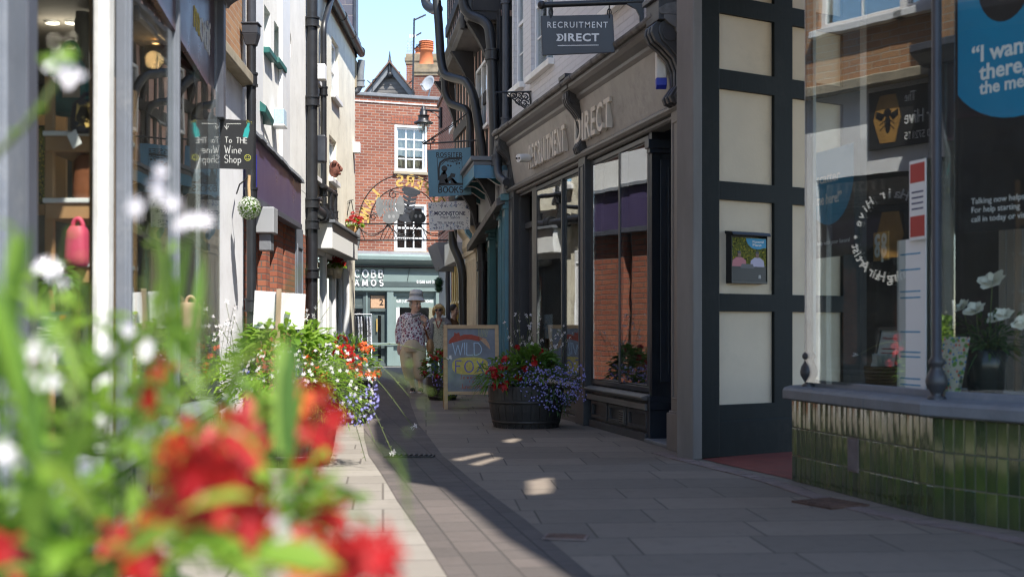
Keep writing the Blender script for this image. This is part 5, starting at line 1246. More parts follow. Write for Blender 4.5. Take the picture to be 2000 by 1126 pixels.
for i in range(16): m.add([(cx+q_.uniform(-.075,.06)+.004*a, -d/2-.004, cz_+q_.uniform(-.07,.07)+.004*b) for a, b in ((0,-1),(1,0),(0,1),(-1,0))][:4], [(0,1,2,3)])
m.build('embroidery', MAT['gold_paint'], t)
MB().obox((-w_*.25,-d/2-.02,-.04), (.022,0,.014), (0,.002,0), (-.016,0,.035)).build('tag', MAT['paper'], t)
bag('satchel', 'tan leather satchel on the middle shelf of the gift shop', 176, 305, 392, 62, 'tan_leather', .14, 6.4, True, .85)
bag('small_backpack', 'bright pink floral backpack on the lower shelf of the gift shop', 152, 442, 520, 46, 'pink_fabric', .14, 6.3, True, .75)
bag('carrier_bag', 'brown paper carrier bag standing in the gift shop window', 372, 590, 648, 40, 'kraft_card', .1, M_.Y(372)+.12, True, 1.0)
bag('tall_box', 'tall plain white box standing in the gift shop window', 252, 560, 640, 16, 'plastic_white', .1, M_.Y(252)+.45, False, 1.0)
# pictures on the shop's inner wall
o = at(118, 130, 8.3); t = wthing('wall_picture', 'wide dark framed picture hanging inside the gift shop', 'picture', o)
a, b = at(52, 166, 8.3)-o, at(186, 96, 8.3)-o; MB().frame(a.x, b.x, a.z, b.z, .02, -.01, .02).build('frame', MAT['plastic_black'], t); MB().box(a.x+.02, b.x-.12, .0, .01, a.z+.02, b.z-.02).build('canvas', MAT['print_black'], t); MB().box(b.x-.12, b.x-.02, .0, .01, a.z+.02, b.z-.02).build('canvas_light', MAT['greyblue_paint'], t)
o = at(75, 330, 8.2); t = wthing('framed_print', 'wood framed print standing behind the oak shelf', 'picture', o)
a, b = at(55, 420, 8.2)-o, at(130, 225, 8.2)-o; MB().frame(a.x, b.x, a.z, b.z, .07, -.02, .02).build('frame', MAT['oak_furniture'], t); MB().box(a.x+.07, b.x-.07, 0, .01, a.z+.07, b.z-.07).build('canvas', MAT['photo_green'], t)
o = at(110, 540, 5.2); t = wthing('flower_bouquet', 'bouquet of white artificial flowers in the gift shop window', 'flowers', o); q = random.Random(4); m = MB(); m2 = MB()
for i in range(14): d = rdir(q, -.4, .9); flower(m, d*q.uniform(.02,.085), d+Vector((0,-.6,0)), q.uniform(.02,.034), 6, q, .35, .9)
for i in range(60): d = rdir(q, -.8, .6); leaf(m2, d*.05, d, .06, .02, q)
m.build('bloom', MAT['petal_white'], t); stem(m2, [(0,0,0),(.01,.02,-.12),(0,.02,-.3)], .006); m2.build('foliage', MAT['leaf_mid'], t)
o = at(100, 712, 4.75); t = wthing('information_board', 'navy notice board with white text at the foot of the gift shop window', 'notice board', o); a, b = at(64, 712, 4.75)-o, at(136, 608, 4.75)-o
MB().box(a.x, b.x, 0, .008, a.z, b.z).build('board', MAT['print_navy'], t); m = MB(); hb = b.z-a.z; m2 = MB()
m.box(a.x+.01, b.x-.05, -.001, 0, a.z, a.z+hb*.22); m.text('commercial', a.x+.03, b.z-.03, .014, -.001, .0005, .06)
for i in range(7): m.box(a.x+.012, b.x-.015-.006*(i % 3), -.001, 0, a.z+hb*(.3+.065*i), a.z+hb*(.325+.065*i))
m.build('print', MAT['paper'], t); m2.box(b.x-.04,b.x-.01,-.0012,0,b.z-.04,b.z-.012); m2.lathe([(.001,0),(.012,0)], (0,0,0)); m2.v[-80:] = [(a.x+.018+v[0], -.0015, b.z-.025+v[1]) for v in m2.v[-80:]] if len(m2.v) >= 80 else m2.v; m2.build('print_mark', MAT['print_orange'], t)

# chalk sign "to the wine shop", on the corner post, square to the lane
ysn = 10.06; t = thing('wine_shop_sign', 'black board with chalk lettering pointing to the wine shop, fixed to the grey corner post', 'projecting sign')
c4 = [at(427,329,ysn), at(494,331,ysn), at(496,236,ysn), at(427,232,ysn)]
m = MB(); m.add([p+Vector((0,-.006,0)) for p in c4]+[p+Vector((0,.006,0)) for p in c4], [(0,1,2,3),(7,6,5,4),(0,4,5,1),(1,5,6,2),(2,6,7,3),(3,7,4,0)]); world_part('board', m, 'black_board', t)
for dy in (-.012, .012):
    pass
y0 = ysn-.0065; m = MB()
def W_(px, py): q = at(px, py, ysn); return q.x, q.z
def hand(s_, px, py, hpx, lw=.0045, width=.62, gap=.2): x, z = W_(px, py); m.strokes(s_, x, z, hpx/F*ysn, y0, lw, .0012, width=width, gap=gap, jit=.02)
for s_, px, py, hp, wi in (('To',440,279,11,.62),('THE',462,280,11,.62),('Wine',439,300,16,.58),('Shop',439,318,15,.56)):
    m = MB(); hand(s_, px, py, hp, width=wi); world_part('chalk_word', m, 'chalk_white', t)
m = MB()
m.ribbon([W_(443,252), W_(443,242), W_(471,242)], .0045, y0, .0012); m.ribbon([W_(439,246), W_(443,253), W_(447,246)], .0045, y0, .0012)
world_part('chalk_arrow', m, 'chalk_white', t)
m = MB(); x, z = W_(482, 258); a = R(-14)
def rot(px, pz): return (x+px*math.cos(a)-pz*math.sin(a), z+px*math.sin(a)+pz*math.cos(a))
m.add([(p[0], y0-.001, p[1]) for p in [rot(*v) for v in ((-.021,-.045),(.021,-.045),(.021,.02),(.010,.045),(.010,.075),(-.010,.075),(-.010,.045),(-.021,.02))]], [list(range(8))]); world_part('painted_bottle', m, 'wine_teal', t)
m = MB(); x, z = W_(484, 308); m.ribbon(arc(x, z, .024, .024, 0, 360, 18), .004, y0, .001); m.ribbon(arc(x, z, .013, .013, 200, 340, 8), .003, y0, .001)
for dx in (-.008, .008): m.ribbon([(x+dx,z+.005),(x+dx,z+.011)], .004, y0, .001)
q_ = random.Random(8); x, z = W_(487, 240)
for i in range(20): dx, dz = q_.uniform(-.022,.02), q_.uniform(-.012,.02); m.ribbon([(x+dx,z+dz),(x+dx+.003,z+dz+.002)], .003, y0, .001)
world_part('painted_smile', m, 'lime_yellow', t)
MB()
# ------------------------------------------------------------------ white walled hairdresser with brick upper floor
H_ = Fac('hair_shop', 'white rendered shop with a buff brick upper floor above a stone ledge', 'shop building', (-2.78, 10.12), (-2.946, 13.5)); r = H_.root; L = H_.L
wn = (.12, 1.75, .10, 2.74)
MB().wall(0, L, 0, 3.70, 0, .25, [wn, (2.12, 2.12, 0, 0)]).build('wall', MAT['white_wall'], r)
up = [(.15, 1.75, 4.45, 5.75)]
MB().wall(0, L, 3.70, 8.6, .015, .27, up).build('upper_wall', MAT['buff_brick'], r)
MB().box(-.05, L-.05, -.13, .05, 3.68, 3.80).build('ledge', MAT['stone_ledge'], r, .015)
MB().box(0, L, -.2, 6, 8.6, 8.7).build('roof', MAT['roof_tile'], r)
sash(r, .15, .62, 4.45, 5.75, .06, 1, 1, 'white_paint', .07, sillmat='white_paint'); sash(r, .62, 1.75, 4.45, 5.75, .06, 2, 1, 'white_paint', .07, sillmat='white_paint')
m = MB(); m.frame(*wn, .05, .03, .10); sw = m.build('shop_window', MAT['print_black'], r, .004)
MB().box(wn[0]+.04, wn[1]-.04, .06, .066, wn[2]+.04, wn[3]-.04).build('pane', MAT['office_glass'], sw)
m = MB(); cx, cz_ = .78, 2.06; rx = .46
def ring(s_, a_mid, step, flip):
    n = len(s_)
    for i, ch in enumerate(s_):
        if ch == ' ': continue
        a = R(a_mid + (-(i-(n-1)/2)*step if not flip else (i-(n-1)/2)*step)); px, pz = cx+rx*math.cos(a), cz_+rx*math.sin(a)
        th = a - math.pi/2 if not flip else a + math.pi/2
        data, wd, _ = text_mesh(ch, .01, .01); k = .11/.72
        m.mesh_data(data, lambda v: (px+((v.x-wd/2)*math.cos(th)-(v.y-.36)*math.sin(th))*k, .028-v.z*k, pz+((v.x-wd/2)*math.sin(th)+(v.y-.36)*math.cos(th))*k))
ring('The Hair Hive', 90, 11.5, False); ring('Award Winning Hair Artist', 270, 6.4, True)
for sx in (-1, 1): m.add([(cx+sx*rx+.022*math.cos(k*.4), .026, cz_+.022*math.sin(k*.4)) for k in range(16)], [list(range(16))])
m.build('window_lettering', MAT['letter_white'], sw)
def hexpts(cx, cz_, w_, h_): return [(cx-w_*.28,cz_-h_/2),(cx+w_*.28,cz_-h_/2),(cx+w_/2,cz_),(cx+w_*.28,cz_+h_/2),(cx-w_*.28,cz_+h_/2),(cx-w_/2,cz_)]
m = MB(); m.platey(hexpts(cx, cz_, .34, .52), .024, .028); m.build('window_hexagon', MAT['hex_gold'], sw)
room(r, .1, L-.2, .27, 2.4, .05, 3.4, ('interior_dark','interior_floor'))
m = MB(); m.box(.02, 1.0, -.035, .0, 2.99, 3.62); sg = m.build('sign_board', MAT['black_board'], r, .004)
m = MB(); hx, hz = .76, 3.305; m.platey(hexpts(hx, hz, .34, .52), -.038, -.035); m.build('sign_hexagon', MAT['hex_gold'], sg)
m = MB(); m.add([(hx+p[0], -.040, hz+p[1]) for p in arc(0,-.06,.035,.10,0,360,12)[:12]], [list(range(12))]); m.add([(hx+p[0], -.040, hz+p[1]) for p in arc(0,.07,.04,.045,0,360,12)[:12]], [list(range(12))])
for sx in (-1,1):
    m.add([(hx+sx*p[0], -.0405, hz+p[1]) for p in ((.02,.05),(.13,.10),(.14,.03),(.06,-.01))], [(0,1,2,3)])
    for k in range(3): m.ribbon([(hx+sx*.03,hz+.04-.05*k),(hx+sx*.09,hz+.0-.06*k)], .008, -.0395, .001)
m.build('bee_emblem', MAT['print_black'], sg)
m = MB()
for s_, z, h in (('The', 3.46, .11), ('Hair Hive', 3.22, .15), ('07870 572115', 3.05, .085)): m.text(s_, hx-.22, z, h, -.036, .003, {'The': .13, 'Hair Hive': .47, '07870 572115': .46}[s_], 'r')
m.build('lettering', MAT['letter_white'], sg)
pp = [H_.w(L-.12, .10, 0), H_.w(L-.12, .10, 4.05)]
def hopper(parent, p, w_=.12, mat='blue_iron', h=.2):
    m = MB(); m.add([(p.x-w_*s_+(0), p.y-w_*s_, p.z+zz_) for s_, zz_ in ()], []) if 0 else None
    for z0, z1, a, b in ((0,h*.55,.055,w_),(h*.55,h,w_,w_),(h,h+.02,w_*1.12,w_*1.12)):
        m.add([(p.x-a,p.y-a,p.z+z0),(p.x+a,p.y-a,p.z+z0),(p.x+a,p.y+a,p.z+z0),(p.x-a,p.y+a,p.z+z0),(p.x-b,p.y-b,p.z+z1),(p.x+b,p.y-b,p.z+z1),(p.x+b,p.y+b,p.z+z1),(p.x-b,p.y+b,p.z+z1)], [(0,3,2,1),(4,5,6,7),(0,1,5,4),(1,2,6,5),(2,3,7,6),(3,0,4,7)])
    return world_part('rain_hopper', m, mat, parent, .006)
hopper(r, H_.w(L-.12, .10, 4.12), .085, 'blue_iron', .22)
wpipe(r, [H_.w(L-.12,.10,0), H_.w(L-.12,.10,4.13)], .052, 'black_iron', [(H_.w(L-.12,.10,z),(0,0,1)) for z in (1.3,2.5,3.75)]); wpipe(r, [H_.w(L-.12,.10,4.3), H_.w(L-.12,.10,8.6)], .052, 'blue_iron')

# ------------------------------------------------------------------ shop with the purple fascia
V = Fac('purple_fascia_shop', 'cream rendered shop with a glossy purple fascia over red brick piers', 'shop building', (-2.95, 13.5), (-3.19, 19.6)); r = V.root; L = V.L
fo = .10
f_tl, f_bl = V.uz(485, 254, fo), V.uz(495, 378, fo); f_tr = V.uz(586, 357, fo); zT, zB = f_tl[1], f_bl[1]-.02; zT2, zB2 = f_tr[1], V.z(586, 436, fo)
xF1 = V.u(588, fo)
m = MB(); m.add([(0,-fo,zB),(xF1,-fo,zB2),(xF1,-fo,zT2),(0,-fo,zT),(0,.0,zB),(xF1,.0,zB2),(xF1,0,zT2),(0,0,zT)], [(0,1,2,3),(7,6,5,4),(0,4,5,1),(1,5,6,2),(2,6,7,3),(3,7,4,0)]); m.build('fascia', MAT['purple_board'], r, .004)
MB().box(-.02, .10, -fo-.03, -fo-.002, zB-.1, zB+.45).build('fascia_end', MAT['royal_blue'], r)
m = MB(); m.add([(0,-fo-.015,zB-.075),(xF1,-fo-.015,zB2-.075),(xF1,-fo-.015,zB2-.004),(0,-fo-.015,zB-.004),(0,.1,zB-.075),(xF1,.1,zB2-.075),(xF1,.1,zB2-.004),(0,.1,zB-.004)], [(0,1,2,3),(7,6,5,4),(0,4,5,1),(1,5,6,2),(2,6,7,3),(3,7,4,0)]); m.build('shutter_box', MAT['slate_blue_paint'], r, .004)
m = MB(); k = 24; rr = random.Random(2)
for i in range(k):
    a, b = xF1*i/k, xF1*(i+1)/k; za = zT+(zT2-zT)*i/k; zb_ = zT+(zT2-zT)*(i+1)/k; j = rr.uniform(-.01,.012)
    m.add([(a,-fo-.05+j,za+.002),(b,-fo-.05+j,zb_+.002),(b,-fo-.04+j,zb_+.05),(a,-fo-.04+j,za+.05),(a,.0,za+.01),(b,.0,zb_+.01),(b,.0,zb_+.085),(a,.0,za+.085)], [(0,1,2,3),(3,2,6,7),(0,4,5,1),(0,3,7,4),(1,5,6,2)])
m.build('lead_flashing', MAT['lead'], r)
zc = min(zB, zB2)-.05; zl0 = min(zT, zT2)
ops = [(V.u(503), V.u(519), .5, zc), (V.u(527), V.u(541), .5, zc), (V.u(553), V.u(557), .5, zc), (V.u(576), V.u(585), 0, zc)]
MB().wall(0, L, 0, zc, .0, .30, ops).build('brick_pier', MAT['orange_brick'], r); MB().box(0, L, .002, .29, zc, zl0+.02).build('lintel_wall', MAT['white_render'], r)
for a, b, c, d in ops[:3]:
    m = MB(); m.frame(a, b, c, d, .05, .14, .20); m.box((a+b)/2-.02, (a+b)/2+.02, .13, .21, c, d); f = m.build('window', MAT['greyblue_paint'], r, .004)
    MB().box(a+.03, b-.03, .17, .176, c+.03, d-.03).build('pane', MAT['house_glass'], f); MB().box(a-.02, b+.02, -.03, .2, c-.07, c-.003).build('sill', MAT['greyblue_paint'], f, .006)
room(r, .1, L-.2, .31, 2.6, .03, zc, ('interior_dark','interior_floor'))
a, b = ops[3][0], ops[3][1]+.25; m = MB(); m.box(a, b, -.02, .06, 0, zc+.05); m.frame(a+.08, b-.08, .2, 1.0, .05, -.035, 0); m.frame(a+.08, b-.08, 1.15, zc-.2, .05, -.035, 0); d = m.build('door', MAT['greyblue_paint'], r, .005); MB().ball((a+.15,-.06,1.02), .03, 8).build('handle', MAT['aluminium'], d)
u0 = V.u(528, .2); u1 = V.u(536, .2); m = MB(); m.box(u0, u1, -.24, -.03, zc-.32, zc-.02); m.build('lamp_housing', MAT['dish_grey'], r, .012); m = MB(); m.box(u0+.05, u1-.04, -.20, -.06, zc-.52, zc-.32); m.build('lamp_bracket', MAT['lead'], r, .01)
# upper wall
zl = min(zT, zT2)+.0
def rc(x0, x1, y0, y1): a, b = V.uz(x0, y1, 0), V.uz(x1, y0, 0); return a[0], b[0], a[1], b[1]
w1 = (V.u(516), V.u(528), V.z(516, 92), V.z(516, 8)); w2 = (V.u(535.5), V.u(548.5), V.z(535.5, 112), V.z(535.5, 40)); nz_ = (V.u(555), V.u(568), V.z(555, 92), V.z(555, 40))
w3 = (V.u(499), V.u(514), V.z(499, 194), V.z(499, 120))
MB().wall(0, L, zl, 9.2, .0, .30, [w1, w2, nz_]).build('upper_wall', MAT['white_render'], r)
MB().box(0, L, -.25, 6, 9.2, 9.3).build('roof', MAT['roof_tile'], r)
paint('jade_paint', (.02,.13,.115), .5, .2, 6, .3, 40, .4, (.3,.3,.28))
for a, b, c, d in (w1, w2):
    m = MB(); m.frame(a, b, c, d, .06, .08, .16); f = m.build('window', MAT['jade_paint'], r, .004); MB().box(a+.03,b-.03,.115,.121,c+.03,d-.03).build('pane', MAT['house_glass'], f); MB().box(a-.05,b+.05,-.075,.1,c-.08,c-.004).build('sill', MAT['jade_paint'], f, .01)
m = MB(); m.box(nz_[0]-.01, nz_[1]+.01, .14, .18, nz_[2]-.01, nz_[3]+.01); m.build('niche', MAT['cream_render'], r)
m = MB(); cx = (nz_[0]+nz_[1])/2; hw = (nz_[1]-nz_[0])/2; m.platey([(cx-hw, nz_[3]+hw*.02)]+[(cx-hw*math.cos(R(a)), nz_[3]-hw*.55+hw*.55*math.sin(R(a))) for a in range(0,181,20)]+[(cx+hw, nz_[3]+hw*.02)], -.01, .1) ; m.build('niche_arch', MAT['white_render'], r)
for x0, x1 in ((495, 513), (551, 566)):
    m = MB(); m.box(V.u(x0,.05), V.u(x1,.05), -.055, -.002, zl+.02, 9.2); m.build('render_strip', MAT['white_paint'], r, .008)
c = w3; m = MB(); m.add([(c[0]-.03,-.13,c[2]-.08),(c[1],-.13,c[2]-.15),(c[1],-.002,c[2]-.05),(c[0]-.03,-.002,c[2]+.02),(c[0]-.03,-.12,c[2]-.15),(c[1],-.12,c[2]-.22),(c[1],-.002,c[2]-.2),(c[0]-.03,-.002,c[2]-.13)], [(0,1,2,3),(7,6,5,4),(0,4,5,1),(1,5,6,2),(2,6,7,3),(3,7,4,0)]); m.build('slipped_sill', MAT['jade_paint'], r)
wpipe(r, [V.w(.1,.03,zl+.62), V.w(V.u(540),.03,V.z(540,330)), V.w(V.u(560), .03, V.z(560, 365))], .012, 'white_render', name='cable')
al = V.uz(530, 245, 0); t = thing('alarm_box', 'pale turquoise and white alarm box on the white render above the purple fascia', 'alarm box', V.w(al[0], 0, al[1]), V.rz)
hb = .02+(V.z(530,214)-al[1]); MB().box(0, .26, -.155, -.03, .02, hb).build('cover', MAT['chalk_blue'], t, .012); MB().box(-.01, .25, -.03, 0, .0, hb+.01).build('backplate', MAT['plastic_white'], t, .004); MB().box(-.012, .27, -.165, 0, -.005, .018).build('base_plate', MAT['plastic_white'], t, .004)
# hanging ball of artificial flowers
yb = 12.6; c = at(487, 406, yb); t = thing('flower_ball', 'hanging ball of white artificial flowers on a rope beside the drainpipe', 'hanging ball', c)
q = random.Random(6); m = MB(); m2 = MB(); rb_ = 22/F*yb
for i in range(700): d = rdir(q); flower(m, d*rb_*q.uniform(.94,1.05), d, .0085, 4, q, .1, .9)
for i in range(460): d = rdir(q); leaf(m2, d*rb_*.9, d+rdir(q)*.7, .022, .011, q, .1)
m2.ball((0,0,0), rb_*.86, 12); m2.build('foliage', MAT['leaf_mid'], t); m.build('bloom', MAT['topiary_white'], t)
MB().tube([(0,0,rb_), (-.005,0,rb_+.12), (0,0,rb_+.22)], .016, 8).build('rope', MAT['pale_wood'], t)
MB().tube([Vector((0,0,rb_+.22)), at(478,352,yb)-c, at(468,360,yb)-c, at(462,378,yb+.3)-c], .008, 6).build('hook', MAT['black_iron'], t)

# ------------------------------------------------------------------ cream building with the big drainpipes
W = Fac('cream_building', 'cream rendered building with white windows, black gutters and drainpipes', 'building', (-3.19, 19.6), (-3.235, 25.3)); r = W.root; L = W.L
zg = 6.72
sf = (W.u(621), W.u(672), .15, 2.35)
w4 = (W.u(647.5), W.u(661), W.z(648, 182), W.z(648, 70)); w5 = (W.u(610), W.u(620), W.z(612, 150), W.z(612, 40)); w6 = (W.u(643), W.u(657), W.z(643, 345), W.z(643, 262)); w7 = (W.u(612), W.u(624), W.z(615, 345), W.z(615, 262))
MB().wall(0, L, 0, zg, 0, .3, [w4, w5, w6, w7, (sf[0], sf[1], .0, sf[3])]).build('wall', MAT['cream_render'], r)
MB().box(-.30, .16, -.035, .02, 0, 9.0).build('flaky_corner', MAT['flaky_cream'], r, .02)
for wv in (w4, w5, w6, w7): sash(r, *wv, .06, 2, 2, 'white_paint', .07, sillmat='white_paint')
MB().box(-.3, L+.1, -.12, 5, zg+.10, zg+.2).build('roof', MAT['slate'], r)
m = MB(); m.tube([W.w(-.2,.12,zg+.02), W.w(L+.15,.12,zg+.0)], .075, 12); 
for i in range(5): m.tube([W.w(i*L/4-.04,.12,zg+.018), W.w(i*L/4+.04,.12,zg+.018)], .092, 12)
world_part('gutter', m, 'black_iron', r)
big = W.u(607, .1); wpipe(r, [W.w(big,.12,0), W.w(big,.12,9.2)], .085, 'black_iron', [(W.w(big,.12,W.z(607,y,.12)),(0,0,1)) for y in (40,195,395,437,533)])
p2 = W.u(633,.1); wpipe(r, [W.w(p2,.09,W.z(633,385,.09)), W.w(p2,.09,W.z(633,52,.09)), W.w(W.u(646,.1),.12,zg)], .052, 'black_iron', [(W.w(p2,.09,W.z(633,y,.09)),(0,0,1)) for y in (180,375)])
zc_ = W.z(620, 415, .1); wpipe(r, [W.w(big,.14,zc_), W.w(W.u(652,.14),.14,zc_-.02)], .085, 'black_iron', [(W.w(W.u(630,.14),.14,zc_),(0,1,0)), (W.w(W.u(641,.14),.14,zc_),(0,1,0))])
for px, y0, y1 in ((633,385,413),(645,375,412),(654,372,412)): wpipe(r, [W.w(W.u(px,.12),.12,W.z(px,y0,.12)), W.w(W.u(px,.12),.12,zc_+.03)], .045, 'black_iron', [(W.w(W.u(px,.12),.12,zc_+.13),(0,0,1))])
wpipe(r, [W.w(W.u(630,.12),.12,W.z(630,362,.12)), W.w(W.u(656,.12),.12,W.z(656,380,.12)+.0)], .04, 'black_iron'); wpipe(r, [W.w(W.u(609,.1),.12,W.z(609,388,.12)), W.w(W.u(626,.1),.1,W.z(626,388,.12))], .035, 'black_iron')
m = MB(); m.box(W.u(612,.1)-.1, W.u(612,.1)+.1, -.30, -.14, W.z(604,305,.15), W.z(604,250,.15)); m.build('meter_box', MAT['blue_iron'], r, .02)
m = MB(); m.box(.05, .25, -.2, -.03, W.z(592,113,.1), W.z(592,80,.1)); m.build('cable_box', MAT['white_paint'], r, .012)
m = MB(); m.box(L-.35, L-.15, -.14, 0, W.z(667,272), W.z(667,250)); m.build('vent_box', MAT['white_paint'], r, .012)
# its ground floor
m = MB(); m.box(sf[0]-.1, sf[1]+.1, -.25, .0, sf[3]+.0, sf[3]+.42); m.build('fascia_box', MAT['chalk_white'], r, .01); MB().box(sf[0]-.14, sf[1]+.14, -.30, .0, sf[3]+.42, sf[3]+.47).build('fascia_cap', MAT['lead'], r, .006)
m = MB(); sw_ = sf[1]-sf[0]; m.frame(sf[0], sf[1], .0, sf[3], .08, .02, .12); m.box(sf[0]+sw_*.3-.05, sf[0]+sw_*.3+.05, .0, .12, 0, sf[3]); m.box(sf[0]+sw_*.65-.05, sf[0]+sw_*.65+.05, .0, .12, 0, sf[3]); m.box(sf[0], sf[1], .03, .1, 0, .6); f = m.build('shop_window', MAT['white_paint'], r, .006)
MB().box(sf[0]+.05, sf[1]-.05, .06, .066, .55, sf[3]-.05).build('pane', MAT['house_glass'], f); room(r, sf[0]-.3, sf[1]+.1, .13, 2.4, .02, sf[3]+.3)
for px in (612, 676): x = W.u(px, .04); m = MB(); m.box(x-.1, x+.1, -.08, 0, 0, sf[3]); m.frame(x-.07,x+.07,.3,sf[3]-.2,.02,-.095,-.08); m.build('pilaster', MAT['white_paint'], r, .006)
# slate hung gable and pipes at its far corner
MB().box(L-.02, L+.3, .02, 4, zg+.15, 10.5).build('slate_gable', MAT['slate'], r); MB().box(L-.06, L+.34, -.03, .02, zg+.15, 10.5).build('gable_trim', MAT['blue_iron'], r)
ye = 25.4; wpipe(r, [at(693,78,ye), at(690,112,ye), at(688,135,ye), at(680,140,ye), at(678,300,ye)], .062, 'blue_iron', [(at(690,105,ye),(0,0,1))], rad=.2); hopper(r, at(692,92,ye), .09, 'blue_iron', .16)
wpipe(r, [at(706,118,ye), at(703,165,ye), at(697,178,ye), at(682,180,ye)], .075, 'grey_iron', [(at(703,163,ye),(0,0,1))], rad=.2)
wpipe(r, [at(676,180,ye), at(672,480,ye-.1), at(668,640,ye-.1), at(668,706,ye-.1)], .06, 'blue_iron', [(at(672,500,ye-.1),(0,0,1))]); MB()
m = MB(); m.box(-3.62, -3.2, ye-.1, ye+.2, 6.0, 6.55); world_part('eaves_box', m, 'stone_ledge', r)
wpipe(r, [at(697,437,ye+.3), at(697,478,ye+.3), at(680,515,ye+.3), at(676,690,ye+.3)], .075, 'grey_iron', rad=.3)
# plaster mask, flower pots
paint('mask_clay', (.17,.06,.04), .8, .35, 20, .3, 60); mk = at(655, 340, 22.6); t = thing('lion_mask', 'terracotta face mask fixed to the cream wall above the pipes', 'wall mask', W.w(W.u(654,.05), .02, mk.z), W.rz)
m = MB(); m.ball((0,-.03,0), .17, 14, (.85,.75,1.1)); m.ball((0,-.17,-.0), .045, 8, (.8,1,1.3)); m.ball((0,-.14,-.10), .06, 8, (1.2,.6,.5))
for s_ in (-1,1): m.ball((s_*.06,-.14,.06), .035, 8); m.ball((s_*.14,-.05,.13), .055, 8); m.ball((s_*.08,-.13,.10), .04, 8, (1.2,.5,.5))
m.v = [(a*.8, b*.8, c*.8) for a, b, c in m.v]; m.build('mask', MAT['mask_clay'], t)
def pot_plant(c, prof, mat, label, name, seed, r_=.2, group=None, wires=None, sc=1):
    t = thing(name, label, 'hanging pot', c, 0, group); MB().lathe(prof, n=14).build('pot', MAT[mat], t); q = random.Random(seed); m = MB(); m2 = MB(); top = max(p[1] for p in prof)
    for i in range(150): d = rdir(q, -.1, .8); leaf(m, Vector((0,0,top))+Vector((d.x*r_,d.y*r_,d.z*r_*.6)), d, .085*sc, .06*sc, q)
    for i in range(13): d = rdir(q, .0, 1); d.y = -abs(d.y); cluster(m2, q, Vector((0,0,top+.03))+Vector((d.x*r_*1.15,d.y*r_*1.1,d.z*r_*1.0)), 9, .045*sc, .03*sc)
    m.build('foliage', MAT['leaf_fresh'], t); m2.build('red_geranium', MAT['petal_red'], t)
    if wires:
        m = MB()
        for a, b in wires: m.tube([Vector(a)-c, Vector(b)-c], .008, 5)
        m.build('bracket', MAT['black_iron'], t)
    return t
c = at(684, 468, 24.0); pot_plant(c, [(.001,0),(.03,.0),(.20,.28),(.19,.28),(.001,.22)], 'oak_furniture', 'cone shaped hanging basket of red geraniums on a bracket at the cream corner', 'hanging_basket', 3, .21, None, [(at(655,402,24.3), at(690,390,24.0)), (at(655,405,24.3), at(686,395,24.0)), (at(684,390,24), at(674,440,24)), (at(686,390,24), at(695,440,24))], 1.0)
for k, (px, py, lb) in enumerate(((647, 537, 'cream wall pot of red geraniums hanging nearer the big black drainpipe'), (658, 543, 'cream wall pot of red geraniums hanging nearer the building corner'))):
    c = at(px, py, 22.2); pot_plant(c, [(.001,0),(.075,0),(.12,.20),(.11,.20),(.001,.16)], 'cream_paint', lb, 'flower_pot', 11+k, .12, 'cream pots on the wall', [(at(642,520,22.5), at(px,py-22,22.2))], .8)
# ------------------------------------------------------------------ teal shop with the timbered upper floors
T = Fac('teal_shop', 'teal painted shop under overhanging black timbered upper floors', 'shop building', (-.45, 20.3), (0.0, 16.93)); r = T.root; L = T.L
TE, DT = MAT['teal_paint'], MAT['dark_teal']
tw = (T.u(943), T.u(972), .5, 2.35)
MB().wall(0, L, 0, 3.5, .0, .2, [tw]).build('shop_front', DT, r)
m = MB(); m.frame(*tw, .05, .03, .1); m.box((tw[0]+tw[1])/2-.025, (tw[0]+tw[1])/2+.025, .02, .1, tw[2], tw[3]); f = m.build('shop_window', TE, r, .004); MB().box(tw[0]+.03, tw[1]-.03, .06, .066, tw[2]+.03, tw[3]-.03).build('pane', MAT['office_glass'], f)
room(r, .1, L-.1, .21, 2.2, .03, 3.3)
for px, w_, zt, ma in ((938, .2, 2.45, TE), (957, .16, 2.55, DT), (978, .22, 2.75, TE), (991, .2, 2.85, TE)):
    x = min(L-.1, T.u(px, .08)); m = MB(); m.box(x-w_/2, x+w_/2, -.10, .0, .3, zt); m.box(x-w_*.62, x+w_*.62, -.12, 0, 0, .3)
    m.box(x-w_*.62, x+w_*.62, -.13, 0, zt-.16, zt-.11); m.box(x-w_*.7, x+w_*.7, -.16, 0, zt-.05, zt+.04); m.frame(x-w_*.33, x+w_*.33, .42, zt-.26, .02, -.112, -.1); m.build('pilaster', ma, r, .006)
    m = MB().box(x-w_*.5-.004, x-w_*.5+.03, -.104, -.02, .3, zt-.17); m.build('pilaster_edge', MAT['peeling_white'], r)
m = MB(); m.add([(0,-.30,2.30),(L,-.22,2.72),(L,-.22,2.83),(0,-.30,2.42),(0,0,2.38),(L,0,2.80),(L,0,2.92),(0,0,2.52)], [(0,1,2,3),(7,6,5,4),(0,4,5,1),(1,5,6,2),(2,6,7,3),(3,7,4,0)]); m.build('cornice', MAT['worn_cornice'], r, .01)
m = MB(); m.add([(0,-.12,2.5),(L,-.12,2.9),(L,-.12,3.22),(0,-.12,3.12),(0,0,2.5),(L,0,2.9),(L,0,3.22),(0,0,3.12)], [(0,1,2,3),(7,6,5,4),(0,4,5,1),(1,5,6,2),(2,6,7,3),(3,7,4,0)]); m.build('fascia', MAT['dish_grey'], r)
ca, cb = .3, L-.12
m = MB(); m.box(ca, cb, -.52, .0, 3.30, 3.36); m.box(ca-.04, cb+.04, -.56, .0, 3.36, 3.42); m.build('canopy', MAT['lead'], r, .008)
m = MB(); m.box(ca, cb, -.515, -.49, 3.14, 3.30); m.box(cb-.02, cb, -.5, 0, 3.12, 3.30); m.build('canopy_edge', MAT['bright_blue_paint'], r)
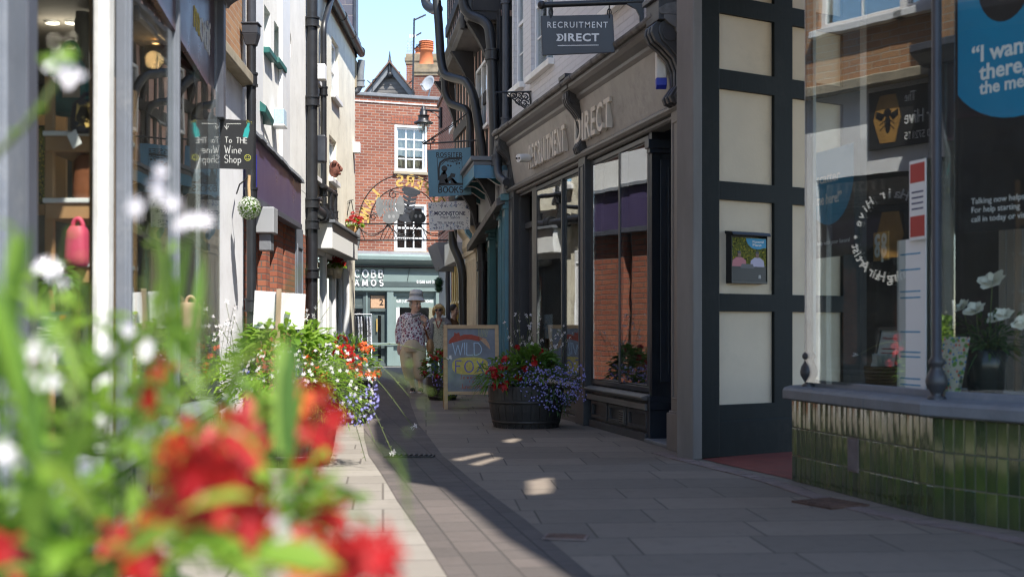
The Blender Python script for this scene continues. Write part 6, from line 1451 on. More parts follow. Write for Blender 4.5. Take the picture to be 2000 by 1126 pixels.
m = MB().box(ca-.02, ca+.0, -.54, 0, 3.1, 3.3); m.build('canopy_end', MAT['old_timber'], r)
for k in range(5):
    x = cb-.22-(cb-ca-.3)*k/4; m = MB()
    top = [(-.48+.48*i/10, 3.29) for i in range(11)]; bot = [(-.48+.46*i/10, 3.17-.04*i/10*3 + .035*math.sin(i/10*2*math.pi*1.0)) for i in range(11)]
    m.profx([(y, z) for y, z in bot] + [(y, z) for y, z in top[::-1]], x-.03, x+.03); br = m.build('canopy_bracket', MAT['dark_teal'], r)
    m = MB(); m.tube([(x+.032, y, z) for y, z in bot], .010, 6); m.build('bracket_edge', MAT['peeling_white'], br)
# upper floors, jettied
U2 = Sub((-1.16, 21.9), (-.52, 17.35)); U1 = Sub((-1.02, 21.9), (-.20, 17.2))
def studs(fac, z0, z1, sp, sw_, owner, mt='black_timber', mp='pink_plaster', skip=()):
    MB_ = MB().box(0, fac.L, .02, .2, z0, z1); fpart(fac, MB_, 'infill_panel', mp, owner)
    m = MB(); n = round(fac.L/sp); rr = random.Random(int(z0*10))
    for i in range(n+1):
        x = fac.L*i/n; a = rr.uniform(-.012,.012); m.add([(x-sw_/2,.008,z0),(x+sw_/2,.008,z0),(x+sw_/2+a,.008,z1),(x-sw_/2+a,.008,z1),(x-sw_/2,.03,z0),(x+sw_/2,.03,z0),(x+sw_/2+a,.03,z1),(x-sw_/2+a,.03,z1)], [(0,1,2,3),(7,6,5,4),(0,4,5,1),(1,5,6,2),(2,6,7,3),(3,7,4,0)])
    m.box(0, fac.L, -.03, .03, (z0+z1)/2-.1, (z0+z1)/2+.08); fpart(fac, m, 'upright_timber', mt, owner, .006)
studs(U1, 3.45, 5.5, .36, .17, r); studs(U2, 5.72, 6.9, .36, .17, r)
m = MB(); m.profx([(.3,5.36),(-.10,5.40),(-.14,5.46),(-.12,5.52),(-.17,5.58),(-.15,5.66),(-.10,5.72),(.3,5.74)][::-1], -.05, U2.L); fpart(U2, m, 'jetty_beam', 'old_timber', r, .008)
m = MB(); m.profx([(.3,3.22),(-.08,3.25),(-.12,3.36),(-.05,3.46),(.3,3.46)][::-1], 0, U1.L); fpart(U1, m, 'jetty_beam', 'black_timber', r, .008)
m = MB(); m.box(U2.L-.02, U2.L+.1, -.05, 1.2, 5.38, 6.9); fpart(U2, m, 'gable_board', 'black_timber', r)
m = MB()
for i in range(5): m.box(U2.L+.1, U2.L+.115+.01*(i % 2), -.05, 1.2, 5.5+.26*i, 5.5+.26*i+.24)
fpart(U2, m, 'weatherboard', 'black_timber', r)
m = MB(); m.box(U1.L-.02, U1.L+.06, -.02, .8, 3.2, 5.4); fpart(U1, m, 'gable_board', 'black_timber', r)
for x in (.25, U1.L*.55, U1.L-.3):
    m = MB(); P_ = [(0,4.35)]+[(-.02-.38*(i/8)**2, 4.35+1.02*i/8) for i in range(1,9)]+[(-.05,5.37)]; m.profx([(y,z) for y,z in P_], x-.07, x+.07); fpart(U1, m, 'curved_brace', 'black_timber', r)
    m = MB(); P_ = [(0,2.6)]+[(-.02-.30*(i/8)**2, 2.6+.64*i/8) for i in range(1,9)]+[(.0,3.24)]; m.profx([(y,z) for y,z in P_], x-.07, x+.07); fpart(U1, m, 'curved_brace', 'black_timber', r)
w_ = (U1.L*.62, U1.L*.86, 4.0, 5.0); m = MB(); m.frame(*w_, .05, -.05, .05); m.box((w_[0]+w_[1])/2-.02,(w_[0]+w_[1])/2+.02,-.045,.04,w_[2],w_[3]); fpart(U1, m, 'window_frame', 'white_paint', r, .004); m = MB().box(w_[0]+.03,w_[1]-.03,-.012,-.006,w_[2]+.03,w_[3]-.03); fpart(U1, m, 'pane', 'house_glass', r)
m = MB(); m.box(-.05, U2.L+.15, -.12, 5, 6.9, 7.0); fpart(U2, m, 'roof', 'roof_tile', r)
MB().box(0, L, .2, 6, 3.5, 6.8).build('rear_wall', MAT['interior_dark'], r)
def pl(*q): return [at(*p) for p in q]
P1 = pl((850,-30,19.6),(857,43,19.5),(861,119,19.4),(868,147,19.3),(882,152,19.1),(912,159,18.6),(925,185,18.4),(937,260,18.3),(947,330,18.3)); wpipe(r, P1, .068, 'black_iron', rad=.25)
P2 = pl((902,-30,17.2),(906,14,17.2),(917,30,17.2),(944,40,17.15),(955,52,17.1),(961,107,17.1),(968,330,17.1)); wpipe(r, P2, .072, 'black_iron', [(P2[5],(0,0,1))], rad=.22)
P3 = pl((868,140,19.9),(870,185,19.9),(880,203,19.8),(912,214,19.4),(918,232,19.3),(920,330,19.2)); wpipe(r, P3, .062, 'black_iron', rad=.25)
P0 = pl((829,-20,21),(832,10,21),(846,20,20.6),(856,18,20.2)); wpipe(r, P0, .08, 'black_iron', rad=.2)
P4 = pl((934,436,19.9),(938,455,19.9),(942,520,19.9),(941,700,19.9)); wpipe(r, P4, .07, 'black_iron', [(P4[2],(0,0,1))]); P5 = pl((925,440,20.2),(926,330,20.2)); wpipe(r, P5, .08, 'black_iron')
m = MB(); c = at(906, 38, 17.6); m.tube([c+Vector((0,0,.08)), c, c-Vector((0,0,.14))], [.05,.07,.055], 10); m.tube([c+Vector((0,0,.0)), c+Vector((.2,.1,.05))], .02, 6); world_part('lamp_fitting', m, 'black_iron', r)

# ------------------------------------------------------------------ far right shops under the brick upper floor
Q = Fac('brick_shop', 'narrow shop with cream pilaster and blue bracket under a red brick upper floor', 'shop building', (-1.80, 30.0), (-.45, 20.35)); r = Q.root; L = Q.L
MB().box(0, L, .0, 6, 3.0, 6.4).build('upper_wall', MAT['red_brick'], r); MB().box(0, L, -.04, 6, 6.4, 6.5).build('roof', MAT['roof_tile'], r)
for px0, px1, y0, y1 in ((881,889,256,262),(892,904,237,249)):
    a, b = Q.uz(px0, y1, .05), Q.uz(px1, y0, .05); m = MB(); m.box(min(a[0],b[0]), max(a[0],b[0]), -.10, -.0, a[1], a[1]+.12); m.build('sill', MAT['white_paint'], r, .006)
    m = MB(); xa, xb = sorted((a[0], b[0])); m.frame(xa+.05, xb-.05, a[1]+.13, a[1]+1.4, .06, -.012, .05); f = m.build('window', MAT['white_paint'], r); MB().box(xa+.08, xb-.08, -.004, .002, a[1]+.16, a[1]+1.36).build('pane', MAT['house_glass'], f)
sh = (Q.u(879), Q.u(898), .5, 2.45)
MB().wall(0, L, 0, 3.0, .02, .2, [sh]).build('shop_front', MAT['slate_blue_paint'], r); room(r, .2, L-.2, .21, 2.5, .03, 2.95)
m = MB(); m.frame(*sh, .06, .03, .12); f = m.build('shop_window', MAT['rust_red'], r, .004); MB().box(sh[0]+.04, sh[1]-.04, .08, .086, sh[2]+.04, sh[3]-.04).build('pane', MAT['house_glass'], f)
for k in (.25, .5, .75):
    x = sh[0]+(sh[1]-sh[0])*k; m = MB(); m.lathe([(.05,sh[2]),(.05,sh[2]+.1),(.032,sh[2]+.14),(.032,1.5),(.06,1.54),(.06,1.58),(.038,1.62),(.032,1.7),(.032,sh[3])], (x,.02,0), 10); m.build('colonnette', MAT['gold_paint'], f)
MB().box(sh[0], sh[1], -.0, .03, 1.55, 1.6).build('transom', MAT['gold_paint'], f)
xc = Q.u(919, .15); w_ = Q.u(932,.15)-Q.u(907,.15)
m = MB(); m.box(xc-w_*.42, xc+w_*.42, -.16, .02, .0, 2.35)
for k in range(5): m.box(xc-w_*.34+w_*.15*k, xc-w_*.34+w_*.15*k+w_*.07, -.175, -.15, .25, 2.2)
m.box(xc-w_*.5, xc+w_*.5, -.2, .02, 2.3, 2.38); m.profx([(.02,2.38),(-.18,2.38),(-.22,2.45),(-.20,2.6),(-.28,2.72),(-.34,2.86),(-.30,2.95),(-.38,3.05),(.02,3.05)][::-1], xc-w_*.42, xc+w_*.42); m.build('pilaster', MAT['cream_paint'], r, .006)
xb = Q.L-.16; m = MB(); m.profx([(.02,1.95),(-.06,1.98),(-.10,2.08),(-.08,2.16),(-.16,2.3),(-.22,2.42),(-.20,2.5),(-.30,2.62),(-.36,2.8),(-.34,2.92),(-.42,3.0),(.02,3.0)][::-1], xb-.09, xb+.09); m.build('console_bracket', MAT['bright_blue_paint'], r, .006)
P6 = pl((884,452,22.0),(884,478,22.0),(903,520,21.7),(905,640,21.7),(905,735,21.7)); wpipe(r, P6, .075, 'black_iron', rad=.3)
a = Q.u(837, .5); m = MB(); yq = 25.6
c4 = [at(856,536,yq), at(835,482,yq), at(851,470,yq), at(868,524,yq)]; off = Vector((.12,-.9,0)); off2 = Vector((.62,.25,0))
bx = [at(851,531,yq), at(834,484,yq), at(852,472,yq), at(868,520,yq)]
m.add([p for p in bx]+[p+off2 for p in bx], [(0,1,2,3),(7,6,5,4),(0,4,5,1),(1,5,6,2),(2,6,7,3),(3,7,4,0)]); world_part('sloping_canopy', m, 'dish_grey', r, .008)
m = MB(); bx = [at(868,520,24.6), at(868,478,24.6), at(882,472,24.2), at(893,508,24.2)]; m.add([p for p in bx]+[p+Vector((.3,.15,0)) for p in bx], [(0,1,2,3),(7,6,5,4),(0,4,5,1),(1,5,6,2),(2,6,7,3),(3,7,4,0)]); world_part('canopy_panel', m, 'peeling_white', r, .006)
wpipe(r, pl((874,530,24.8),(876,720,24.8)), .05, 'slate_blue_paint')
c = at(857, 551, 25); t = thing('topiary_ball', 'dark green double topiary ball hanging by the grey canopy', 'hanging ball', c); q = random.Random(5); m = MB(); m.ball((0,0,0), .085, 10); m.ball((0,0,-.13), .068, 10)
for i in range(420): d = rdir(q); s_ = i % 3 == 0; leaf(m, Vector((0,0,-.13 if s_ else 0))+d*(.07 if s_ else .09), d+rdir(q), .028, .016, q, .1)
m.build('foliage', MAT['topiary_dark'], t); MB().tube([(0,0,.08),(0,0,.3)], .006).build('wire', MAT['black_iron'], t)

# ------------------------------------------------------------------ estate agent's building closing the lane
E = Fac('end_building', 'red brick building with white sash windows above a sage green shop front closing the lane', 'building', (-6.3, 32.95), (1.2, 35.65)); r = E.root; L = E.L
zpar = E.z(760, 190); eu = E.u
h1 = (eu(772), eu(832), E.z(800, 335), E.z(800, 247)); h2 = (eu(771), eu(831), E.z(800, 490), E.z(800, 400))
MB().wall(0, L, 3.1, zpar, 0, .3, [h1, h2]).build('wall', MAT['red_brick'], r)
for h in (h1, h2): sash(r, *h, .05, 3, 4, 'white_paint', .085, .035, sillmat='stone_ledge', curtain='cream_paint' if h is h1 else None)
m = MB(); MB().frame(h1[0]-.02, h1[1]+.02, h1[2]-.02, h1[3]+.02, .05, -.012, .05).build('window_surround', MAT['white_paint'], r); MB().frame(h2[0]-.02, h2[1]+.02, h2[2]-.02, h2[3]+.02, .05, -.012, .05).build('window_surround', MAT['white_paint'], r)
room(r, eu(762), eu(842), .32, 2, 3.2, 7.0)
m = MB()
for h in (h1,):
    n = 13
    for i in range(n): x = h[0]-.12+(h[1]-h[0]+.24)*i/n; m.box(x+.005, x+(h[1]-h[0]+.24)/n-.005, -.008, .02, h[3]+.05, h[3]+.30)
m.build('brick_arch', MAT['orange_brick'], r)
m = MB(); m.box(0, L, -.06, .32, zpar, zpar+.09); m.build('parapet_coping', MAT['lead'], r, .01); MB().box(0, L, -.03, .0, E.z(760,202), E.z(760,202)+.03).build('string_course', MAT['chalk_white'], r)
MB().box(0, L, .3, 7, zpar-.5, zpar-.4).build('roof', MAT['lead'], r)
SG, DS = MAT['sage_paint'], MAT['dark_sage']; so_ = .12
zf0, zf1 = E.z(760, 568, so_), E.z(760, 523, so_); zc0, zc1 = E.z(760, 516, so_), E.z(760, 497, so_)
sx0, sx1 = eu(640), eu(875)
od = (eu(717), eu(758), -.01, zf0-.03); ow = (eu(768), eu(853), .62, zf0-.05); ol = (eu(640), eu(714), .35, zf0-.03)
MB().wall(sx0, sx1, 0, 3.1, -.06, .15, [od, ow, ol]).build('shop_front', SG, r)
m = MB(); m.box(sx0, sx1, -so_-.02, -.05, zf0, zf1); m.build('fascia', SG, r, .006)
m = MB(); m.box(sx0, sx1, -so_-.03, -so_-.018, zf0+.12, zf0+.26); m.build('fascia_band', DS, r)
for px in (706, 749, 799): x = eu(px, so_); m = MB(); m.bar((x, -so_-.05, zf1), (x-.06, -so_-.05, zf0+.28), .012); m.build('lamp_stem', MAT['plastic_black'], r)
m = MB(); m.profx([(-.05,zc0-.06),(-.20,zc0-.04),(-.24,zc0),(-.30,zc0+.05),(-.36,zc0+.12),(-.36,zc1-.05),(-.30,zc1),(-.05,zc1+.06)][::-1], sx0, sx1); m.build('cornice', SG, r, .006)
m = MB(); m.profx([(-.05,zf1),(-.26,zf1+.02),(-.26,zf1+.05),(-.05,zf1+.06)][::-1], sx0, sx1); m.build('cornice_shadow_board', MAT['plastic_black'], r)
m = MB(); m.profx([(-.04,zc1+.06),(-.26,zc1+.01),(-.05,zc1+.10)][::-1], sx0, sx1); m.build('lead_flashing', MAT['lead'], r)
m = MB(); hc = (545-527)/F*E.Y(720)*.95
for s_, y in (('COBB', 542), ('AMOS', 558)):
    a = E.uz(693, y-1, so_+.04); b = eu(748, so_+.04); x = a[0]
    tw_ = b-a[0]; gw = sum(max(p[0] for l in GLYPH[c] for p in l) for c in s_); hh = hc*.82 if s_ == 'COBB' else hc*.66
    gap = (tw_/hh - gw)/3; m.strokes(s_, x, a[1], hh, -so_-.03, .032, .015, serif=.026, gap=gap)
m.build('lettering', MAT['letter_white'], r)
m = MB(); a = E.uz(813, 553, so_); m.text('01568 610 310', a[0], a[1], .085, -so_-.03, .006, eu(853,so_)-a[0], bold=.02); m.build('phone_lettering', MAT['letter_white'], r)
# windows and door
m = MB(); m.frame(*ow, .08, -.05, .08); f = m.build('shop_window', SG, r, .006); MB().box(ow[0]+.05, ow[1]-.05, .0, .006, ow[2]+.05, ow[3]-.05).build('pane', MAT['house_glass'], f)
zb_ = E.z(800, 600, .06); MB().box(ow[0]+.07, ow[1]-.07, -.012, -.004, zb_, ow[3]-.07).build('window_band', SG, f); m = MB(); a = E.uz(771, 590, .06); m.text('SALES | LETTINGS | NEW HOMES', a[0], a[1], .075, -.013, .002, eu(846)-a[0], bold=.03); m.build('window_lettering', MAT['letter_white'], f)
MB().box(ow[0]+.05, ow[0]+.17, -.04, .02, ow[2], zb_).build('white_mullion', MAT['white_paint'], f)
m = MB(); m.frame(ol[0], ol[1], ol[2], ol[3], .08, -.05, .08); m.box(ol[0], ol[1], -.03, .05, zb_-.04, zb_+.05); f = m.build('shop_window', DS, r, .006); MB().box(ol[0]+.05, ol[1]-.05, .0, .006, ol[2]+.05, ol[3]-.05).build('pane', MAT['house_glass'], f)
MB().box(ol[0]+.08, ol[1]-.08, -.01, -.004, zb_+.05, ol[3]-.08).build('window_band', DS, f)
m = MB(); m.frame(*od, .08, -.03, .1); m.box(od[0], od[1], -.02, .1, zb_-.12, zb_-.04); m.box(od[0]+.08, od[0]+.2, .02, .1, 0, zb_-.12); m.frame(od[0]+.2, od[1]-.08, .02, zb_-.12, .11, .03, .09); d = m.build('door', DS, r, .006)
MB().box(od[0]+.24, od[1]-.12, .055, .061, .1, zb_-.16).build('pane', MAT['house_glass'], d); MB().tube([(od[0]+.27,-.01,.95),(od[0]+.27,-.01,1.3)], .02).build('handle', MAT['gold_paint'], d)
MB().box(od[0]+.1, od[1]-.1, -.01, .0, zb_-.02, od[3]-.1).build('fanlight', MAT['chalk_tan'], d); m = MB(); m.text('2', (od[0]+od[1])/2+.1, zb_+.06, .17, -.012, .003, None, 'c', bold=.02); m.build('door_number', MAT['print_black'], d)
for px in (762, 857): x = eu(px, .1); m = MB(); m.box(x-.09, x+.09, -.12, -.05, 0, zf0); m.build('pilaster', SG, r, .008)
m = MB(); m.box(sx0+.1, sx1, -.14, -.055, .56, .64); m.v = [v for v in m.v]; m.build('sill', SG, r, .006)
room(r, sx0+.2, sx1-.2, .16, 3, .02, 3.0, ('interior_cream','interior_floor'))
c = E.w(eu(690), .55, 0); t = thing('clothes_rail', 'clothes rail of patterned garments outside the sage green shop front', 'clothes rail', c, E.rz)
m = MB()
for s_ in (-.38, .38): m.tube([(s_,-.2,.0),(s_,0,.06),(s_,0,1.42)], .016, 6); m.tube([(s_,.2,.0),(s_,0,.06)], .016, 6)
m.tube([(-.38,0,1.42),(.38,0,1.42)], .016, 6); m.build('rail', MAT['aluminium'], t)
q = random.Random(1)
for i in range(9):
    m = MB(); x = -.32+.08*i; n = 9; h = q.uniform(.75,1.0); vs = []
    for j in range(6):
        for k in range(n): a = 2*math.pi*k/n; tt = j/5; vs.append((x+(.02+.022*tt)*math.cos(a)*(1+.4*math.sin(5*a+i)*tt), (.16+.05*tt)*math.sin(a)*(1 if j else .5), 1.36-h*tt))
    m.add(vs, [(j*n+k, j*n+(k+1)%n, (j+1)*n+(k+1)%n, (j+1)*n+k) for j in range(5) for k in range(n)], True); m.build('garment', MAT['clothes_print' if i % 3 else 'print_black'], t)

# ------------------------------------------------------------------ roofs beyond
yg = 41.0; pk = at(762,128,yg); bl = at(706,197,yg); br = at(806,190,yg)
t = thing('gabled_house', 'house with a dark boarded gable and spiked finial behind the brick parapet', 'house', (pk.x, yg, 0))
X = lambda p: (p.x-pk.x, 0, p.z)
hw = 1.25; hz = pk.z; sl_ = (hz - bl.z)/(pk.x-bl.x)
z0 = hz-1.5
m = MB(); m.platey([(-hw-.2, z0-4), (hw+.2, z0-4), (hw+.2, hz-(hw+.2)*sl_-.05), (0, hz-.1), (-hw-.2, hz-(hw+.2)*sl_-.05)], 0, 5); m.build('wall', MAT['old_timber'], t)
m = MB()
for i in range(12):
    zz_ = z0-.2+.13*i; w_ = min(hw+.1, (hz-.12-zz_)/sl_); 
    if w_ > .05: m.add([(-w_,-.03,zz_),(w_,-.03,zz_),(max(.01,w_-.12/sl_),-.012,zz_+.125),(-max(.01,w_-.12/sl_),-.012,zz_+.125)], [(0,1,2,3)])
m.build('weatherboard', MAT['old_timber'], t)
for s_ in (-1, 1):
    m = MB(); a, b = (0, hz+.04), (s_*1.75, hz-1.75*sl_+.04); m.add([(a[0],-.14,a[1]),(b[0],-.14,b[1]),(b[0],-.14,b[1]-.26),(a[0],-.14,a[1]-.26),(a[0],-.08,a[1]),(b[0],-.08,b[1]),(b[0],-.08,b[1]-.26),(a[0],-.08,a[1]-.26)], [(0,1,2,3),(7,6,5,4),(0,4,5,1),(1,5,6,2),(2,6,7,3),(3,7,4,0)]); m.build('bargeboard', MAT['grey_iron'], t)
    m = MB(); m.add([(0,-.25,hz+.06),(s_*1.9,-.25,hz-1.9*sl_+.06),(s_*1.9,5,hz-1.9*sl_+.06),(0,5,hz+.06),(0,-.25,hz+.13),(s_*1.9,-.25,hz-1.9*sl_+.13),(s_*1.9,5,hz-1.9*sl_+.13),(0,5,hz+.13)], [(0,1,2,3),(7,6,5,4),(0,4,5,1),(1,5,6,2),(2,6,7,3),(3,7,4,0)]); m.build('roof', MAT['roof_tile'], t)
m = MB(); m.tube([(0,-.15,hz-.3),(0,-.15,hz+.1),(0,-.15,hz+.14),(0,-.15,hz+.45)], [.05,.07,.05,.008], 8); m.ball((0,-.15,hz-.34), .1, 8); m.build('finial', MAT['black_iron'], t)
m = MB(); m.tube([(.0+.75*math.cos(R(a)), -.1, hz-1.15+.75*math.sin(R(a))) for a in range(20,161,10)], .03, 6)
for a in (40,70,110,140): m.tube([(.72*math.cos(R(a)),-.1,hz-1.15+.72*math.sin(R(a))),(.98*math.cos(R(a)),-.1,hz-1.15+.98*math.sin(R(a)))], .022, 6)
m.build('gable_tracery', MAT['black_iron'], t)
def stack(name, label, px0, px1, py0, Y, z_low, dep=.8, pots=(), mat='old_brick', capmat='stone_ledge'):
    a, b = at(px0, py0, Y), at(px1, py0, Y); w_ = b.x-a.x
    t = thing(name, label, 'chimney', ((a.x+b.x)/2, Y, z_low)); h = a.z-z_low
    MB().box(-w_/2+.06, w_/2-.06, .06, dep, 0, h-.38).build('stack', MAT[mat], t)
    m = MB(); m.box(-w_/2+.03, w_/2-.03, .03, dep+.03, h-.38, h-.28); m.box(-w_/2, w_/2, 0, dep+.06, h-.28, h-.14); m.box(-w_/2+.04, w_/2-.04, .04, dep+.02, h-.14, h); m.build('capping', MAT[capmat], t, .012)
    for px, py1, rr_ in pots:
        c = at(px, py0, Y); zt_ = at(px, py1, Y).z-a.z; x = c.x-(a.x+b.x)/2; P_ = [(rr_*1.15,0),(rr_*1.05,.06),(rr_,.1),(rr_*.86,zt_*.55),(rr_*1.0,zt_*.58)]
        for k in range(4): z = zt_*(.62+.09*k); P_ += [(rr_*1.05,z),(rr_*1.05,z+zt_*.045),(rr_*.8,z+zt_*.055),(rr_*.8,z+zt_*.085)]
        P_ += [(rr_*1.08,zt_*.97),(rr_*1.0,zt_),(rr_*.7,zt_)]
        MB().lathe([(p[0], p[1]+h) for p in P_], (x, dep*.45, 0), 18).build('chimney_pot', MAT['terracotta'], t)
    return t
paint('lichen_stone', (.24,.19,.13), .95, .4, 4, .8, 30, .9, (.42,.28,.05))
stack('chimney_stack', 'wide brick chimney with orange lichen behind the other chimneys', 790, 862, 104, 44, 5.5, 1.0, [(818, 88, .17)], 'red_brick', 'lichen_stone')
stack('chimney_stack', 'stone capped brick chimney carrying a tall orange pot', 806, 864, 124, 39.5, 5.5, .8, [(831, 76, .23)], 'old_brick', 'lichen_stone')
q_ = at(862, 150, 40.2); MB()
t = thing('rear_wall', 'brick gable wall rising behind the parapet beside the satellite dish', 'wall', (at(900,190,41).x, 41, 0)); MB().box(-1.0, 2.6, 0, .4, 5, at(900,140,41).z).build('wall', MAT['red_brick'], t); MB().box(-1.1, 2.7, -.06, .5, at(900,140,41).z, at(900,140,41).z+.12).build('coping', MAT['roof_tile'], t)
# aerials and dish
ya = 39.0; c = at(809, 186, ya); t = thing('tv_aerial', 'tall mast with three television aerials beside the orange chimney pot', 'aerial', c)
rel_ = lambda px, py, dy=0: at(px, py, ya)+Vector((0,dy,0))-c
m = MB(); m.tube([rel_(806,186), rel_(809,36)], .03, 8); m.build('mast', MAT['black_iron'], t)
def yagi(a, b, n, ln, vert=False, mat='aluminium', boom='black_iron'):
    m = MB(); a, b = rel_(*a), rel_(*b); m.tube([a, b], .022, 6); bm_ = m.build('aerial_boom', MAT[boom], t); m = MB()
    for i in range(n): p = a.lerp(b, (i+.3)/n); m.tube([p+Vector((0,-ln*.5,0) if not vert else (-.02,0,-ln/2)), p-Vector((0,-ln*.5,0) if not vert else (-.02,0,-ln/2))], .008, 5)
    m.build('aerial_rods', MAT[mat], bm_)
yagi((808,40), (832,29), 9, .35); yagi((807,73), (823,64), 5, .3)
m = MB(); 
for i in range(8): m.tube([rel_(793,80+i*3), rel_(808,81+i*3)], .010, 5)
for px in (797, 803): m.tube([rel_(px,79), rel_(px,104)], .010, 5)
m.build('grid_reflector', MAT['aluminium'], t)
m = MB()
for i in range(7): m.tube([rel_(812,88+i*2.4), rel_(822,86+i*2.4)], .010, 5)
m.tube([rel_(807,98), rel_(823,84)], .02, 6); m.build('grid_reflector', MAT['plastic_black'], t)
m = MB()
for k in range(3): m.box(rel_(800+5*k,70).x, rel_(803+5*k,70).x, -.02, .02, rel_(800,74).z, rel_(800,68).z)
m.build('amplifier', MAT['plastic_white'], t)
c = at(724, 190, 40.5); t = thing('small_aerial', 'small short television aerial alone on the skyline by the gable', 'aerial', c); m = MB(); m.tube([(0,0,-.5), at(728,157,40.5)-c], .018, 6); m.tube([at(727,157,40.5)-c, at(738,152,40.5)-c], .018, 6); m.build('aerial', MAT['black_iron'], t)
c = at(838, 165, 38.5); t = thing('satellite_dish', 'pale grey satellite dish on the parapet of the end building', 'satellite dish', c); t.rotation_euler = (R(70), 0, R(-35))
m = MB(); m.lathe([(.001,.0),(.10,.01),(.18,.037),(.24,.075),(.245,.07),(.18,.03),(.12,0),(.001,-.012)], n=22, sy=1.1); m.build('dish', MAT['dish_grey'], t); m = MB(); m.tube([(0,-.28,.06),(0,-.2,.3)], .014); m.tube([(0,-.2,.26),(0,-.2,.36)], .035); m.build('feed_arm', MAT['dish_grey'], t); m = MB(); m.tube([(0,0,-.02),(0,-.1,-.1),(0,-.55,-.1)], .025); m.build('mount', MAT['dish_grey'], t)
# ------------------------------------------------------------------ signs over the lane
def quad_board(t, c4, th, mat, name='board', bev=.003):
    m = MB(); m.add([p+Vector((0,-th,0)) for p in c4]+[p+Vector((0,th,0)) for p in c4], [(0,1,2,3),(7,6,5,4),(0,4,5,1),(1,5,6,2),(2,6,7,3),(3,7,4,0)]); return world_part(name, m, mat, t, bev)
yr = 18.6; t = thing('bookshop_sign', 'blue bookshop sign with a black picture of a reading child hung from a wire bracket', 'hanging sign')
quad_board(t, [at(838,385,yr), at(921,380,yr), at(919,288,yr), at(834,293,yr)], .012, 'sign_blue')
y0 = yr-.0125
def xz(px, py, Y=yr): p = at(px, py, Y); return (p.x, p.z)
m = MB(); x, z = xz(852.5, 307); h = 8.5/F*yr
def fitword(m, word, px0, px1, py, hpx, Y, y, wd, serif=0, depth=.002):
    x0, z0 = xz(px0, py, Y); x1 = xz(px1, py, Y)[0]; h = hpx/F*Y; gw = sum(max(p[0] for l in GLYPH[c] for p in l) for c in word if c in GLYPH)
    gap = ((x1-x0)/h-gw)/max(1, len(word)-1); m.strokes(word, x0, z0, h, y, wd, depth, serif=serif, gap=gap)
fitword(m, 'ROSSITER', 853, 902, 306.5, 8, yr, y0, .011, .010); fitword(m, 'BOOKS', 857, 904, 376, 11, yr, y0, .016, .013); world_part('lettering', m, 'print_black', t)
m = MB(); a, b, c_, d_ = xz(854,308), xz(902,308), xz(904,361), xz(856,363)
m.ribbon([a, b, c_, d_, a], .008, y0, .002)
def sil(pts): m.add([(p[0], y0-.002, p[1]) for p in [xz(*q) for q in pts]], [list(range(len(pts)))])
sil([(856,363),(904,360.5),(904,357.5),(893,357),(884,347),(880,350),(880,358),(872,358),(857,359)])
sil([(857,362),(859,345),(863,337),(869,335),(873,341),(874,352),(878,358),(864,360)])
sil([(868,352),(878,344),(881,345),(886,350),(893,357),(899,359),(888,359),(882,351),(872,358)])
sil([(878,345),(881,338),(890,340),(888,347)])
m.add([(p[0], y0-.002, p[1]) for p in arc(*xz(868,329.5), .046, .048, 0, 360, 14)[:14]], [list(range(14))]); sil([(865,333),(871,333),(871,340),(864,341)])
m.ribbon([xz(857,352), xz(857,330), xz(860,318), xz(868,312), xz(880,310), xz(902,309)], .03, y0, .002); m.ribbon([xz(862,322), xz(870,314), xz(884,316), xz(897,312)], .012, y0, .002)
for px, py in ((875,323),(880,324),(892,320),(897,319)): m.add([(p[0], y0-.002, p[1]) for p in arc(*xz(px,py), .014, .015, 0, 360, 8)[:8]], [list(range(8))])
q = random.Random(3)
for i in range(40): px, py = q.uniform(874,902), q.uniform(309,318 if i < 30 else 328); x, z = xz(px, py); m.add([(x+u_*.008, y0-.002, z+v_*.006) for u_, v_ in ((-1,0),(0,-1),(1,0),(0,1))], [(0,1,2,3)])
world_part('picture', m, 'print_black', t)
m = MB(); a = at(826, 281, yr); b = at(932, 274, yr-.2); e = at(912, 222, yr-.1); m.tube([a, b], .013, 6); m.tube([a, at(880,245,yr), e], .008, 6); m.tube([at(830,280,yr), at(884,246,yr), e+Vector((.02,0,.03))], .007, 6)
scroll(m, (at(829,277,yr).x, at(829,277,yr).z), .03, 1.2, 180, yr); scroll(m, (at(846,275,yr).x, at(846,275,yr).z), .03, 1.4, 0, yr)
for px in (841, 915): m.tube([at(px, 279 if px < 900 else 275, yr), at(px, 291, yr)], .008, 6)
world_part('bracket', m, 'black_iron', t)
ym = 19.6; t = thing('salon_sign', 'white hair salon sign with a border of blue flowers below the blue bookshop sign', 'hanging sign')
quad_board(t, [at(839,451,ym), at(918,447,ym), at(919,391,ym), at(836,396,ym)], .012, 'sign_white'); y0m = ym-.0125
m = MB(); x, z = xz(848, 420, ym); x1 = xz(909, 420, ym)[0]; m.text('MOONSTONE', x, z, .062, y0m, .001, x1-x, bold=.018); world_part('name_lettering', m, 'ink_navy', t)
m = MB(); x, z = xz(860, 427, ym); m.text('Hair Salon', x, z, .05, y0m, .001, xz(898,427,ym)[0]-x); x, z = xz(854, 437, ym); m.text('TEL: 01568 615533', x, z, .034, y0m, .001, xz(905,437,ym)[0]-x, bold=.01); world_part('lettering', m, 'ink_navy', t)
m = MB(); q = random.Random(12)
def spot():
    while True:
        px, py = q.uniform(839,916), q.uniform(395,448)
        if not (846 < px < 911 and 405 < py < 438): return px, py
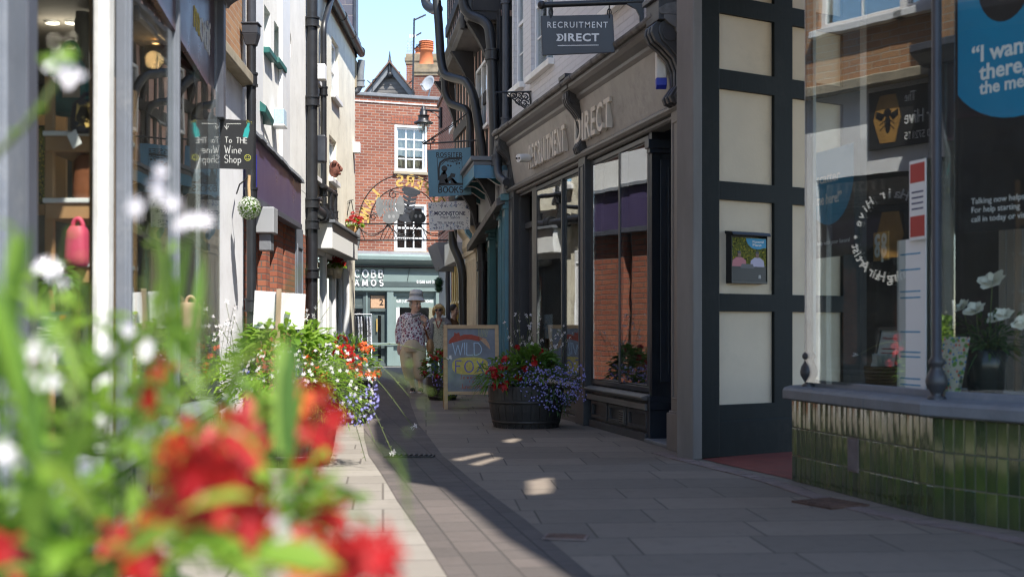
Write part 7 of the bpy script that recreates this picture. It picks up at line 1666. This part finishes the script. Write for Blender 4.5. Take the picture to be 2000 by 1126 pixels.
for i in range(150):
    x, z = xz(*spot(), ym); a = q.uniform(0,6.3); l, w_ = q.uniform(.012,.026), q.uniform(.004,.008); dx, dz = math.cos(a), math.sin(a)
    m.m = q.randint(0,1); yy = y0m-.0006-.0000045*i
    m.add([(x,yy,z),(x+dx*l*.5-dz*w_,yy,z+dz*l*.5+dx*w_),(x+dx*l,yy,z+dz*l),(x+dx*l*.5+dz*w_,yy,z+dz*l*.5-dx*w_)], [(0,1,2,3)] if True else [])
for i in range(18):
    x, z = xz(*spot(), ym); m.m = q.randint(0,2); yy = y0m-.0016-.00001*i
    for k in range(5): a = k*1.2566; m.add([(x,yy,z),(x+.016*math.cos(a-.35),yy,z+.016*math.sin(a-.35)),(x+.021*math.cos(a),yy,z+.021*math.sin(a)),(x+.016*math.cos(a+.35),yy,z+.016*math.sin(a+.35))], [(0,1,2,3)])
o = m.build('flower_border', [MAT['ink_blue'], MAT['ink_navy'], MAT['chalk_blue']], t)
m = MB(); 
for px in (848, 908): m.tube([at(px, 378 if px < 900 else 372, ym), at(px, 394, ym)], .007, 6)
m.tube([at(843,378,ym), at(926,370,ym)], .012, 6); world_part('bracket', m, 'black_iron', t)
# iron lane sign seen from behind
yd = 24.2; t = thing('lane_sign', 'wrought iron arch with gold letters seen reversed and cotton reels, spanning the lane', 'street sign')
def X2(px, py): p = at(px, py, yd); return (p.x, p.z)
cx, cz_ = X2(789, 436); ro, ri = 89/F*yd*1.0, 67/F*yd
m = MB()
for r_ in (ro, ri): m.tube([(cx+r_*math.cos(R(a)), yd, cz_+r_*1.06*math.sin(R(a))) for a in range(0,181,6)], .011, 6)
x0, z0 = X2(697, 437); x1, _ = X2(880, 437); zlow = X2(697, 469)[1]
m.tube([(x0,yd,z0),(x1,yd,z0)], .016, 6); m.tube([(x0-.1,yd,zlow),(x1+.1,yd,zlow)], .016, 6)
sp = (x1-x0)/3
for k in range(3):
    for dz in (0, -.07): m.tube([(x0+sp*k+sp*j/10, yd, z0-.02+dz*.3-(.22+dz*.8)*math.sin(math.pi*j/10)) for j in range(11)], .008, 5)
    for s_ in (-1,1): m.tube([(x0+sp*k+s_*.02*j, yd, z0-(z0-zlow)*(j/8)**1.4) for j in range(9)], .008, 5)
for j in range(7):
    for s_ in (-1,1): xx = cx-.25+.08*j; m.tube([(xx,yd,z0),(xx+s_*.16,yd,zlow)], .006, 5)
for a in (20, 160): m.tube([(cx+.3*math.cos(R(a)), yd, cz_+.2*math.sin(R(a))),(cx+ri*math.cos(R(a)),yd,cz_+ri*math.sin(R(a)))], .012, 6)
scroll(m, (X2(730,424)), .07, 1.3, 0, yd, .01)
scroll(m, (X2(768,380)), .09, 1.3, 90, yd, .01); m.tube([(X2(768,373)[0],yd,X2(768,373)[1]),(X2(792,378)[0],yd,X2(792,378)[1])], .012, 6); world_part('ironwork', m, 'black_iron', t)
# letters face the far end of the lane, so they read reversed from here
m = MB(); word = 'DRAPERS LANE'; rm = (ro+ri)/2
angs = {'D':22,'R':38,'A':53,'P':68}
seq = [('L',137),('A',151),('N',165),('E',177),('S',96),('R',82),('E',69),('P',56),('A',43),('R',30),('D',17)]
for ch, a in seq:
    g = GLYPH[ch]; gw = max(p[0] for l in g for p in l); k = .205; th = R(a-90); px, pz = cx+(rm-.085)*math.cos(R(a)), cz_+(rm-.085)*1.06*math.sin(R(a))
    for l in g:
        pts = []
        for p in l: u_, v_ = -(p[0]-gw/2)*k, p[1]*k; pts.append((px+u_*math.cos(th)-v_*math.sin(th), pz+u_*math.sin(th)+v_*math.cos(th)))
        m.ribbon(pts, .046, yd+.005, .01)
world_part('gold_lettering', m, 'gold_paint', t)
def reel(c, ax, ln, r_, mat, holes=True):
    m = MB(); ax = Vector(ax).normalized(); s_ = Vector((-ax.z, 0, ax.x)); c = Vector((c[0], yd, c[1]))
    def ell(o, a_, b_, n=20): return [o + s_*a_*math.cos(2*math.pi*k/n) + ax*b_*math.sin(2*math.pi*k/n) for k in range(n)]
    for e in (-1, 1):
        P_ = ell(c+ax*e*ln/2, r_, r_*.36); m.add([p+Vector((0,-.012,0)) for p in P_]+[p+Vector((0,.012,0)) for p in P_], [list(range(20)), list(range(39,19,-1))]+[(k,(k+1)%20,20+(k+1)%20,20+k) for k in range(20)])
    for k in range(6):
        o = c+ax*(-.36+.145*k)*ln; P_ = [o + s_*r_*.72*(-1+2*j/8) - ax*r_*.22*math.sin(math.pi*j/8) for j in range(9)]; Q_ = [p+ax*ln*.11 for p in P_[::-1]]
        W_ = P_+Q_; n = len(W_); m.add([p+Vector((0,-.009,0)) for p in W_]+[p+Vector((0,.009,0)) for p in W_], [list(range(n)), list(range(2*n-1,n-1,-1))]+[(k2,(k2+1)%n,n+(k2+1)%n,n+k2) for k2 in range(n)])
    m.box(c.x-.02, c.x+.02, yd-.006, yd+.006, c.z-.02, c.z+.02)
    m.bar(c-ax*ln*.45, c+ax*ln*.45, .05, .012, (0,1,0)); return world_part('cotton_reel', m, mat, t)
reel(X2(762,403), (1,0,.06), .42, .20, 'grey_iron'); reel(X2(797,400), (.22,0,1), .55, .19, 'blue_iron')
for px, py, tilt in ((764,424,.35),(816,423,-.5)):
    c = X2(px, py); m = MB(); P_ = [(c[0]+.17*math.cos(a)*math.cos(tilt)-.12*math.sin(a)*math.sin(tilt), c[1]+.17*math.cos(a)*math.sin(tilt)+.12*math.sin(a)*math.cos(tilt)) for a in [2*math.pi*k/22 for k in range(22)]]; m.platey(P_, yd-.03, yd-.015); bt_ = world_part('button', m, 'grey_iron' if px < 800 else 'black_iron', t)
    m = MB()
    for dx in (-.035, .05): m.add([(c[0]+dx+.028*math.cos(k*.5), yd-.032, c[1]+.01+.036*math.sin(k*.5)) for k in range(12)], [list(range(12))])
    world_part('button_hole', m, 'dish_grey', t)
# lantern on a wall bracket
yl = 26.5; c = at(827, 262, yl); t = thing('wall_lantern', 'black lantern with a clear globe on an iron bracket high on the brick wall', 'street lamp', c)
k = 1/F*yl
MB().lathe([(.001,-.02*0),(8*k,4*k),(11*k,12*k),(12.5*k,22*k),(11*k,24*k)], n=18).build('globe', MAT['house_glass'], t)
m = MB(); m.lathe([(19*k,21*k),(18.5*k,23*k),(10*k,27*k),(10.5*k,35*k),(12*k,36*k),(7*k,38*k),(8*k,44*k),(5*k,45*k),(4*k,52*k),(2*k,54*k),(.001,56*k)], n=18); m.lathe([(18*k,22*k),(.001,24*k)], n=18); m.build('lamp_hood', MAT['black_iron'], t)
m = MB(); m.lathe([(.001,6*k),(3*k,9*k),(3.5*k,18*k),(1*k,23*k)], n=10); m.build('bulb', MAT['plastic_white'], t)
m = MB(); m.tube([Vector((-6*k,0,48*k)), Vector((36*k,0,45*k))], .026, 8); m.tube([Vector((34*k,0,52*k)), Vector((34*k,0,12*k))], .035, 8); m.tube([Vector((12*k,0,45*k)), Vector((24*k,0,40*k)), Vector((33*k,0,28*k))], .012, 6); m.build('bracket', MAT['black_iron'], t)

# ------------------------------------------------------------------ chalkboard sign
x0, y0 = gp(866, 797); c = (x0+.36, y0+.04)
t = thing('chalkboard_sign', 'wood framed chalkboard sign with a red fox and chalk lettering standing in the lane', 'sandwich board', (c[0], c[1], 0), R(5))
W2, H2 = .36, 1.09; ln_ = R(-9)
pf = bpy.data.objects.new('front_panel', None)
def board_side(nm, sgn):
    P = lambda x, y, z: (x, sgn*(-(.20*(1-z/H2))+0) + sgn*y, z)
    def bx(m, x0, x1, y0, y1, z0, z1):
        m.add([P(x0,y0,z0),P(x1,y0,z0),P(x1,y1,z0),P(x0,y1,z0),P(x0,y0,z1),P(x1,y0,z1),P(x1,y1,z1),P(x0,y1,z1)], [(0,3,2,1),(4,5,6,7),(0,1,5,4),(1,2,6,5),(2,3,7,6),(3,0,4,7)])
    m = MB(); bx(m,-W2,-W2+.05,-.018,.018,0,H2); bx(m,W2-.05,W2,-.018,.018,0,H2); bx(m,-W2+.05,W2-.05,-.017,.017,H2-.05,H2-.001); bx(m,-W2+.05,W2-.05,-.017,.017,.19,.23)
    f = m.build(nm, MAT['pale_wood'], t, .003); m = MB(); bx(m,-W2+.045,W2-.045,-.006,.006,.22,H2-.04); m.build('slate', MAT['chalk_slate'], f); return f, P
f, P = board_side('frame', 1); board_side('rear_frame', -1)
def chalk(mat, fn, nm):
    m = MB(); fn(m); m.v = [(v[0], -.20*(1-v[2]/H2)-.0065+v[1], v[2]) for v in m.v]; m.build(nm, MAT[mat], f)
def bx_(px, py):     # photo pixel on the board face -> local x, z
    p = at(px, py, c[1]-.1); return ((p.x-c[0])/math.cos(R(5)), p.z)
def poly(pts, m): m.add([(p[0], -.0008, p[1]) for p in [bx_(*q) for q in pts]], [list(range(len(pts)))])
def fox(m):
    poly([(875,667),(880,660),(886,655),(887,648),(890,651),(896,649),(898,656),(905,653),(920,653),(935,657),(942,661),(934,666),(920,663),(908,662),(900,664),(893,662),(886,665),(878,668)], m)
    poly([(893,662),(900,664),(886,668),(876,671),(875,669)], m)
chalk('rust_red', fox, 'chalk_fox')
def tail(m): poly([(935,657),(948,661),(954,671),(957,683),(950,676),(942,668),(936,663)], m)
chalk('chalk_tan', tail, 'chalk_tail')
def word(m, s_, px0, px1, py, hpx, wd, dp=.001):
    x0, z0 = bx_(px0, py); x1 = bx_(px1, py)[0]; h = bx_(px0, py-hpx)[1]-z0; gw = sum(max(p[0] for l in GLYPH[ch] for p in l) for ch in s_)
    m.strokes(s_, x0, z0, h, -.0012, wd, dp, gap=((x1-x0)/h-gw)/max(1,len(s_)-1), jit=.02)
def blob(m): x, z = bx_(917, 714); m.add([(x+.235*(abs(math.cos(a))**.7)*(1 if math.cos(a) > 0 else -1), -.0005, z+.112*(abs(math.sin(a))**.7)*(1 if math.sin(a) > 0 else -1)) for a in [2*math.pi*k/30 for k in range(30)]], [list(range(30))])
chalk('chalk_yellow', blob, 'chalk_patch')
chalk('chalk_blue', lambda m: word(m, 'WILD', 883, 938, 693, 24, .011), 'chalk_title')
chalk('chalk_violet', lambda m: word(m, 'FOX', 889, 943, 726, 22, .016), 'chalk_name')
def scrib(m): word(m, 'Jewels', 897, 930, 739, 8, .006); word(m, 'to', 915, 924, 747, 6, .005); word(m, 'Juniorattire', 898, 946, 758, 9, .006)
chalk('rust_red', scrib, 'chalk_scribble')
def note(m):
    for k in range(4): word(m, 'limelos', 934, 953-k, 644+4*k, 2.6, .003)
chalk('lime_yellow', note, 'chalk_note')
# ------------------------------------------------------------------ people
def fuse(mb, name, mat, parent, vox=.011, smooth=4, loc=None, rot=None):
    o = mb.build(name, MAT[mat], parent, loc=loc, rot=rot)
    rm = o.modifiers.new('one_surface', 'REMESH'); rm.mode = 'VOXEL'; rm.voxel_size = vox; rm.use_smooth_shade = True
    sm = o.modifiers.new('smooth', 'SMOOTH'); sm.factor = .5; sm.iterations = smooth
    return o
def hand_mb(m, wrist, d, side, palm=(0,-1,0), curl=.5):
    "palm, four unequal bent fingers and a thumb from the side of the palm"
    w = Vector(wrist); d = Vector(d).normalized(); s = d.cross(Vector(palm)).normalized()*side; p = Vector(palm).normalized()
    m.obox(w+d*.045, d*.045, s*.038, p*.013); m.tube([w-d*.02, w+d*.03], [.026,.028], 8)
    for k, (o, ln) in enumerate(((-.028,.062),(-.010,.074),(.009,.070),(.027,.054))):
        b = w+d*.085+s*o; k1 = b+d*ln*.45+p*ln*.12*curl; k2 = k1+(d*.75+p*curl*.9).normalized()*ln*.32; k3 = k2+(d*.4+p*curl*1.4).normalized()*ln*.25; m.tube([b-d*.02,b,k1,k2,k3], [.0095,.0095,.009,.0085,.007], 7)
    b = w+d*.03-s*.034; m.tube([b, b-s*.022+d*.022+p*.01, b-s*.026+d*.05+p*.02*curl], [.011,.010,.008], 7)
def head_mb(m, c, yaw, sc=1.0):
    "skull, jaw, nose, ears, neck in the head's own frame turned by yaw"
    Rz = Matrix.Rotation(yaw, 4, 'Z'); h = MB()
    h.ball((0,.012,.02), .088, 14, (.86,1.06,1.12)); h.ball((0,-.022,-.045), .064, 12, (.92,.95,1.05)); h.ball((0,-.045,-.088), .028, 8)
    h.tube([(0,-.084,.018),(0,-.108,-.018)], [.009,.016], 8); h.ball((0,-.10,-.022), .015, 8, (1.2,1,.8))
    for s in (-1,1): h.ball((s*.079,.012,-.005), .022, 8, (.45,.8,1.3)); h.ball((s*.038,-.062,-.025), .026, 8); h.ball((s*.03,-.074,.03), .018, 8, (1.3,.7,.5))
    m.v += []; b = len(m.v); m.add([Vector(c)+(Rz @ Vector(v))*sc for v in h.v], h.f, True)
def face_parts(parent, c, yaw, shades=False, sc=1.0):
    Rz = Matrix.Rotation(yaw, 4, 'Z'); W_ = lambda v: Vector(c)+(Rz @ Vector(v))*sc
    if shades:
        m = MB()
        for s in (-1,1): m.ball(W_((s*.034,-.086,.010)), .029*sc, 10, (1,.5,.85))
        m.tube([W_((-.02,-.094,.016)), W_((.02,-.094,.016))], .006); 
        for s in (-1,1): m.tube([W_((s*.06,-.07,.015)), W_((s*.085,.0,.015))], .005)
        m.build('sunglasses', MAT['plastic_black'], parent)
    else:
        m = MB()
        for s in (-1,1): m.ball(W_((s*.031,-.080,.012)), .0095*sc, 8)
        m.build('eye', MAT['eye_dark'], parent)
    m = MB(); m.ball(W_((0,-.083,-.056)), .02*sc, 8, (1.1,.5,.36)); m.build('mouth', MAT['lips'], parent)

# woman in the bucket hat
g = gp(806, 766); t = thing('person', 'person in a pale bucket hat, floral shirt and khaki trousers walking towards the camera', 'person', (g[0], g[1], 0))
hc = Vector((.055,-.01,1.425)); hy = R(38)
m = MB(); m.tube([(0,.02,.80),(0,.02,1.0),(0,.03,1.16),(.0,.03,1.24)], [.11,.105,.11,.08], 14); m.tube([(.0,.03,1.22),(.03,.01,1.34),(.05,.0,1.40)], [.06,.052,.05], 10)
head_mb(m, hc, hy)
RA = [(-.165,.03,1.215),(-.225,.05,.98),(-.215,-.01,.755)]; LA = [(.165,.03,1.215),(.245,.03,.97),(.205,-.14,1.13)]
for A_ in (RA, LA): m.tube(A_, [.05,.042,.028], 10); m.ball(A_[0], .055, 10)
RL = [(-.085,.02,.80),(-.075,-.02,.45),(.0,.05,.09)]; LL = [(.085,.02,.80),(.10,-.06,.46),(.135,-.02,.09)]
for A_ in (RL, LL): m.tube(A_, [.085,.055,.036], 10); a = Vector(A_[2]); m.tube([a, a+Vector((0,-.03,-.05)), a+Vector((0,-.15,-.06))], [.036,.04,.028], 8)
hand_mb(m, (-.213,-.012,.75), (.0,-.05,-1), 1, (.3,-.8,0), .45); hand_mb(m, (.203,-.142,1.13), (-.25,-.25,.9), -1, (-.3,-.9,0), 1.3)
fuse(m, 'body', 'skin', t, .009, 3)
m = MB(); m.tube([(0,.02,.69),(0,.02,.80),(0,.02,.95),(0,.025,1.10),(0,.03,1.20),(.01,.03,1.262)], [.215,.205,.185,.185,.165,.075], 18)
m.tube([(0,.02,1.205),(-.11,.03,1.225),(-.185,.035,1.18),(-.235,.05,.98),(-.222,-.005,.80)], [.09,.082,.072,.064,.056], 12); m.tube([(0,.02,1.205),(.11,.03,1.225),(.185,.035,1.18),(.25,.03,.965),(.215,-.105,1.08)], [.09,.082,.072,.064,.056], 12)
for i in range(9): a = i*.7; m.tube([(.19*math.cos(a),.02+.19*math.sin(a),.69),(.17*math.cos(a),.02+.17*math.sin(a),.95)], [.03,.012], 6)
m.v = [(v[0], .02+(v[1]-.02)*(.72 if v[2] < 1.2 and abs(v[0]) < .2 else 1), v[2]) for v in m.v]
fuse(m, 'floral_shirt', 'floral_shirt', t, .011, 3)
m = MB(); m.tube([(0,.02,.86),(0,.02,.74),(0,.02,.66)], [.15,.19,.17], 16)
m.tube([(-.085,.02,.74),(-.095,.0,.58),(-.085,-.02,.44),(-.045,.02,.27),(-.03,.03,.215)], [.125,.115,.105,.095,.082], 14); m.tube([(.085,.02,.74),(.11,-.03,.58),(.115,-.06,.45),(.13,-.03,.27),(.135,-.02,.225)], [.125,.115,.105,.095,.082], 14)
for i in range(10):
    q = random.Random(i); a = q.uniform(0,6.3); z = q.uniform(.25,.62); x0 = -.07 if i % 2 else .12; m.tube([(x0+.1*math.cos(a), -.02+.1*math.sin(a), z),(x0+.095*math.cos(a+.9), -.02+.095*math.sin(a+.9), z+.06)], .016, 6)
fuse(m, 'khaki_trousers', 'khaki_cloth', t, .011, 3)
for nm, x, y, mt in (('shoe', .0, .05, 'shoe_dark'), ('shoe', .135, -.02, 'shoe_green')):
    m = MB(); m.ball((x,y-.055,.045), .05, 10, (.9,2.2,.8)); m.ball((x,y+.01,.06), .05, 10, (.85,1,1.1)); m.v = [(v[0], v[1], max(.012, v[2])) for v in m.v]; s_ = m.build(nm, MAT[mt], t); MB().platez([(x+.046*math.cos(a), y-.05+.115*math.sin(a)) for a in [k*.42 for k in range(15)]], .001, .014).build('sole', MAT['plastic_white'], s_)
m = MB(); m.lathe([(.152,-.045),(.147,-.05),(.108,.025),(.106,.04),(.110,.028),(.104,.095),(.094,.125),(.06,.140),(.001,.143)], n=28, sy=1.08); hat = m.build('bucket_hat', MAT['grey_hat'], t, loc=hc+Vector((0,.012,.105)), rot=(R(-4), R(4), hy)); MB().lathe([(.1112,.036),(.1085,.068)], n=28, sy=1.08).build('hat_band', MAT['dish_grey'], hat)
m = MB(); q = random.Random(2); Rz = Matrix.Rotation(hy, 4, 'Z')
for s in (-1,1): m.ball(hc+Rz @ Vector((s*.075,.03,.02)), .035, 8, (.6,1.2,1.5))
m.ball(hc+Rz @ Vector((0,.075,.0)), .07, 10, (1.1,.6,1.1)); fuse(m, 'hair', 'grey_hair', t, .01, 2)
face_parts(t, hc, hy)
m = MB(); m.tube(catmull([(.15,-.06,1.24),(.19,-.12,1.1),(.235,-.02,.93),(.26,.0,.85)], 5), .013, 6); m.tube(catmull([(.11,.1,1.24),(.2,.12,1.0),(.27,.05,.86)], 5), .013, 6); bg_ = None
tb = thing('shoulder_bag', 'tan shoulder bag carried by the person in the bucket hat', 'bag', (g[0], g[1], 0)); m.build('strap', MAT['tan_leather'], tb)
m = MB(); m.ball((.285,.01,.74), .13, 12, (.5,.9,1.05)); m.build('bag_body', MAT['oak_furniture'], tb); 
m = MB(); m.tube(catmull([(.0,-.135,1.235),(.06,-.15,1.25),(.12,-.14,1.27),(.15,-.13,1.20),(.19,-.16,1.12)], 5), [.02]*21, 8); m.build('umbrella_handle', MAT['grey_iron'], tb)

# woman with sunglasses
Yw = 24.6; X = (857-1000)/F*Yw; t = thing('person', 'person with blond hair, dark sunglasses and a grey cardigan behind the chalkboard', 'person', (X, Yw, 0))
hc = Vector((0,-.02,1.395))
m = MB(); m.tube([(0,.02,.76),(0,.02,1.0),(0,.03,1.12),(0,.03,1.2)], [.12,.11,.12,.08], 14); m.tube([(0,.03,1.18),(0,.0,1.33)], [.055,.05], 10); head_mb(m, hc, R(-6))
for s in (-1,1):
    A_ = [(s*.17,.03,1.18),(s*.225,.05,.94),(s*.215,-.03,.73)]; m.tube(A_, [.05,.042,.028], 10); hand_mb(m, A_[2], (0,-.1,-1), -s, (-s*.3,-.8,0), .5)
    A_ = [(s*.085,.02,.76),(s*.09,-.03*s,.43),(s*.08,.06*s,.08)]; m.tube(A_, [.085,.055,.036], 10); a = Vector(A_[2]); m.tube([a, a+Vector((0,-.03,-.045)), a+Vector((0,-.14,-.055))], [.036,.038,.026], 8)
fuse(m, 'body', 'skin', t, .01, 3)
m = MB(); m.tube([(0,.02,.50),(0,.02,.78),(0,.02,.98),(0,.02,1.10),(0,.03,1.17)], [.22,.18,.165,.165,.14], 18); m.v = [(v[0], .02+(v[1]-.02)*.75, v[2]) for v in m.v]; fuse(m, 'patterned_dress', 'floral_dress', t, .012, 3)
m = MB()
for s in (-1,1):
    m.tube([(s*.05,.08,1.20),(s*.12,.04,1.19),(s*.185,.035,1.14),(s*.235,.05,.94),(s*.22,-.02,.76)], [.06,.075,.07,.062,.054], 12); m.tube([(s*.13,-.05,1.14),(s*.15,-.08,.95),(s*.17,-.08,.62)], [.05,.055,.045], 8)
m.tube([(0,.10,1.17),(0,.12,.9),(0,.12,.6)], [.12,.13,.14], 12); fuse(m, 'grey_cardigan', 'grey_cardigan', t, .012, 3)
m = MB()
for s in (-1,1): m.tube([(s*.085,.02,.62),(s*.09,-.03*s,.43),(s*.08,.05*s,.14)], [.10,.078,.062], 12)
fuse(m, 'jeans', 'denim', t, .012, 2)
m = MB(); m.ball(hc+Vector((0,.03,.045)), .103, 14, (1.0,1.0,.95)); q = random.Random(4)
for i in range(26):
    a = q.uniform(-.35, math.pi+.35); r_ = .098; x, y = r_*math.cos(a), .03+r_*math.sin(a); m.tube([hc+Vector((x*.8,y*.8,.09)), hc+Vector((x*1.12,y*1.05,.02)), hc+Vector((x*1.2,y*1.0,-.075+q.uniform(-.03,.02)))], [.022,.026,.014], 7)
for i in range(7): x = -.06+.02*i; m.tube([hc+Vector((x*.6,-.06,.115)), hc+Vector((x*1.1,-.093,.07)), hc+Vector((x*1.25,-.092,.048))], [.02,.016,.008], 7)
fuse(m, 'blond_hair', 'blond_hair', t, .008, 2)
face_parts(t, hc, R(-6), True)
for s in (-1,1):
    m = MB(); m.ball((s*.08,.06*s-.05,.045), .045, 8, (.9,2.1,.8)); m.v = [(v[0], v[1], max(.004, v[2])) for v in m.v]; m.build('shoe', MAT['tan_leather'], t)
m = MB(); m.tube(catmull([(-.06,-.06,1.22),(-.03,-.13,1.12),(0,-.155,1.05),(.03,-.13,1.12),(.06,-.06,1.22)], 4), .009, 6); m.build('necklace', MAT['rust_red'], t)

# person by the far window
Yw = 25.2; X = (889-1000)/F*Yw-.02; t = thing('person', 'person in a brown jacket and teal scarf half hidden by the black drainpipe', 'person', (X, Yw, 0), R(50))
hc = Vector((0,-.02,1.40)); m = MB(); m.tube([(0,.02,.76),(0,.02,1.0),(0,.03,1.2)], [.14,.14,.09], 12); m.tube([(0,.03,1.18),(0,.0,1.33)], [.055,.05], 10); head_mb(m, hc, 0)
for s in (-1,1):
    A_ = [(s*.165,.03,1.18),(s*.215,.05,.94),(s*.2,-.08,.76)]; m.tube(A_, [.05,.042,.028], 10); hand_mb(m, A_[2], (0,-.3,-1), -s, (-s*.3,-.8,0), .6); A_ = [(s*.085,.02,.76),(s*.09,-.04*s,.43),(s*.08,.08*s,.08)]; m.tube(A_, [.085,.055,.036], 10); a = Vector(A_[2]); m.tube([a, a+Vector((0,-.03,-.045)), a+Vector((0,-.14,-.055))], [.036,.038,.026], 8)
fuse(m, 'body', 'skin', t, .012, 3)
m = MB(); m.tube([(0,.02,.66),(0,.02,.9),(0,.02,1.1),(0,.03,1.2)], [.19,.175,.175,.11], 16)
for s in (-1,1): m.tube([(s*.05,.03,1.18),(s*.17,.03,1.16),(s*.225,.05,.94),(s*.205,-.06,.79)], [.08,.075,.065,.055], 12)
fuse(m, 'brown_jacket', 'brown_jacket', t, .013, 3)
m = MB()
for s in (-1,1): m.tube([(s*.08,.02,.74),(s*.09,-.04*s,.43),(s*.08,.07*s,.12)], [.11,.078,.06], 12)
fuse(m, 'trousers', 'print_black', t, .013, 2)
m = MB(); m.lathe([(.085,0),(.10,.03),(.085,.07)], (0,.01,1.22), 16); m.tube([(.03,-.12,1.25),(.04,-.17,1.1),(.04,-.18,.95)], [.04,.035,.03], 8); fuse(m, 'scarf', 'scarf_teal', t, .011, 2)
m = MB(); m.ball(hc+Vector((0,.035,.045)), .1, 12); m.ball(hc+Vector((0,.11,.02)), .05, 10); fuse(m, 'hair', 'dark_hair', t, .01, 2); face_parts(t, hc, 0)
for s in (-1,1):
    m = MB(); m.ball((s*.08,.08*s-.05,.045), .045, 8, (.9,2.1,.8)); m.v = [(v[0], v[1], max(.004, v[2])) for v in m.v]; m.build('shoe', MAT['print_black'], t)
